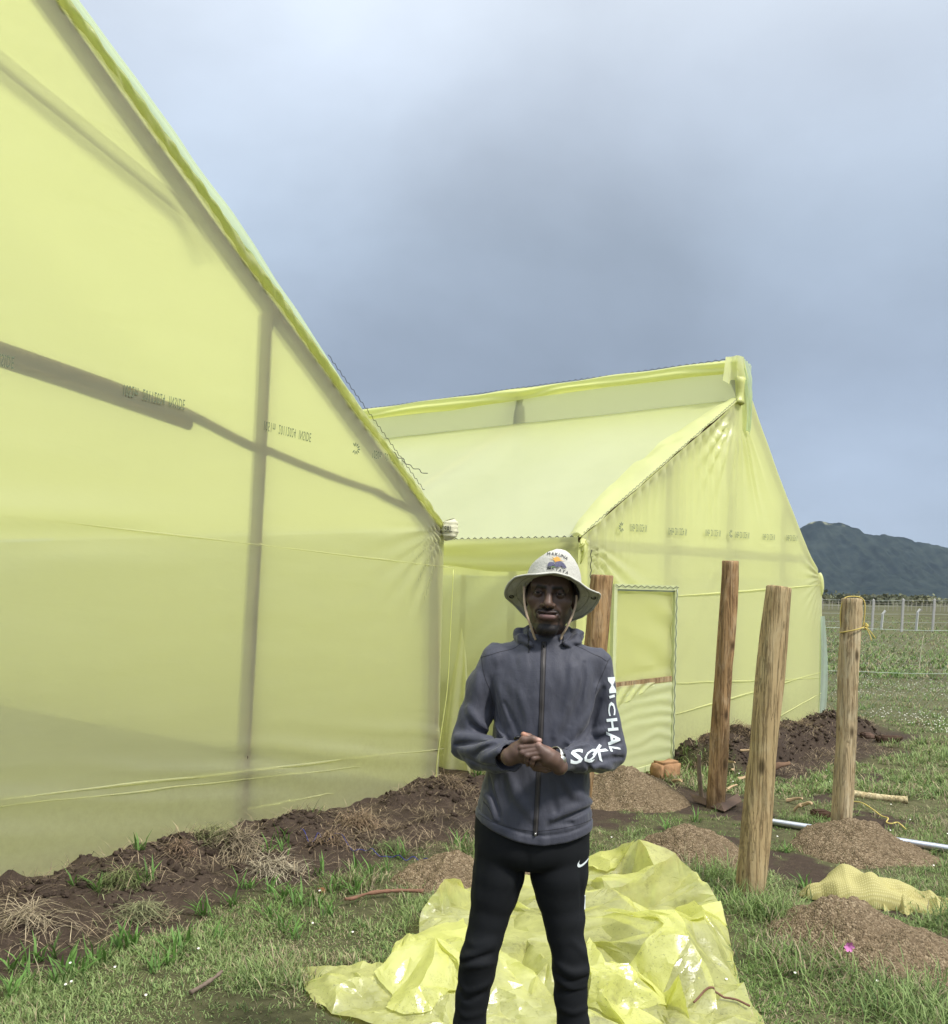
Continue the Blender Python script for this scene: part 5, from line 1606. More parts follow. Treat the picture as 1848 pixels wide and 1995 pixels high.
sh = mesh_obj('film_sheet', SV, np.array(SF), M['sheet'], None, loc=(.4, 4.4, 0))
sh.data.set_sharp_from_angle(angle=math.radians(22))
tag(sh, 'large crumpled yellow see-through film sheet heaped on the grass behind the man', 'film sheet')
bv = BVHTree.FromPolygons([Vector(q) for q in SV], SF)
# where the sheet lies double
def doubled(poly, seed, gap):
    global rgs
    pl = [F_(zx, zy, .08)[:2] for zx, zy in poly]
    ct = TV[np.array(TF)].mean(1)
    k = inside(ct[:, 0], ct[:, 1], pl)[ST]
    F = np.array(SF)[k]; used = np.unique(F); rm = -np.ones(len(SV), int); rm[used] = np.arange(len(used))
    V = SV[used].copy()
    w = f2(V[:, 0] * 5, V[:, 1] * 5, 3, seed)
    V[:, 2] += gap * (1.0 + .6 * w); V[:, 0] += .010 * f2(V[:, 0] * 9, V[:, 1] * 9, 2, seed + 1); V[:, 1] += .010 * f2(V[:, 0] * 9, V[:, 1] * 9, 2, seed + 2)
    o = mesh_obj('folded_layer', V, rm[F], M['sheet2'], sh)
    o.data.set_sharp_from_angle(angle=math.radians(22))
doubled([(1120, 190), (1340, 10), (1560, 150), (1520, 225), (1300, 212)], 3, .016)
doubled([(1290, 545), (1370, 430), (1480, 300), (1600, 330), (1600, 500), (1430, 650)], 5, .016)
doubled([(430, 415), (660, 415), (700, 560), (560, 650), (370, 650), (300, 560)], 7, .014)
doubled([(1120, 520), (1250, 555), (1460, 700), (1600, 770), (1250, 770), (1120, 640)], 9, .014)
doubled([(560, 180), (620, 300), (560, 330), (490, 300)], 11, .012)
tw = curve_pts([at(1352, 1968, 3.85), at(1380, 1955, 3.9), at(1410, 1945, 3.9), at(1440, 1944, 3.88), at(1462, 1950, 3.85)], 40)
pts = []
for q in tw:
    h_ = bv.ray_cast(Vector((q[0], q[1], 2)), Vector((0, 0, -1)))
    z_ = h_[0].z if h_[0] is not None else gz(q[0], q[1])
    pts.append((q[0], q[1], z_ + .012))
pts = np.array(pts); zs = np.convolve(np.pad(pts[:, 2], 6, mode='edge'), np.ones(13) / 13, 'valid'); pts[:, 2] = np.maximum(zs, pts[:, 2]) * .5 + zs * .5 + .004
v, f = tube(pts, .0045, 6)
o = mesh_obj('twig', v, f, bark, None, loc=pts[0]); tag(o, 'thin reddish twig lying on the right corner of the film sheet', 'twig')
# ------------------------------------------------------------------ the man: shapes from distance fields
def surface_nets(f, lo, hi, h):
    lo = np.array(lo, float); hi = np.array(hi, float)
    n = np.ceil((hi - lo) / h).astype(int) + 1
    B = 8
    nb = (n + B - 1) // B
    full = (nb * B + 1)
    F = np.full(tuple(full), 1.0, np.float32)
    bi = np.stack(np.meshgrid(*[np.arange(q) for q in nb], indexing='ij'), -1).reshape(-1, 3)
    ctr = lo + (bi + .5) * B * h
    d = f(ctr)
    for b in bi[d < 0]:
        F[b[0] * B:(b[0] + 1) * B, b[1] * B:(b[1] + 1) * B, b[2] * B:(b[2] + 1) * B] = -1.0
    act = bi[np.abs(d) < B * h * 1.25]
    loc = np.stack(np.meshgrid(*[np.arange(B + 1)] * 3, indexing='ij'), -1).reshape(-1, 3)
    for c0 in range(0, len(act), 400):
        ab = act[c0:c0 + 400]
        idx = (ab[:, None, :] * B + loc[None]).reshape(-1, 3)
        F[idx[:, 0], idx[:, 1], idx[:, 2]] = f(lo + idx * h)
    S = F < 0
    c = sum(S[i:full[0] - 1 + i, j:full[1] - 1 + j, k:full[2] - 1 + k].astype(np.int8) for i in (0, 1) for j in (0, 1) for k in (0, 1))
    cells = np.argwhere((c > 0) & (c < 8))
    acc = np.zeros((len(cells), 3)); cnt = np.zeros(len(cells))
    offs = [(i, j, k) for i in (0, 1) for j in (0, 1) for k in (0, 1)]
    vals = {o: F[cells[:, 0] + o[0], cells[:, 1] + o[1], cells[:, 2] + o[2]].astype(float) for o in offs}
    for o in offs:
        for ax in range(3):
            if o[ax] == 0:
                p = list(o); p[ax] = 1; p = tuple(p)
                a, b = vals[o], vals[p]
                cr = (a < 0) != (b < 0)
                tt = np.where(cr, a / (a - b + 1e-12), 0)
                pos = np.tile(np.array(o, float), (len(cells), 1)); pos[:, ax] = tt
                acc[cr] += pos[cr]; cnt[cr] += 1
    V = lo + (cells + acc / cnt[:, None]) * h
    ids = np.full(tuple(full), -1, np.int64); ids[cells[:, 0], cells[:, 1], cells[:, 2]] = np.arange(len(cells))
    faces = []
    for ax in range(3):
        sl0 = [slice(0, q) for q in full]; sl1 = [slice(0, q) for q in full]
        sl0[ax] = slice(0, full[ax] - 1); sl1[ax] = slice(1, full[ax])
        A, Bb = S[tuple(sl0)], S[tuple(sl1)]
        e = np.argwhere(A != Bb)
        o1, o2 = [q for q in range(3) if q != ax]
        e = e[(e[:, o1] > 0) & (e[:, o2] > 0)]
        ins = A[e[:, 0], e[:, 1], e[:, 2]]
        def I(da, db):
            q = e.copy(); q[:, o1] -= da; q[:, o2] -= db
            return ids[q[:, 0], q[:, 1], q[:, 2]]
        quad = np.stack([I(1, 1), I(0, 1), I(0, 0), I(1, 0)], 1)
        flip = ins if ax != 1 else ~ins
        quad[~flip] = quad[~flip][:, ::-1]
        faces.append(quad)
    Fq = np.concatenate(faces)
    Fq = Fq[(Fq >= 0).all(1)]
    return V, Fq
def smin(a, b, k):
    h = np.clip(.5 + .5 * (b - a) / k, 0, 1)
    return b * (1 - h) + a * h - k * h * (1 - h)
def smax(a, b, k): return -smin(-a, -b, k)
def cone(p, a, b, ra, rb):
    a = np.asarray(tuple(a), float); b = np.asarray(tuple(b), float)
    ba = b - a; pa = p - a
    h = np.clip(pa @ ba / (ba @ ba), 0, 1)
    return np.linalg.norm(pa - h[:, None] * ba, axis=1) - (ra + (rb - ra) * h)
def ell(p, c, r):
    q = (p - np.asarray(tuple(c), float)) / np.asarray(r, float)
    k0 = np.linalg.norm(q, axis=1); k1 = np.linalg.norm(q / np.asarray(r, float), axis=1)
    return k0 * (k0 - 1) / (k1 + 1e-9)
def chain(p, pts, rad, k):
    d = None
    for (a, b, ra, rb) in zip(pts[:-1], pts[1:], rad[:-1], rad[1:]):
        q = cone(p, a, b, ra, rb)
        d = q if d is None else smin(d, q, k)
    return d
def smooth_mesh(V, F, it=1, lam=.5):
    for _ in range(it):
        acc = np.zeros_like(V); cnt = np.zeros(len(V))
        for k in range(4):
            np.add.at(acc, F[:, k], V[F[:, (k + 1) % 4]]); np.add.at(cnt, F[:, k], 1)
            np.add.at(acc, F[:, k], V[F[:, (k + 3) % 4]]); np.add.at(cnt, F[:, k], 1)
        V = V + lam * (acc / np.maximum(cnt, 1)[:, None] - V)
    return V
YP = 2.9
def PP(px, py, dy=0.0): return at(px, py, YP + dy)
PXM = YP / FPX                                   # metres in one picture unit at the man's depth

# --- head, in a frame of its own: x to the right, y back, z up, origin between the eyes at the middle of the head
HC = PP(1073, 1157, .0)
yaw, tilt = math.radians(7), math.radians(3.2)
HR = Matrix.Rotation(tilt, 3, 'Y') @ Matrix.Rotation(-yaw, 3, 'Z')
HRn = np.array(HR)
def H2W(q): return np.asarray(q, float) @ HRn.T + np.array(HC)
def W2H(p): return (p - np.array(HC)) @ HRn
EYE = [(-.0315, -.0795, .001), (.0315, -.0795, .001)]
def head_sdf(p):
    q = W2H(p)
    x, y, z = q[:, 0], q[:, 1], q[:, 2]
    sx = np.abs(x); qs = np.stack([sx, y, z], 1)
    d = ell(q, (0, .018, .014), (.0700, .088, .070))
    d = smin(d, ell(q, (0, -.028, -.030), (.0590, .064, .075)), .03)          # face
    d = smin(d, cone(qs, (.0485, .0, -.060), (.014, -.066, -.104), .018, .017), .022)   # jaw line
    d = smin(d, ell(q, (0, -.070, -.103), (.024, .020, .019)), .018)          # chin
    d = smin(d, ell(qs, (.043, -.055, -.020), (.021, .024, .017)), .022)      # cheek bones
    d = smin(d, cone(qs, (.010, -.0905, .019), (.046, -.070, .020), .0095, .008), .012)   # brow ridge
    d = smin(d, ell(q, (0, -.058, .034), (.050, .027, .030)), .025)           # forehead
    d = smax(d, -ell(qs, (.0325, -.1035, -.002), (.021, .0165, .0115)), .012)   # eye sockets
    # frown between the brows
    d = smax(d, -cone(qs, (.006, -.1045, .016), (.0075, -.1045, .030), .0032, .0022), .005)
    # nose
    d = smin(d, cone(q, (0, -.092, .010), (0, -.108, -.028), .0085, .0120), .011)
    d = smin(d, ell(q, (0, -.1105, -.0305), (.0115, .0105, .0095)), .008)
    d = smin(d, ell(qs, (.0145, -.0985, -.0335), (.0088, .0115, .0080)), .006)
    d = smax(d, -ell(qs, (.0068, -.1035, -.0425), (.0042, .0065, .0042)), .003)
    # muzzle and lips
    d = smin(d, ell(q, (0, -.080, -.058), (.036, .017, .026)), .016)
    qb = np.stack([x, y, z - 2.0 * x * x], 1)
    up = ell(qb, (0, -.0965, -.0530), (.0300, .0110, .0075))
    up = smax(up, -ell(q, (0, -.108, -.0455), (.0045, .006, .006)), .004)
    lo = ell(qb, (0, -.0960, -.0668), (.0270, .0135, .0118))
    lips = np.minimum(up, lo)
    d = smin(d, lips, .0045)
    zl = -.0590 + 2.0 * x * x - .0012 * np.cos(x / .006) * np.exp(-(x / .012) ** 2)
    d = d + .0026 * np.exp(-((z - zl) / .0017) ** 2) * sstep(.033, .027, sx) * sstep(-.085, -.092, y)
    d = smax(d, -ell(q, (0, -.100, -.0815), (.019, .008, .0055)), .008)       # groove above the chin
    d = smax(d, -cone(qs, (.020, -.0995, -.036), (.0365, -.082, -.060), .0022, .0016), .007)  # folds beside the mouth
    # lids round the eye balls
    for e in EYE:
        lx, ly, lz = x - e[0], y - e[1], z - e[2]
        ball = np.sqrt(lx ** 2 + ly ** 2 + lz ** 2)
        lid = ball - .0138
        ap = (lx / .0122) ** 2 + ((lz + .0004) / np.where(lz > 0, .0022, .0028)) ** 2 - 1
        lid = np.maximum(lid, -np.maximum(ap * .004, ly + .002))
        d = smax(d, -np.maximum(ap * .004, ly + .0), .001)
        d = np.where(ly < .006, smin(d, lid, .0025), d)
        d = smax(d, -cone(q, (e[0] - .012, -.0925, e[2] + .0085), (e[0] + .012, -.0925, e[2] + .0085), .0012, .0012), .003)
    # ears
    ear = ell(qs, (.0715, .012, -.014), (.0085, .018, .030))
    ear = smax(ear, -ell(qs, (.0790, .006, -.010), (.0055, .009, .016)), .004)
    d = smin(d, ear, .006)
    # neck
    d = smin(d, cone(q, (0, .030, -.060), (0, .042, -.185), .050, .054), .025)
    d = smin(d, ell(q, (0, -.006, -.135), (.016, .014, .014)), .02)
    return d
lo = np.array(HC) + np.array((-.12, -.16, -.21)); hi = np.array(HC) + np.array((.12, .15, .16))
HV, HF = surface_nets(head_sdf, lo, hi, .0016)
# --- hands: picture positions from the photograph of the clasp, depth dz towards the camera
DH = -.215
def HP(zx, zy, d=0.0): return np.array(PP(980.9 + zx * .07197, 1413.2 + zy * .07197, DH - d))
U_ = .000101                                      # metres in one unit of that enlarged picture
def hand_sdf(p):
    K = .0045
    # the man's left hand, palm inward, its back towards us, fingers folded over the other hand
    d = chain(p, [HP(1520, 1120, -.010), HP(1360, 940, .004), HP(1190, 770, .013)], [.024, .023, .019], .012)
    d = smin(d, chain(p, [HP(1200, 850, .013), HP(960, 580, .017)], [.020, .0125], .01), .012)
    d = smin(d, chain(p, [HP(1200, 880, .011), HP(1060, 740, .016)], [.022, .0150], .01), .012)
    fing = [([(900, 560, .016), (480, 610, .016), (470, 740, .006), (520, 880, -.006)], [.0090, .0080, .0070, .0055]),
            ([(960, 645, .019), (515, 745, .021), (520, 880, .012), (560, 1000, .0)], [.0092, .0084, .0074, .0058]),
            ([(1020, 740, .021), (640, 820, .025), (640, 950, .018), (665, 1070, .006)], [.0090, .0083, .0072, .0056]),
            ([(1090, 840, .020), (820, 905, .026), (780, 1020, .022), (770, 1110, .014)], [.0084, .0078, .0068, .0054])]
    for pts, rad in fing:
        d = smin(d, chain(p, [HP(*q) for q in pts], rad, .003), K * .55)
    # tip of the left thumb, pressed behind
    d2 = chain(p, [HP(880, 520, -.020), HP(700, 330, -.016), HP(550, 250, -.010)], [.012, .0105, .0078], .006)
    d = np.minimum(d, d2)
    # the man's right hand: wrist in the left cuff, thumb laid on top, fingers coming round underneath
    e = chain(p, [HP(180, 850, -.014), HP(420, 720, -.008), HP(640, 760, -.006)], [.026, .026, .022], .012)
    e = smin(e, chain(p, [HP(430, 700, -.010), HP(900, 980, -.008)], [.024, .020], .01), .012)
    e = smin(e, chain(p, [HP(430, 560, .002), HP(560, 400, .010), HP(800, 375, .014), HP(985, 415, .012)], [.0135, .0112, .0098, .0074], .005), .008)
    for pts, rad in [([(900, 1000, .004), (1120, 930, .016), (1225, 780, .012), (1215, 680, .004)], [.0095, .0088, .0074, .0056]),
                     ([(900, 1070, .004), (1200, 1020, .014), (1310, 880, .008), (1300, 790, .0)], [.0095, .0088, .0074, .0056]),
                     ([(880, 1110, .0), (1220, 1120, .010), (1350, 1050, .0), (1370, 960, -.008)], [.0098, .0088, .0074, .0056]),
                     ([(860, 1150, -.004), (1150, 1215, .004), (1290, 1190, -.004), (1340, 1110, -.012)], [.0095, .0082, .0068, .0052])]:
        e = smin(e, chain(p, [HP(*q) for q in pts], rad, .003), K * .55)
    return np.minimum(d, e)
hc = HP(900, 800)
NV_, NF_ = surface_nets(hand_sdf, hc + np.array((-.13, -.07, -.10)), hc + np.array((.13, .09, .10)), .0016)
# --- the rest of the body, hidden in the clothes
SHL, SHR = PP(960, 1288), PP(1168, 1293)
ELL, ELR = PP(917, 1452, .0), PP(1186, 1464, .0)
WRL, WRR = PP(1000, 1476, -.185), PP(1088, 1482, -.185)
HIPC = PP(1034, 1640); FTL, FTR = PP(893, 2215, .03), PP(1126, 2215, .03)
KNL, KNR = PP(932, 1868, -.005), PP(1112, 1868, -.005)
def body_sdf(p):
    d = chain(p, [PP(1068, 1262, .03), PP(1064, 1330, .02), PP(1050, 1480, .01), PP(1036, 1620, .01)], [.050, .075, .078, .080], .04)
    for s_, e_, w_ in ((SHL, ELL, WRL), (SHR, ELR, WRR)):
        d = smin(d, chain(p, [PP(1066, 1300, .02), s_ - Vector((0, 0, .02)), e_, w_], [.045, .026, .026, .022], .01), .03)
    for x_, k_, f_ in ((980, KNL, FTL), (1088, KNR, FTR)):
        d = smin(d, chain(p, [PP(x_, 1650, .01), k_, f_], [.062, .042, .034], .02), .03)
    return d
BV, BF = surface_nets(body_sdf, np.array(PP(870, 2240, 0)) + np.array((-.05, -.35, -.02)), np.array(PP(1230, 1240, 0)) + np.array((.05, .25, .05)), .016)
# colours of skin, lips, brows, stubble, nails; highlights and hollow shade painted in
SK = np.array([.088, .053, .039]); SK_LIT = np.array([.175, .104, .074])
q = W2H(HV); x, y, z = q.T; sx = np.abs(x)
hc_ = np.tile(SK, (len(q), 1))
hc_ = hc_ * (1 + .18 * n3(x * 60, y * 60, z * 60, 3)[:, None])
def blend(c, col, w): return c * (1 - w[:, None]) + np.asarray(col) * w[:, None]
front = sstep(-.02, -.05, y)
hc_ = blend(hc_, SK_LIT, .6 * np.exp(-((x / .010) ** 2 + ((z + .022) / .022) ** 2)) * sstep(-.09, -.1, y))  # painted highlights: nose here, then cheeks and forehead
hc_ = blend(hc_, SK_LIT, .40 * np.exp(-(((sx - .040) / .018) ** 2 + ((z + .028) / .016) ** 2)) * front)
hc_ = blend(hc_, SK_LIT, .4 * np.exp(-((x / .03) ** 2 + ((z - .048) / .02) ** 2)) * front)
lipw = np.exp(-(np.maximum(0, (sx / .0285) ** 2 + ((z + .0545 - 2.0 * x * x) / .0075) ** 2 - .75) / .25) ** 2) * sstep(-.088, -.094, y)
liplo = np.exp(-(np.maximum(0, (sx / .0255) ** 2 + ((z + .0680 - 2.0 * x * x) / .0105) ** 2 - .75) / .25) ** 2) * sstep(-.088, -.094, y)
hc_ = blend(hc_, (.060, .036, .032), lipw * .8)
hc_ = blend(hc_, (.185, .105, .096), liplo * .9)
hc_ = blend(hc_, (.012, .008, .007), np.exp(-((z + .059 - 2.0 * x * x) / .0015) ** 2) * (sx < .031) * sstep(-.085, -.09, y) * .9)  # shade in the crease between the lips, painted dark
nz = n3(x * 260, y * 260, z * 260, 9) * .5 + .5
HAIR = np.array([.0075, .006, .0055])
brow = np.exp(-(((z - .0185 - .10 * (sx - .026) * 1.0 + 2.0 * np.maximum(0, sx - .036)) ) / .0050) ** 4) * sstep(.005, .010, sx) * sstep(.052, .044, sx) * front
hc_ = blend(hc_, HAIR, np.clip(brow * (.75 + .4 * nz), 0, .95))
mous = np.exp(-(((z + .0455 + .35 * np.maximum(0, sx - .016)) / .0044) ** 4)) * sstep(.036, .030, sx) * sstep(-.075, -.085, y)
hc_ = blend(hc_, HAIR, np.clip(mous * (.55 + .55 * nz), 0, .9))
side = np.exp(-((sx - .034) / .0045) ** 2) * sstep(-.046, -.056, z) * sstep(-.04, -.06, y)
chin = sstep(-.084, -.091, z) * sstep(.050, .034, sx) * sstep(-.03, -.05, y)
jaw = sstep(-.050, -.075, z + .35 * (sx - .055)) * sstep(.040, .050, sx) * sstep(.03, .0, y) * .8
under = sstep(-.104, -.116, z) * sstep(-.01, -.03, y)
soul = np.exp(-((x / .007) ** 2 + ((z + .081) / .005) ** 2)) * .6
beard = np.clip(np.maximum.reduce([side * .7, chin, jaw * .85, under * .9, soul]), 0, 1)
hc_ = blend(hc_, HAIR, np.clip(beard * (.62 + .75 * nz), 0, .96))
hair = sstep(.052, .066, z + .35 * (y + .02)) + sstep(-.012, .0, z) * sstep(.028, .045, y) + sstep(-.02, 0.0, z) * np.exp(-((y + .012) / .016) ** 2) * sstep(.055, .062, sx)
hc_ = blend(hc_, HAIR, np.clip(hair, 0, 1) * .95)
hc_ = blend(hc_, (.016, .010, .008), np.exp(-((sx - .0068) / .0042) ** 2 - ((z + .0425) / .003) ** 2) * front * .9)  # shade inside the nostrils, painted dark
for e in EYE:
    lx, lz = x - e[0], z - e[2]
    rim = np.exp(-((np.sqrt((lx / .0132) ** 2 + (lz / .0027) ** 2) - 1) / .3) ** 2) * sstep(-.07, -.08, y)
    hc_ = blend(hc_, (.012, .008, .007), rim * .95)
    hc_ = blend(hc_, (.028, .017, .013), np.exp(-((lx / .016) ** 2 + (lz / .010) ** 2)) * .5)  # eye socket shade painted into the skin
nc = np.tile(SK * 1.35, (len(NV_), 1)) * (1 + .15 * n3(NV_[:, 0] * 90, NV_[:, 1] * 90, NV_[:, 2] * 90, 5)[:, None])
def spot(c, P, r, col, w=1.0):
    d2_ = ((NV_ - P) ** 2).sum(1); return blend(c, col, np.exp(-d2_ / r ** 2) * w)
for (a_, b_, d_, r_) in ((560, 240, -.004, .013), (1180, 660, .012, .006), (1240, 690, .014, .010), (1210, 800, .018, .008)):
    nc = spot(nc, HP(a_, b_, d_), r_, (.46, .23, .15), .95)
nc = spot(nc, HP(985, 400, .021), .0095, (.55, .33, .27), 1.0)
for (a_, b_, d_) in ((505, 905, .002), (650, 1080, .012), (775, 1120, .020)): nc = spot(nc, HP(a_, b_, d_), .0045, (.16, .10, .075), .8)
for (a_, b_, d_) in ((480, 610, .022), (515, 745, .027), (640, 820, .031), (820, 905, .032), (900, 700, .03)): nc = spot(nc, HP(a_, b_, d_), .012, (.105, .060, .045), .55)
bc = np.tile(SK, (len(BV), 1))
AV = np.concatenate([HV, NV_, BV]); AF = np.concatenate([HF, NF_ + len(HV), BF + len(HV) + len(NV_)]); AC = np.concatenate([hc_, nc, bc])
mm, t = mat('dark_skin')
a = t.n('ShaderNodeAttribute', attribute_name='col'); tc = t.n('ShaderNodeTexCoord')
nb_ = t.noise(tc.outputs['Object'], 420.0, 3.0)
p = principled(t, a.outputs['Color'], .47, t.bump(nb_, .22, .002), .42)
p.inputs['Subsurface Weight'].default_value = .06; p.inputs['Subsurface Radius'].default_value = (.01, .004, .002)
out(t, p.outputs[0])
foot = on_ground(1035, 2240); FOOT = Vector((PP(1020, 2235).x, YP, 0))
man = mesh_obj('person', AV, AF, mm, None, loc=FOOT, cols=AC.astype(np.float32))
tag(man, 'man in wide-brimmed hat, dark grey rain jacket and black trousers, hands clasped', 'person')
# eyes
mm, t = mat('eye')
a = t.n('ShaderNodeAttribute', attribute_name='col')
p = principled(t, a.outputs['Color'], .22, None, .25); out(t, p.outputs[0])
for e in EYE:
    th, ph = np.meshgrid(np.linspace(0, np.pi, 25), np.linspace(0, 2 * np.pi, 33), indexing='ij')
    lx = .0118 * np.sin(th) * np.cos(ph); lz = .0118 * np.sin(th) * np.sin(ph); ly = -.0118 * np.cos(th)
    g_ = math.radians(-3)
    qv = np.stack([lx + e[0], ly + e[1], lz + e[2]], -1).reshape(-1, 3)
    r = np.hypot(lx + .0008 , lz - .0004).ravel()
    c = np.tile(np.array([.19, .155, .14]), (len(r), 1))
    c = blend(c, (.035, .018, .010), sstep(.0063, .0056, r) * (ly.ravel() < 0)); c = blend(c, (.004, .004, .004), sstep(.0028, .0023, r) * (ly.ravel() < 0))
    mesh_obj('eye', H2W(qv), grid_faces(25, 33), mm, man, cols=c.astype(np.float32), loc=Vector(H2W([e])[0]) - FOOT)

# --- jacket
def rows(p, tab, k_sup=2.3, lean=0.0):
    """tab: picture row -> left edge, right edge, half depth, depth offset"""
    tab = np.array(tab, float)
    tt_ = np.linspace(0, len(tab) - 1, 80); tab = np.stack([curve_pts(np.stack([np.arange(len(tab)), tab[:, k], 0 * tab[:, k]], 1), 80)[:, 1] for k in range(tab.shape[1])], 1)
    zc = np.array([PP((r[1] + r[2]) / 2, r[0]).z for r in tab]); o = np.argsort(zc)
    z = p[:, 2]
    cx = np.interp(z, zc[o], np.array([PP((r[1] + r[2]) / 2, r[0]).x for r in tab])[o])
    hw = np.interp(z, zc[o], (tab[:, 2] - tab[:, 1])[o] * PXM / 2)
    hd = np.interp(z, zc[o], tab[:, 3][o]); oy = np.interp(z, zc[o], tab[:, 4][o])
    n_ = (np.abs((p[:, 0] - cx) / hw) ** k_sup + np.abs((p[:, 1] - YP - oy) / hd) ** k_sup) ** (1 / k_sup)
    d = (n_ - 1) * np.minimum(hw, hd)
    d = np.maximum(d, np.maximum(zc.min() - z, z - zc.max()))
    return d
TORSO = [(1242, 1030, 1104, .055, .030), (1252, 1000, 1128, .066, .026), (1265, 965, 1162, .080, .022), (1285, 958, 1172, .096, .016), (1310, 960, 1170, .106, .010), (1345, 958, 1163, .110, .006), (1400, 961, 1153, .112, .006),
         (1450, 957, 1148, .112, .006), (1500, 947, 1148, .112, .008), (1550, 938, 1151, .114, .010), (1600, 929, 1155, .118, .010), (1645, 924, 1158, .120, .010)]
SLL = [(SHL + Vector((.012, 0, .004)), .046), (PP(940, 1338, .004), .0455), (PP(927, 1400, .0), .0485), (PP(917, 1450, -.010), .0490), (PP(938, 1468, -.060), .0475), (PP(970, 1473, -.125), .0460), (PP(1003, 1475, -.178), .0425)]
SLR = [(SHR + Vector((-.010, 0, .003)), .045), (PP(1169, 1343, .004), .0430), (PP(1176, 1405, .0), .0450), (PP(1184, 1462, -.010), .0480), (PP(1162, 1477, -.060), .0440), (PP(1130, 1475, -.115), .0415), (PP(1091, 1481, -.172), .0340)]
zt0 = PP(1043, 1630).z
def fold(p, pts, r, amp, a=None):
    """soft ridge (amp>0) or crease (amp<0) along a line"""
    C = curve_pts(pts, 10)
    o = np.zeros(len(p))
    lo_, hi_ = C.min(0) - 2.6 * r, C.max(0) + 2.6 * r
    k = np.flatnonzero(((p > lo_) & (p < hi_)).all(1))
    if len(k) == 0: return o
    q = p[k]
    d = np.full(len(q), 9.0); w = np.zeros(len(q))
    for i, (q0, q1) in enumerate(zip(C[:-1], C[1:])):
        ba = q1 - q0; pa = q - q0
        h = np.clip(pa @ ba / (ba @ ba + 1e-12), 0, 1)
        dd = np.linalg.norm(pa - h[:, None] * ba, axis=1)
        w = np.where(dd < d, (i + h) / (len(C) - 1), w); d = np.minimum(d, dd)
    o[k] = -amp * np.exp(-(d / r) ** 2) * (.35 + .65 * np.sin(np.pi * np.clip(w, 0.02, .98)) ** .6)
    return o
def trace(f, P):
    """slide points along their lines of sight onto the undisturbed cloth"""
    d = np.array([tuple((Vector(q) - CAM).normalized()) for q in P]); p = np.array(CAM) + d * 2.3
    for _ in range(26): p = p + d * np.clip(f(p) * .8, -.05, .12)[:, None]
    return p
def traced(f, folds):
    dense = [[Vector(v) for v in curve_pts(q[0], 9)] for q in folds]
    n = [len(q) for q in dense]
    T = trace(f, [v for q in dense for v in q])
    o = []; k = 0
    for (pts, r, a), m_ in zip(folds, n): o.append((T[k:k + m_], r, a)); k += m_
    return o
def J(zx, zy, dy): return PP(864.6 + zx * .22913, 1205.4 + zy * .22913, dy)     # from the enlarged picture of the jacket
JF_T = [
                ([J(430, 740, -.10), J(470, 900, -.11), J(560, 1050, -.11)], .011, -.009), ([J(440, 900, -.1), J(500, 980, -.11), J(600, 1080, -.11)], .010, .008),
                ([J(520, 720, -.11), J(600, 900, -.11), J(640, 1000, -.11)], .012, -.006), ([J(1290, 600, -.09), J(1230, 800, -.1), J(1060, 1040, -.11)], .014, .008),
                ([J(1330, 700, -.08), J(1260, 880, -.1), J(1150, 1040, -.11)], .011, -.009), ([J(1100, 420, -.1), J(1060, 700, -.11), J(950, 1000, -.11)], .014, .006),
                ([J(1200, 380, -.09), J(1180, 600, -.11), J(1080, 900, -.11)], .012, -.006), ([J(380, 1340, -.1), J(420, 1500, -.11), J(470, 1680, -.11)], .012, -.007),
                ([J(560, 1330, -.11), J(620, 1500, -.12), J(760, 1700, -.12)], .014, .007), ([J(900, 1330, -.11), J(930, 1500, -.12), J(960, 1640, -.12)], .014, -.007),
                ([J(1020, 1330, -.11), J(1100, 1480, -.11), J(1240, 1560, -.09)], .013, .007), ([J(1260, 1590, -.08), J(1120, 1660, -.11), J(960, 1740, -.12)], .012, -.012), ([J(1260, 1560, -.08), J(1110, 1610, -.11), J(930, 1700, -.12)], .011, .010),
                ([J(900, 1770, -.12), J(980, 1745, -.12), J(1090, 1740, -.12)], .010, -.010), ([J(330, 1480, -.1), J(400, 1560, -.1), J(440, 1690, -.11)], .010, .008),
                ([J(640, 600, -.11), J(700, 800, -.11), J(720, 980, -.11)], .016, .004), ([J(460, 480, -.1), J(500, 700, -.11), J(560, 860, -.11)], .016, .005)]
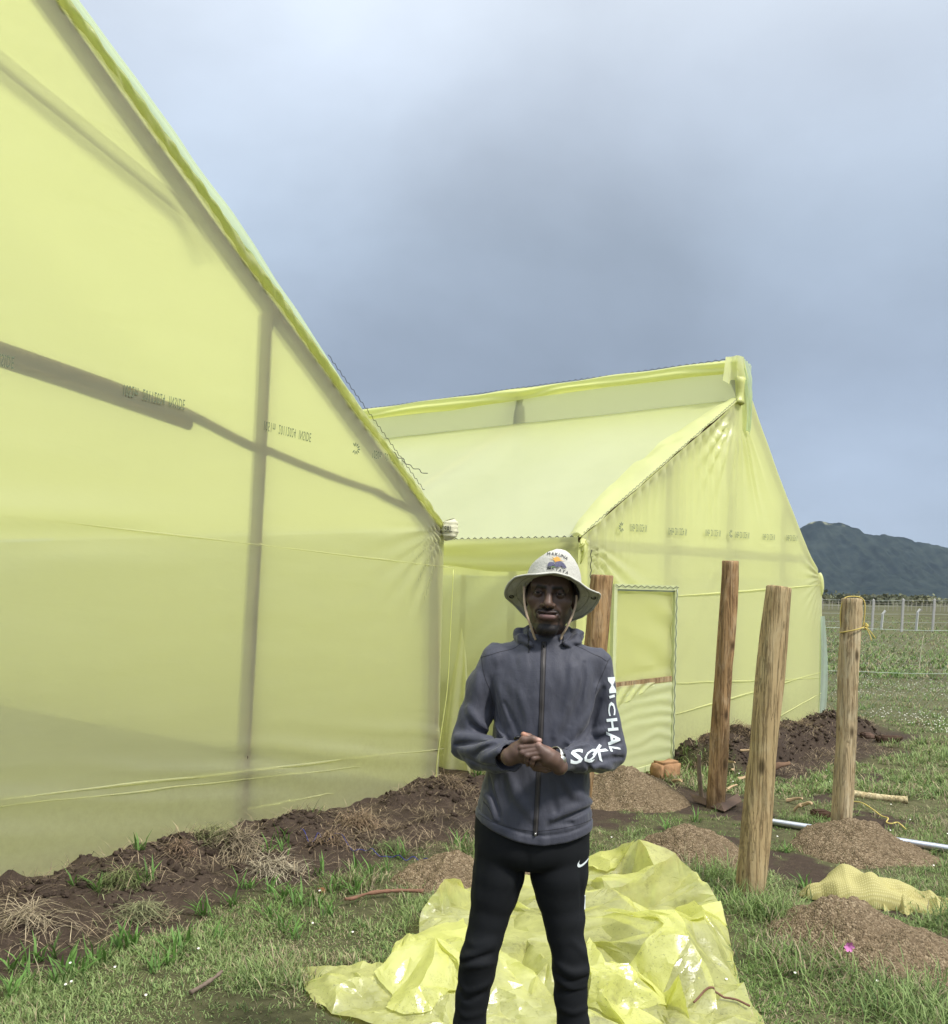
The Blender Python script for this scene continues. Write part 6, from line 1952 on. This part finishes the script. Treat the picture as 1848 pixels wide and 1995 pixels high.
JF_S = [
                ([J(240, 900, -.06), J(330, 960, -.07), J(400, 990, -.05)], .010, -.012), ([J(120, 1010, -.05), J(230, 1010, -.08), J(400, 1010, -.09)], .011, .011), ([J(110, 1070, -.05), J(220, 1060, -.08), J(360, 1050, -.1)], .009, -.011),
                ([J(150, 1120, -.06), J(260, 1110, -.1), J(420, 1050, -.12)], .011, .010), ([J(260, 1170, -.1), J(330, 1110, -.13), J(430, 1070, -.14)], .009, -.008), ([J(330, 1200, -.13), J(450, 1130, -.16), J(580, 1080, -.19)], .010, .006),
                ([J(210, 760, -.04), J(300, 880, -.06), J(390, 960, -.05)], .012, .008), ([J(400, 700, -.05), J(370, 820, -.05), J(390, 930, -.04)], .010, -.008), ([J(300, 420, -.04), J(290, 600, -.05), J(240, 800, -.05)], .016, .005), ([J(180, 1180, -.1), J(300, 1240, -.13), J(480, 1280, -.17)], .010, -.006),
                ([J(1360, 600, -.05), J(1290, 720, -.05), J(1260, 850, -.04)], .012, -.010), ([J(1370, 950, -.06), J(1290, 980, -.07), J(1230, 1030, -.05)], .011, .012), ([J(1380, 990, -.06), J(1300, 1030, -.08), J(1240, 1060, -.08)], .008, -.010),
                ([J(1500, 1060, -.05), J(1420, 1080, -.08), J(1280, 1060, -.09)], .010, -.009), ([J(1520, 1180, -.05), J(1400, 1190, -.1), J(1280, 1240, -.11)], .010, -.007), ([J(1440, 1280, -.05), J(1340, 1250, -.1), J(1240, 1270, -.11)], .011, .009),
                ([J(1290, 1350, -.08), J(1250, 1290, -.11), J(1220, 1220, -.12)], .009, -.009), ([J(1400, 420, -.04), J(1400, 620, -.05), J(1450, 860, -.05)], .014, .005), ([J(1080, 1090, -.15), J(1150, 1075, -.13), J(1240, 1060, -.1)], .009, .006)]
def jacket_sdf(p, folds=True):
    t_ = rows(p, TORSO, 2.35)
    d = t_
    sl = chain(p, [q for q, _ in SLL], [r for _, r in SLL], .018)
    sr = chain(p, [q for q, _ in SLR], [r for _, r in SLR], .018)
    x, y, z = p.T
    if folds:
        near = np.abs(np.minimum(np.minimum(t_, sl), sr)) < .06
        P = p[near]; X_, Y_, Z_ = P.T
        if len(P):
            g = .0060 * n3(X_ * 16, Y_ * 10, Z_ * 4.0, 3) + .0042 * n3(X_ * 34, Y_ * 22, Z_ * 9, 6) + .0022 * n3(X_ * 70, Y_ * 40, Z_ * 30, 7)
            # drape from the chest down to the clasped hands, and from the hands out to the hem
            for (pts, r, a_) in JFOLDS: g += fold(P, pts, r * (.95 if a_ > 0 else .62), a_ * (1.9 if a_ > 0 else 1.9))
            full = np.zeros(len(p)); full[near] = g
            t_ = t_ + full * .9; sl = sl + full; sr = sr + full
    # hem: lower at the zip than at the sides; a stitched band along it
    u = np.clip((x - PP(1043, 1620).x) / .17, -1.2, 1.2)
    zh = zt0 + .052 * np.abs(u) ** 1.6 - .018 * np.clip(u, 0, 1)
    t_ = t_ + .0025 * np.exp(-((z - zh - .030) / .004) ** 2) - .0015 * sstep(zh + .028, zh + .02, z)
    t_ = smax(t_, zh - z, .006)
    d = smin(smin(t_, sl, .016), sr, .016)
    # collar and the hood lying on the shoulders
    cc = np.array(PP(1066, 1246, .028))
    q = p - cc
    dd = np.hypot(q[:, 0] / 1.0, q[:, 1] / 1.1)
    ang = np.arctan2(q[:, 1], q[:, 0])
    zz = q[:, 2] - .016 * np.sin(ang) 
    col = np.hypot(dd - .060, np.maximum(np.abs(zz) - .022, 0)) - .011 - (.0025 * n3(x * 40, y * 40, z * 60, 8) if folds else 0)
    d = smin(d, col, .012)
    for sgn, px0, py0, px1, py1 in ((-1, 1012, 1246, 1034, 1233), (1, 1124, 1246, 1106, 1233)):
        hood = chain(p, [PP(px1 - sgn * 2, 1256, -.056), PP(px0 - sgn * 4, py0 + 3, -.015), PP(px0 - sgn * 2, 1240, .045), PP(1068, 1234, .105)], [.007, .0155, .021, .028], .010)
        d = smin(d, hood + (.0075 * n3(x * 42, y * 36, z * 70, 12 + sgn) if folds else 0), .008)
    # open the neck and the cuffs
    nk = cone(p, PP(1066, 1256, .024), PP(1068, 1200, .012), .050, .060)
    d = smax(d, -nk, .004)
    d = smax(d, -cone(p, PP(988, 1475, -.165), PP(1050, 1476, -.26), .036, .040), .003)
    d = smax(d, -cone(p, PP(1110, 1479, -.14), PP(1055, 1482, -.24), .0275, .032), .003)
    ca = np.array(PP(1005, 1474, -.180)); cn = np.array(Vector((.55, -.75, -.0)).normalized())
    zone = np.linalg.norm(p - ca, axis=1) < .075
    d = np.where(zone, np.maximum(d, (p - ca) @ cn), d)
    cb = np.array(PP(1083, 1480, -.180)); cn2 = np.array(Vector((-.70, -.66, .12)).normalized())
    zone = np.linalg.norm(p - cb, axis=1) < .062
    d = np.where(zone, np.maximum(d, (p - cb) @ cn2), d)
    return d
JFOLDS = traced(lambda q: jacket_sdf(q, False), JF_T + JF_S)
jl = np.array(PP(875, 1645, 0)); jh = np.array(PP(1225, 1215, 0))
JV, JF = surface_nets(jacket_sdf, jl + np.array((0, -.28, -.02)), jh + np.array((0, .21, 0)), .0031)
JV = smooth_mesh(JV, JF, 1, .3)
mm, t = mat('jacket_cloth')
tc = t.n('ShaderNodeTexCoord'); ob = tc.outputs['Object']
nn_ = t.noise(t.mapping(ob, scale=(1, 1, 1)), 5.0, 6.0, .6)
slub = t.noise(t.mapping(ob, scale=(60, 60, 900)), 1.0, 3.0)
c = t.mix(nn_, (.042, .044, .060), (.062, .065, .086))
c = t.mix(t.math('MULTIPLY', slub, .35), c, (.092, .095, .120))
wr = t.noise(t.mapping(ob, scale=(26, 26, 11)), 1.6, 5.0, .55, .4)
p = principled(t, c, .62, t.bump(t.math('ADD', t.math('MULTIPLY', slub, .15), wr), .38, .008), .3)
p.inputs['Sheen Weight'].default_value = .15
out(t, p.outputs[0])
M['jacket'] = mm
jacket = mesh_obj('jacket', JV, JF, mm, man, loc=Vector((PP(1050, 1450).x, YP, PP(1050, 1450).z)) - FOOT)
jb = BVHTree.FromPolygons([Vector(q_) for q_ in JV], [tuple(int(i) for i in q_) for q_ in JF])
def cast(bv, px, py, off=.002):
    d = ray(px, py); dn = d.normalized()
    h = bv.ray_cast(CAM + dn * 1.5, dn)
    if h[0] is None: return None
    nrm = h[1] if h[1].dot(dn) < 0 else -h[1]
    return h[0] + nrm * off - dn * off * .3
def seam(name, bv, pts, rad, m_, parent, off=.0008, n=60, seg=5):
    C = curve_pts([(a_, b_, 0) for a_, b_ in pts], n)
    Q = [cast(bv, a_, b_, off) for a_, b_, _ in C]
    Q = [q for q in Q if q is not None]
    v, f = tube(Q, rad, seg)
    return mesh_obj(name, v, f, m_, parent)
def ribbon(name, bv, pts, wpx, m_, parent, off=.002, n=60, cols=5):
    C = curve_pts([(a_, b_, 0) for a_, b_ in pts], n)
    T = np.gradient(C, axis=0); T /= np.linalg.norm(T, axis=1)[:, None]
    V = []; last = None
    for k in range(n):
        for j in range(cols):
            s_ = (j / (cols - 1) - .5) * wpx
            q = cast(bv, C[k, 0] - T[k, 1] * s_, C[k, 1] + T[k, 0] * s_, off * (1.0 if 0 < j < cols - 1 else .2))
            if q is None: q = last if last is not None else Vector(C[k])
            last = q; V.append(tuple(q))
    return mesh_obj(name, V, grid_faces(n, cols), m_, parent)
dk = plain('dark_seam', (.018, .018, .022), .7)
zipm = plain('zip_tape', (.055, .050, .050), .6, .4)
zp = [(1060.5, 1250), (1059, 1290), (1057, 1350), (1054.5, 1420), (1050.5, 1500), (1046, 1580), (1043.5, 1628)]
zo = ribbon('zip', jb, zp, 8.5, zipm, jacket, off=.0022, n=120)
seam('zip_teeth', jb, zp, .0011, plain('zip_teeth_metal', (.10, .09, .085), .35, .5, .6), zo, off=.0028, n=90)
seam('zip_edge', jb, [(a_ - 4.6, b_) for a_, b_ in zp], .0008, dk, zo); seam('zip_edge', jb, [(a_ + 4.6, b_) for a_, b_ in zp], .0008, dk, zo)
v, f = tube([cast(jb, 1060, 1251, .005), cast(jb, 1060, 1256, .005), cast(jb, 1059.5, 1263, .005)], [.0030, .0036, .0022], 8); mesh_obj('zip_pull', v, f, plain('black_puller', (.008, .008, .009), .3, .5), zo)
v, f = tube([cast(jb, 1043.6, 1622, .004), cast(jb, 1043.2, 1628.5, .004)], [.0032, .0036], 8); mesh_obj('zip_end', v, f, plain('zip_end_metal', (.45, .44, .42), .3, .5, .9), zo)
for pts in ([(1016, 1253), (1000, 1264), (975, 1270), (952, 1277), (937, 1281)], [(1121, 1257), (1138, 1265), (1155, 1274), (1170, 1280), (1183, 1288), (1190, 1282)],
            [(938, 1275), (941, 1300), (947, 1325), (955, 1345), (960, 1368)], [(1186, 1286), (1176, 1310), (1166, 1332), (1160, 1352)]):
    seam('seam', jb, pts, .0007, dk, jacket, off=.0002)
seam('seam', jb, [(931, 1585), (958, 1601), (1000, 1614), (1040, 1620)], .0007, dk, jacket, off=.0002); seam('seam', jb, [(1049, 1620), (1090, 1615), (1130, 1606), (1153, 1597)], .0007, dk, jacket, off=.0002)
seam('pocket', jb, [(942, 1562), (950, 1570), (957, 1582), (962, 1594)], .0012, dk, jacket, off=.0004)
for pts in ([(1029.5, 1230), (1030, 1245), (1031, 1262), (1031, 1272)], [(1097, 1240), (1097, 1252), (1098, 1260)]):
    seam('drawcord', jb, pts, .0013, plain('black_cord', (.01, .01, .012), .5), jacket, off=.0025, n=24)
ribbon('cuff_tab', jb, [(1003, 1448), (1001, 1458), (1000, 1468)], 9, plain('brown_tab', (.085, .052, .045), .7), jacket, off=.002, n=14)
v, f = tube(curve_pts([PP(1003, 1440, -.205), PP(1008, 1437, -.21), PP(1013, 1436, -.21)], 8), [.004, .0055, .004], 8); mesh_obj('cuff_toggle', v, f, plain('black_toggle', (.006, .006, .007), .25, .5), jacket)
# lettering down the left sleeve
white = plain('white_print', (.74, .80, .80), .5, .3)
def draped_text(name, body, bv, parent, P0, ex, ey, m_, off=.0016, sub=4.0, size=1.0):
    """place letters in the picture plane of the sleeve and press them onto the cloth"""
    v, f = text_mesh(body, size, 2, 1.0, .028 if m_ is white else .012)
    import bmesh
    bm = bmesh.new(); vs = [bm.verts.new((q[0], q[1], 0)) for q in v]
    for ff in f:
        try: bm.faces.new([vs[i] for i in ff])
        except ValueError: pass
    bmesh.ops.triangulate(bm, faces=bm.faces[:])
    for _ in range(3):
        lg = [e_ for e_ in bm.edges if e_.calc_length() > .13 * size]
        if not lg: break
        bmesh.ops.subdivide_edges(bm, edges=lg, cuts=1); bmesh.ops.triangulate(bm, faces=bm.faces[:])
    w0 = v[:, 0].min(); ww = (v[:, 0].max() - w0); h_ = v[:, 1].max() - v[:, 1].min(); mid = (v[:, 1].max() + v[:, 1].min()) / 2
    ok = True; W = []
    for q in bm.verts:
        a_ = (q.co.x - w0) / ww - .5; b_ = (q.co.y - mid) / h_
        W.append(cast(bv, P0[0] + ex[0] * a_ + ey[0] * b_, P0[1] + ex[1] * a_ + ey[1] * b_, off))
    bm.verts.index_update()
    fs = [[q.index for q in p_.verts] for p_ in bm.faces]; bm.free()
    fs = [ff for ff in fs if all(W[i] is not None for i in ff)]
    fs = [ff for ff in fs if max((W[ff[i]] - W[ff[i - 1]]).length for i in range(3)) < .07]
    W = [tuple(q) if q is not None else (0, 0, 0) for q in W]
    return mesh_obj(name, W, fs, m_, parent, smooth=True)
# letter, centre, vector along its writing direction (downwards), vector to the letter's top (to the right of the picture)
for ch, c_, ex, ey in (('M', (1192.5, 1335), (3, 31), (13, -1)), ('I', (1192.5, 1357), (1, 5), (10, -3)), ('C', (1192, 1381), (2, 27), (13, -2)), ('H', (1193.5, 1412), (3, 24), (20, -2)),
                       ('A', (1196, 1440), (5, 28), (25, 2)), ('L', (1199, 1461), (4, 10), (22, 3)), ('K', (1171, 1468), (-17, 17), (14, 16)), ('Q', (1150, 1474), (-24, 9), (-8, 28)), ('S', (1124, 1474), (-25, 3), (-2, 29))):
    if ch in 'QS': ex, ey = (-ex[0], -ex[1]), (-ey[0], -ey[1])
    if ch == 'K': ex, ey = (20, 15), (14, -20)
    draped_text('sleeve_print', ch, jb, jacket, c_, ex, ey, white)
# grey shirt collar showing inside
V = []
for i in range(41):
    a_ = math.radians(-20) + i / 40 * math.radians(220)
    for j in range(5):
        r = .058 - .003 * j; z_ = 1232 - j * 3.5
        c0 = PP(1067, z_, .030)
        V.append((c0.x + r * math.cos(a_) * 1.02, c0.y + r * math.sin(a_), c0.z + .004 * math.sin(a_ * 3)))
sc_ = mesh_obj('shirt_collar', V, grid_faces(41, 5), plain('grey_cotton', (.40, .40, .43), .9, .1, 0, 90, .15), man)
md = sc_.modifiers.new('thick', 'SOLIDIFY'); md.thickness = .004

# --- trousers
PANTS = [(1585, 928, 1153, .105, .012), (1625, 924, 1151, .108, .012), (1655, 928, 1146, .106, .012), (1675, 950, 1125, .096, .012), (1688, 985, 1080, .080, .012)]
LL = [(PP(976, 1660, .01), .079), (PP(971, 1705, .008), .0745), (PP(963, 1742, .006), .068), (PP(952, 1790, .0), .0555), (PP(943.5, 1826, -.004), .0525), (PP(932.5, 1866, -.008), .0545), (PP(928.5, 1896, .0), .0525), (PP(920, 1940, .006), .0475), (PP(914, 1995, .012), .0455), (PP(904, 2090, .02), .044), (PP(894, 2195, .03), .042)]
LR = [(PP(1094, 1660, .01), .084), (PP(1091, 1705, .008), .0835), (PP(1092.5, 1742, .006), .070), (PP(1101, 1790, .0), .0595), (PP(1102.5, 1822, -.004), .0510), (PP(1110, 1852, -.006), .0485), (PP(1113, 1888, -.004), .0515), (PP(1113, 1938, .006), .0465), (PP(1117, 1995, .012), .0445), (PP(1121, 2090, .02), .043), (PP(1125, 2195, .03), .041)]
def K3(zx, zy, dy): return PP(831.3 + zx * .22913, 1537.9 + zy * .22913, dy)
PF_L = [
            ([K3(290, 1440, -.05), K3(400, 1400, -.06), K3(570, 1330, -.05)], .011, .010), ([K3(290, 1480, -.05), K3(400, 1450, -.06), K3(560, 1400, -.05)], .009, -.010), ([K3(290, 1530, -.05), K3(420, 1500, -.06), K3(570, 1480, -.05)], .010, .008),
            ([K3(340, 1280, -.05), K3(420, 1330, -.06), K3(560, 1290, -.05)], .012, .006), ([K3(280, 1640, -.04), K3(360, 1720, -.05), K3(520, 1660, -.04)], .011, .009), ([K3(270, 1700, -.04), K3(340, 1800, -.05), K3(500, 1730, -.04)], .009, -.008),
            ([K3(250, 1850, -.03), K3(330, 1930, -.04), K3(490, 1900, -.03)], .011, .007),
            ([K3(1100, 1480, -.05), K3(1230, 1560, -.06), K3(1370, 1550, -.05)], .011, .011), ([K3(1090, 1560, -.05), K3(1230, 1640, -.06), K3(1370, 1600, -.05)], .009, -.011), ([K3(1100, 1620, -.05), K3(1240, 1700, -.05), K3(1360, 1690, -.04)], .010, .009),
            ([K3(1100, 1740, -.04), K3(1230, 1720, -.05), K3(1360, 1700, -.04)], .009, -.009), ([K3(1110, 1850, -.03), K3(1240, 1900, -.04), K3(1370, 1860, -.03)], .011, .009), ([K3(1250, 1300, -.05), K3(1330, 1380, -.05), K3(1370, 1450, -.04)], .012, .007),
            ([K3(450, 480, -.08), K3(430, 700, -.08), K3(420, 1000, -.07)], .014, .005), ([K3(840, 560, -.1), K3(780, 800, -.08), K3(700, 1000, -.06)], .014, -.005), ([K3(1300, 640, -.08), K3(1320, 900, -.07), K3(1310, 1150, -.06)], .014, -.005),
            ([K3(860, 420, -.11), K3(865, 560, -.11), K3(860, 690, -.09)], .012, -.006)]
PFOLDS = []
def pants_sdf(p):
    a = chain(p, [q for q, _ in LL], [r for _, r in LL], .015)
    b = chain(p, [q for q, _ in LR], [r for _, r in LR], .015)
    h = rows(p, PANTS, 2.3)
    d = smin(smin(a, b, .004), h, .012)
    near = np.abs(d) < .06
    P = p[near]
    if len(P):
        X_, Y_, Z_ = P.T
        low = sstep(PP(1000, 1780).z, PP(1000, 1880).z, Z_)
        g = .0030 * n3(X_ * 14, Y_ * 10, Z_ * 6, 21) + low * .0018 * n3(X_ * 16 + Z_ * 8, Y_ * 14, Z_ * 17, 24)
        for (pts, r, am) in PFOLDS: g += fold(P, pts, r * (.95 if am > 0 else .65), am * .85)
        full = np.zeros(len(p)); full[near] = g
        d = d + full
    d = np.maximum(d, p[:, 2] - PP(1040, 1592).z)
    return d
PFOLDS = traced(pants_sdf, PF_L)
PV, PF = surface_nets(pants_sdf, np.array(PP(855, 2230, 0)) + np.array((0, -.16, 0)), np.array(PP(1175, 1580, 0)) + np.array((0, .17, 0)), .0044)
PV = smooth_mesh(PV, PF, 1, .4)
mm, t = mat('black_track_cloth')
tc = t.n('ShaderNodeTexCoord')
p = principled(t, t.mix(t.noise(tc.outputs['Object'], 12.0, 5.0), (.0075, .0085, .010), (.014, .0155, .018)), .78, t.bump(t.noise(tc.outputs['Object'], 900.0, 2.0), .15, .002), .3)
p.inputs['Specular IOR Level'].default_value = .18
out(t, p.outputs[0])
pants = mesh_obj('trousers', PV, PF, mm, man, loc=Vector((PP(1036, 1640).x, YP, PP(1036, 1640).z)) - FOOT)
pb = BVHTree.FromPolygons([Vector(q_) for q_ in PV], [tuple(int(i) for i in q_) for q_ in PF])
# the white tick on the thigh: an outline filled and pressed on
def K2(zx, zy): return (831.3 + zx * .22913, 1537.9 + zy * .22913)
upl = curve_pts([(1304, 601, 0), (1296, 622, 0), (1300, 638, 0), (1318, 637, 0), (1348, 613, 0), (1383, 574, 0)], 26)[:, :2]
lol = curve_pts([(1304, 601, 0), (1285, 628, 0), (1281, 652, 0), (1294, 664, 0), (1325, 652, 0), (1362, 616, 0), (1383, 574, 0)], 26)[:, :2]
V = []
for k in range(26):
    for j in range(4):
        w_ = upl[k] * (1 - j / 3) + lol[k] * j / 3
        q = cast(pb, *K2(*w_), .0016)
        V.append(tuple(q) if q is not None else V[-1])
mesh_obj('tick_mark', V, grid_faces(26, 4), white, pants)
seam('side_piping', pb, [(1139.5, 1745), (1139.5, 1760), (1139, 1772)], .0020, white, pants, n=20)
# boots, below the frame
for ft, s_ in ((FTL, -1), (FTR, 1)):
    bx_ = ft.x
    def boot(p, bx_=bx_, s_=s_):
        d = cone(p, (bx_, YP + .05, .055), (bx_ + s_ * .02, YP - .14, .042), .048, .040)
        d = smin(d, cone(p, (bx_, YP + .03, .05), (bx_, YP + .03, .13), .048, .046), .03)
        return smax(d, -p[:, 2] + .012, .006)
    v, f = surface_nets(boot, (bx_ - .12, YP - .24, -.02), (bx_ + .12, YP + .14, .2), .007)
    sh_ = mesh_obj('boot', v, f, plain('dark_boot', (.03, .026, .022), .6, .3), man)

# --- hat
HO = H2W([(0.0, .016, .030)])[0]
ht = math.radians(33)
HM = np.array(Matrix.Rotation(math.radians(4.5), 3, 'Y') @ Matrix.Rotation(-math.radians(3), 3, 'Z') @ Matrix.Rotation(-ht, 3, 'X'))
HOFF = np.array((.002, -.020, -.029))
def hatw(l): return np.asarray(l) @ HM.T + HO + HOFF
def hat_profile(u, th):
    """u 0..1 rim to crown base, 1..2 up the crown; th: 0 = right, -90 deg = front"""
    f_ = np.maximum(0, -np.sin(th)); b_ = np.maximum(0, np.sin(th)); s_ = np.abs(np.cos(th))
    cu = np.clip(u - 1, 0, 1); cu = 1 - (1 - cu) ** 1.5
    rr = np.where(u <= 1, .141 - u * (.141 - .083), .083 * np.maximum(0, 1 - cu ** 4.2) ** (1 / 2.6))
    ax = np.where(u <= 1, 1.0, 1.0)
    zz = np.where(u <= 1, -.020 * (1 - u) ** 1.3 * (.45 + .12 * s_ + .15 * b_ + .95 * f_ ** 3), cu * .090)
    wav = .011 * np.sin(th * 3 + .4) * np.clip(1 - u, 0, 1) + .006 * np.sin(th * 5 + 2.0) * np.clip(1 - u, 0, 1) ** 1.5 + .008 * np.cos(th * 2 - .5) * np.clip(1 - u, 0, 1)
    x = rr * np.cos(th) * np.where(u <= 1, 1.0 - .02 * u, 1.0 - .05 * cu); y = rr * np.sin(th) * (1.0 + .17 * np.clip(u, 0, 1)) - np.where(u > 1, .40 * zz, 0)
    dent = -.012 * np.exp(-((np.clip(u - 1, 0, 1) - .75) / .25) ** 2) * np.sin(th * 2 + 1)
    return np.stack([x, y, zz + wav + dent + .0015 * n2(th * 9, u * 9, 3)], -1)
th = np.linspace(0, 2 * np.pi, 121); uu = np.concatenate([np.linspace(0, 1, 22), np.linspace(1.02, 2, 34)])
U3, T3 = np.meshgrid(uu, th, indexing='ij')
HVt = hatw(hat_profile(U3, T3).reshape(-1, 3))
mm, t = mat('hat_cotton')
tc = t.n('ShaderNodeTexCoord'); ob = tc.outputs['Object']
c = t.mix(t.noise(ob, 16.0, 5.0), (.50, .49, .43), (.60, .59, .53))
st = t.noise(t.mapping(ob, scale=(40, 40, 40)), 3.0, 5.0, .6, .5)
p = principled(t, c, .9, t.bump(st, .55, .006), .1); out(t, p.outputs[0])
M['hat'] = mm
hat = mesh_obj('hat', HVt, grid_faces(len(uu), 121), mm, man, loc=Vector(HO) - FOOT)
md = hat.modifiers.new('thick', 'SOLIDIFY'); md.thickness = .0028; md.offset = 0
rim = hatw(hat_profile(np.zeros(121), th))
v, f = tube(rim, .0026, 6, cap=False); mesh_obj('brim_binding', v, f, plain('binding', (.60, .59, .52), .9, .1), hat)
for r_ in (.35,):
    pass
und = plain('brim_stitch', (.30, .30, .26), .9, .1)
for r_ in (.10, .55):
    pts = hatw(hat_profile(np.full(121, r_), th) - np.array([0, 0, .0022])); v, f = tube(pts, .0007, 4, cap=False); mesh_obj('brim_stitching', v, f, und, hat)
for ang in (math.radians(168), math.radians(2)):
    c0 = hat_profile(np.array(.30), np.array(ang))
    ring = [hatw([c0 + np.array((.0065 * math.cos(k), .0065 * math.sin(k) , -.003))])[0] for k in np.linspace(0, 6.283, 15)]
    v, f = tube(ring, .0018, 6, cap=False); mesh_obj('eyelet', v, f, plain('eyelet_metal', (.06, .06, .05), .4, .5, .6), hat)
hb = BVHTree.FromPolygons([Vector(q_) for q_ in HVt], [tuple(int(i) for i in q_) for q_ in grid_faces(len(uu), 121)])
# print on the crown: two words, a sun and two elephants
ink = plain('hat_ink', (.030, .032, .035), .7)
def HZ(zx, zy): return ((1150 + zx / 6.6) * .8313, (1280 + (zy - 8) / 6.6) * .8313)
CO = []
def letters_arc(word, P, hh):
    for k, ch in enumerate(word):
        q = k / (len(word) - 1)
        a_ = np.array(P[0]) * (1 - q) ** 2 + 2 * np.array(P[1]) * q * (1 - q) + np.array(P[2]) * q ** 2
        tg = (np.array(P[1]) - np.array(P[0])) * (1 - q) + (np.array(P[2]) - np.array(P[1])) * q
        tg = tg / np.linalg.norm(tg); w_ = 46 * (1.1 if ch in 'MN' else .9)
        c_ = HZ(*a_); s_ = .8313 / 6.6
        draped_text('hat_print', ch, hb, hat, c_, (tg[0] * w_ * s_, tg[1] * w_ * s_), (-tg[1] * -hh * s_ * -1 if False else tg[1] * hh * s_, -tg[0] * hh * s_), ink, off=.0028)
letters_arc('HAKUNA', [(908, 130), (1060, 130), (1172, 198)], 44)
letters_arc('MATATA', [(910, 352), (1060, 370), (1178, 420)], 44)
def blob(pts, m_, off, n=2):
    c = np.mean(pts, 0); V = []
    for q_ in range(4):
        for p_ in pts:
            w_ = c + (np.array(p_) - c) * (1 - q_ / 3.001)
            V.append(cast(hb, *HZ(*w_), off))
    V = [tuple(q_) if q_ is not None else tuple(HO) for q_ in V]
    k = len(pts)
    fs = [(r_ * k + i, r_ * k + (i + 1) % k, (r_ + 1) * k + (i + 1) % k, (r_ + 1) * k + i) for r_ in range(3) for i in range(k)]
    mesh_obj('hat_print', V, fs, m_, hat)
org = plain('print_orange', (.72, .36, .08), .7, .2); yel = plain('print_yellow', (.78, .52, .16), .7, .2); elb = plain('print_grey_blue', (.13, .13, .20), .7, .2, 0, 120, .5); gre = plain('print_green', (.16, .26, .10), .7)
for k in range(9):
    a_ = math.radians(-172 + k * 20.5)
    cx_, cy_ = 1030, 232
    e = np.array((math.cos(a_), math.sin(a_))); w_ = np.array((-e[1], e[0])); L_ = 62 if k % 2 else 120
    blob([(cx_ + e[0] * 28 + w_[0] * 15, cy_ + (e[1] * 28 + w_[1] * 15) * .62), (cx_ + e[0] * L_, cy_ + e[1] * L_ * .55 + e[0] * 22), (cx_ + e[0] * 28 - w_[0] * 15, cy_ + (e[1] * 28 - w_[1] * 15) * .62)], yel if k % 2 == 0 else org, .0026)
blob([(1030 + 46 * math.cos(a_), 222 + 42 * math.sin(a_)) for a_ in np.linspace(0, 6.1, 14)], org, .0030)
blob([(890, 322), (893, 285), (915, 262), (955, 258), (985, 268), (996, 295), (1000, 325), (985, 325), (980, 305), (955, 305), (950, 325), (925, 325), (922, 305), (908, 308), (905, 326)], elb, .0034)
blob([(1002, 330), (1004, 275), (1020, 252), (1062, 246), (1105, 258), (1135, 285), (1158, 318), (1172, 352), (1160, 352), (1146, 330), (1138, 352), (1118, 350), (1112, 320), (1075, 312), (1066, 338), (1046, 336), (1040, 312), (1024, 336)], elb, .0036)
blob([(925, 332), (985, 318), (1010, 338), (960, 340)], gre, .0030)
# chin cord
beige = plain('beige_cord', (.62, .47, .33), .8, .2, 0, 200, .2)
for pts in ([(1022, 1143, -.040), (1021.5, 1158, -.050), (1023, 1178, -.062), (1027, 1198, -.072), (1033, 1216, -.070), (1040, 1236, -.052), (1044, 1246, -.046)],
            [(1123.5, 1160, -.030), (1122.5, 1176, -.040), (1117, 1196, -.055), (1110, 1212, -.062), (1102, 1228, -.056), (1096, 1237, -.048), (1093, 1246, -.044)]):
    v, f = tube(curve_pts([PP(*q_) for q_ in pts], 40), .0034, 8); mesh_obj('chin_cord', v, f, beige, hat)
# --- watch on the left wrist
wt = PP(1084, 1471, -.225)
wc = empty('watch', wt - FOOT); wc.parent = man; WORLD[wc.name] = tuple(wt)
axw = (WRR - PP(1062, 1468, -.215)).normalized()
u1 = axw.cross(Vector((0, 0, 1))).normalized(); u2 = axw.cross(u1)
cw = PP(1081.5, 1474.5, -.197)
V = []
for i in range(33):
    a_ = i / 32 * 6.283
    for j in range(3):
        V.append(tuple(cw + axw * (.007 * (j - 1)) + (u1 * math.cos(a_) + u2 * math.sin(a_)) * (.0285 + .001 * (j == 1))))
bd = mesh_obj('band', V, grid_faces(33, 3), plain('watch_steel', (.62, .60, .54), .25, .5, .9), wc); md = bd.modifiers.new('thick', 'SOLIDIFY'); md.thickness = .003
dv_ = (CAM - cw).normalized()
dv_ = (dv_ - axw * dv_.dot(axw)).normalized()
v, f = tube([cw + dv_ * .027, cw + dv_ * .036], .0135, 20); mesh_obj('case', v, f, plain('watch_case', (.70, .69, .62), .25, .5, .8), wc)
# ------------------------------------------------------------------ air
HAZE = 4.6e-5
hz = []
for x in (-8000, 8000):
    for y in (-250, 8000):
        for z in (-3, 300): hz.append((x, y, z))
mm = bpy.data.materials.new('haze_air'); mm.use_nodes = True
t = NT(mm.node_tree)
pv = t.n('ShaderNodeVolumePrincipled'); pv.inputs['Color'].default_value = (.62, .78, 1.0, 1); pv.inputs['Density'].default_value = HAZE; pv.inputs['Anisotropy'].default_value = 0.2
o = t.n('ShaderNodeOutputMaterial'); t.l(pv.outputs[0], o.inputs['Volume'])
haze = mesh_obj('haze', hz, [(0, 1, 3, 2), (4, 6, 7, 5), (0, 4, 5, 1), (2, 3, 7, 6), (0, 2, 6, 4), (1, 5, 7, 3)], mm, smooth=False)
tag(haze, 'thin bluish haze over the plain and the mountain', 'haze', kind='stuff')
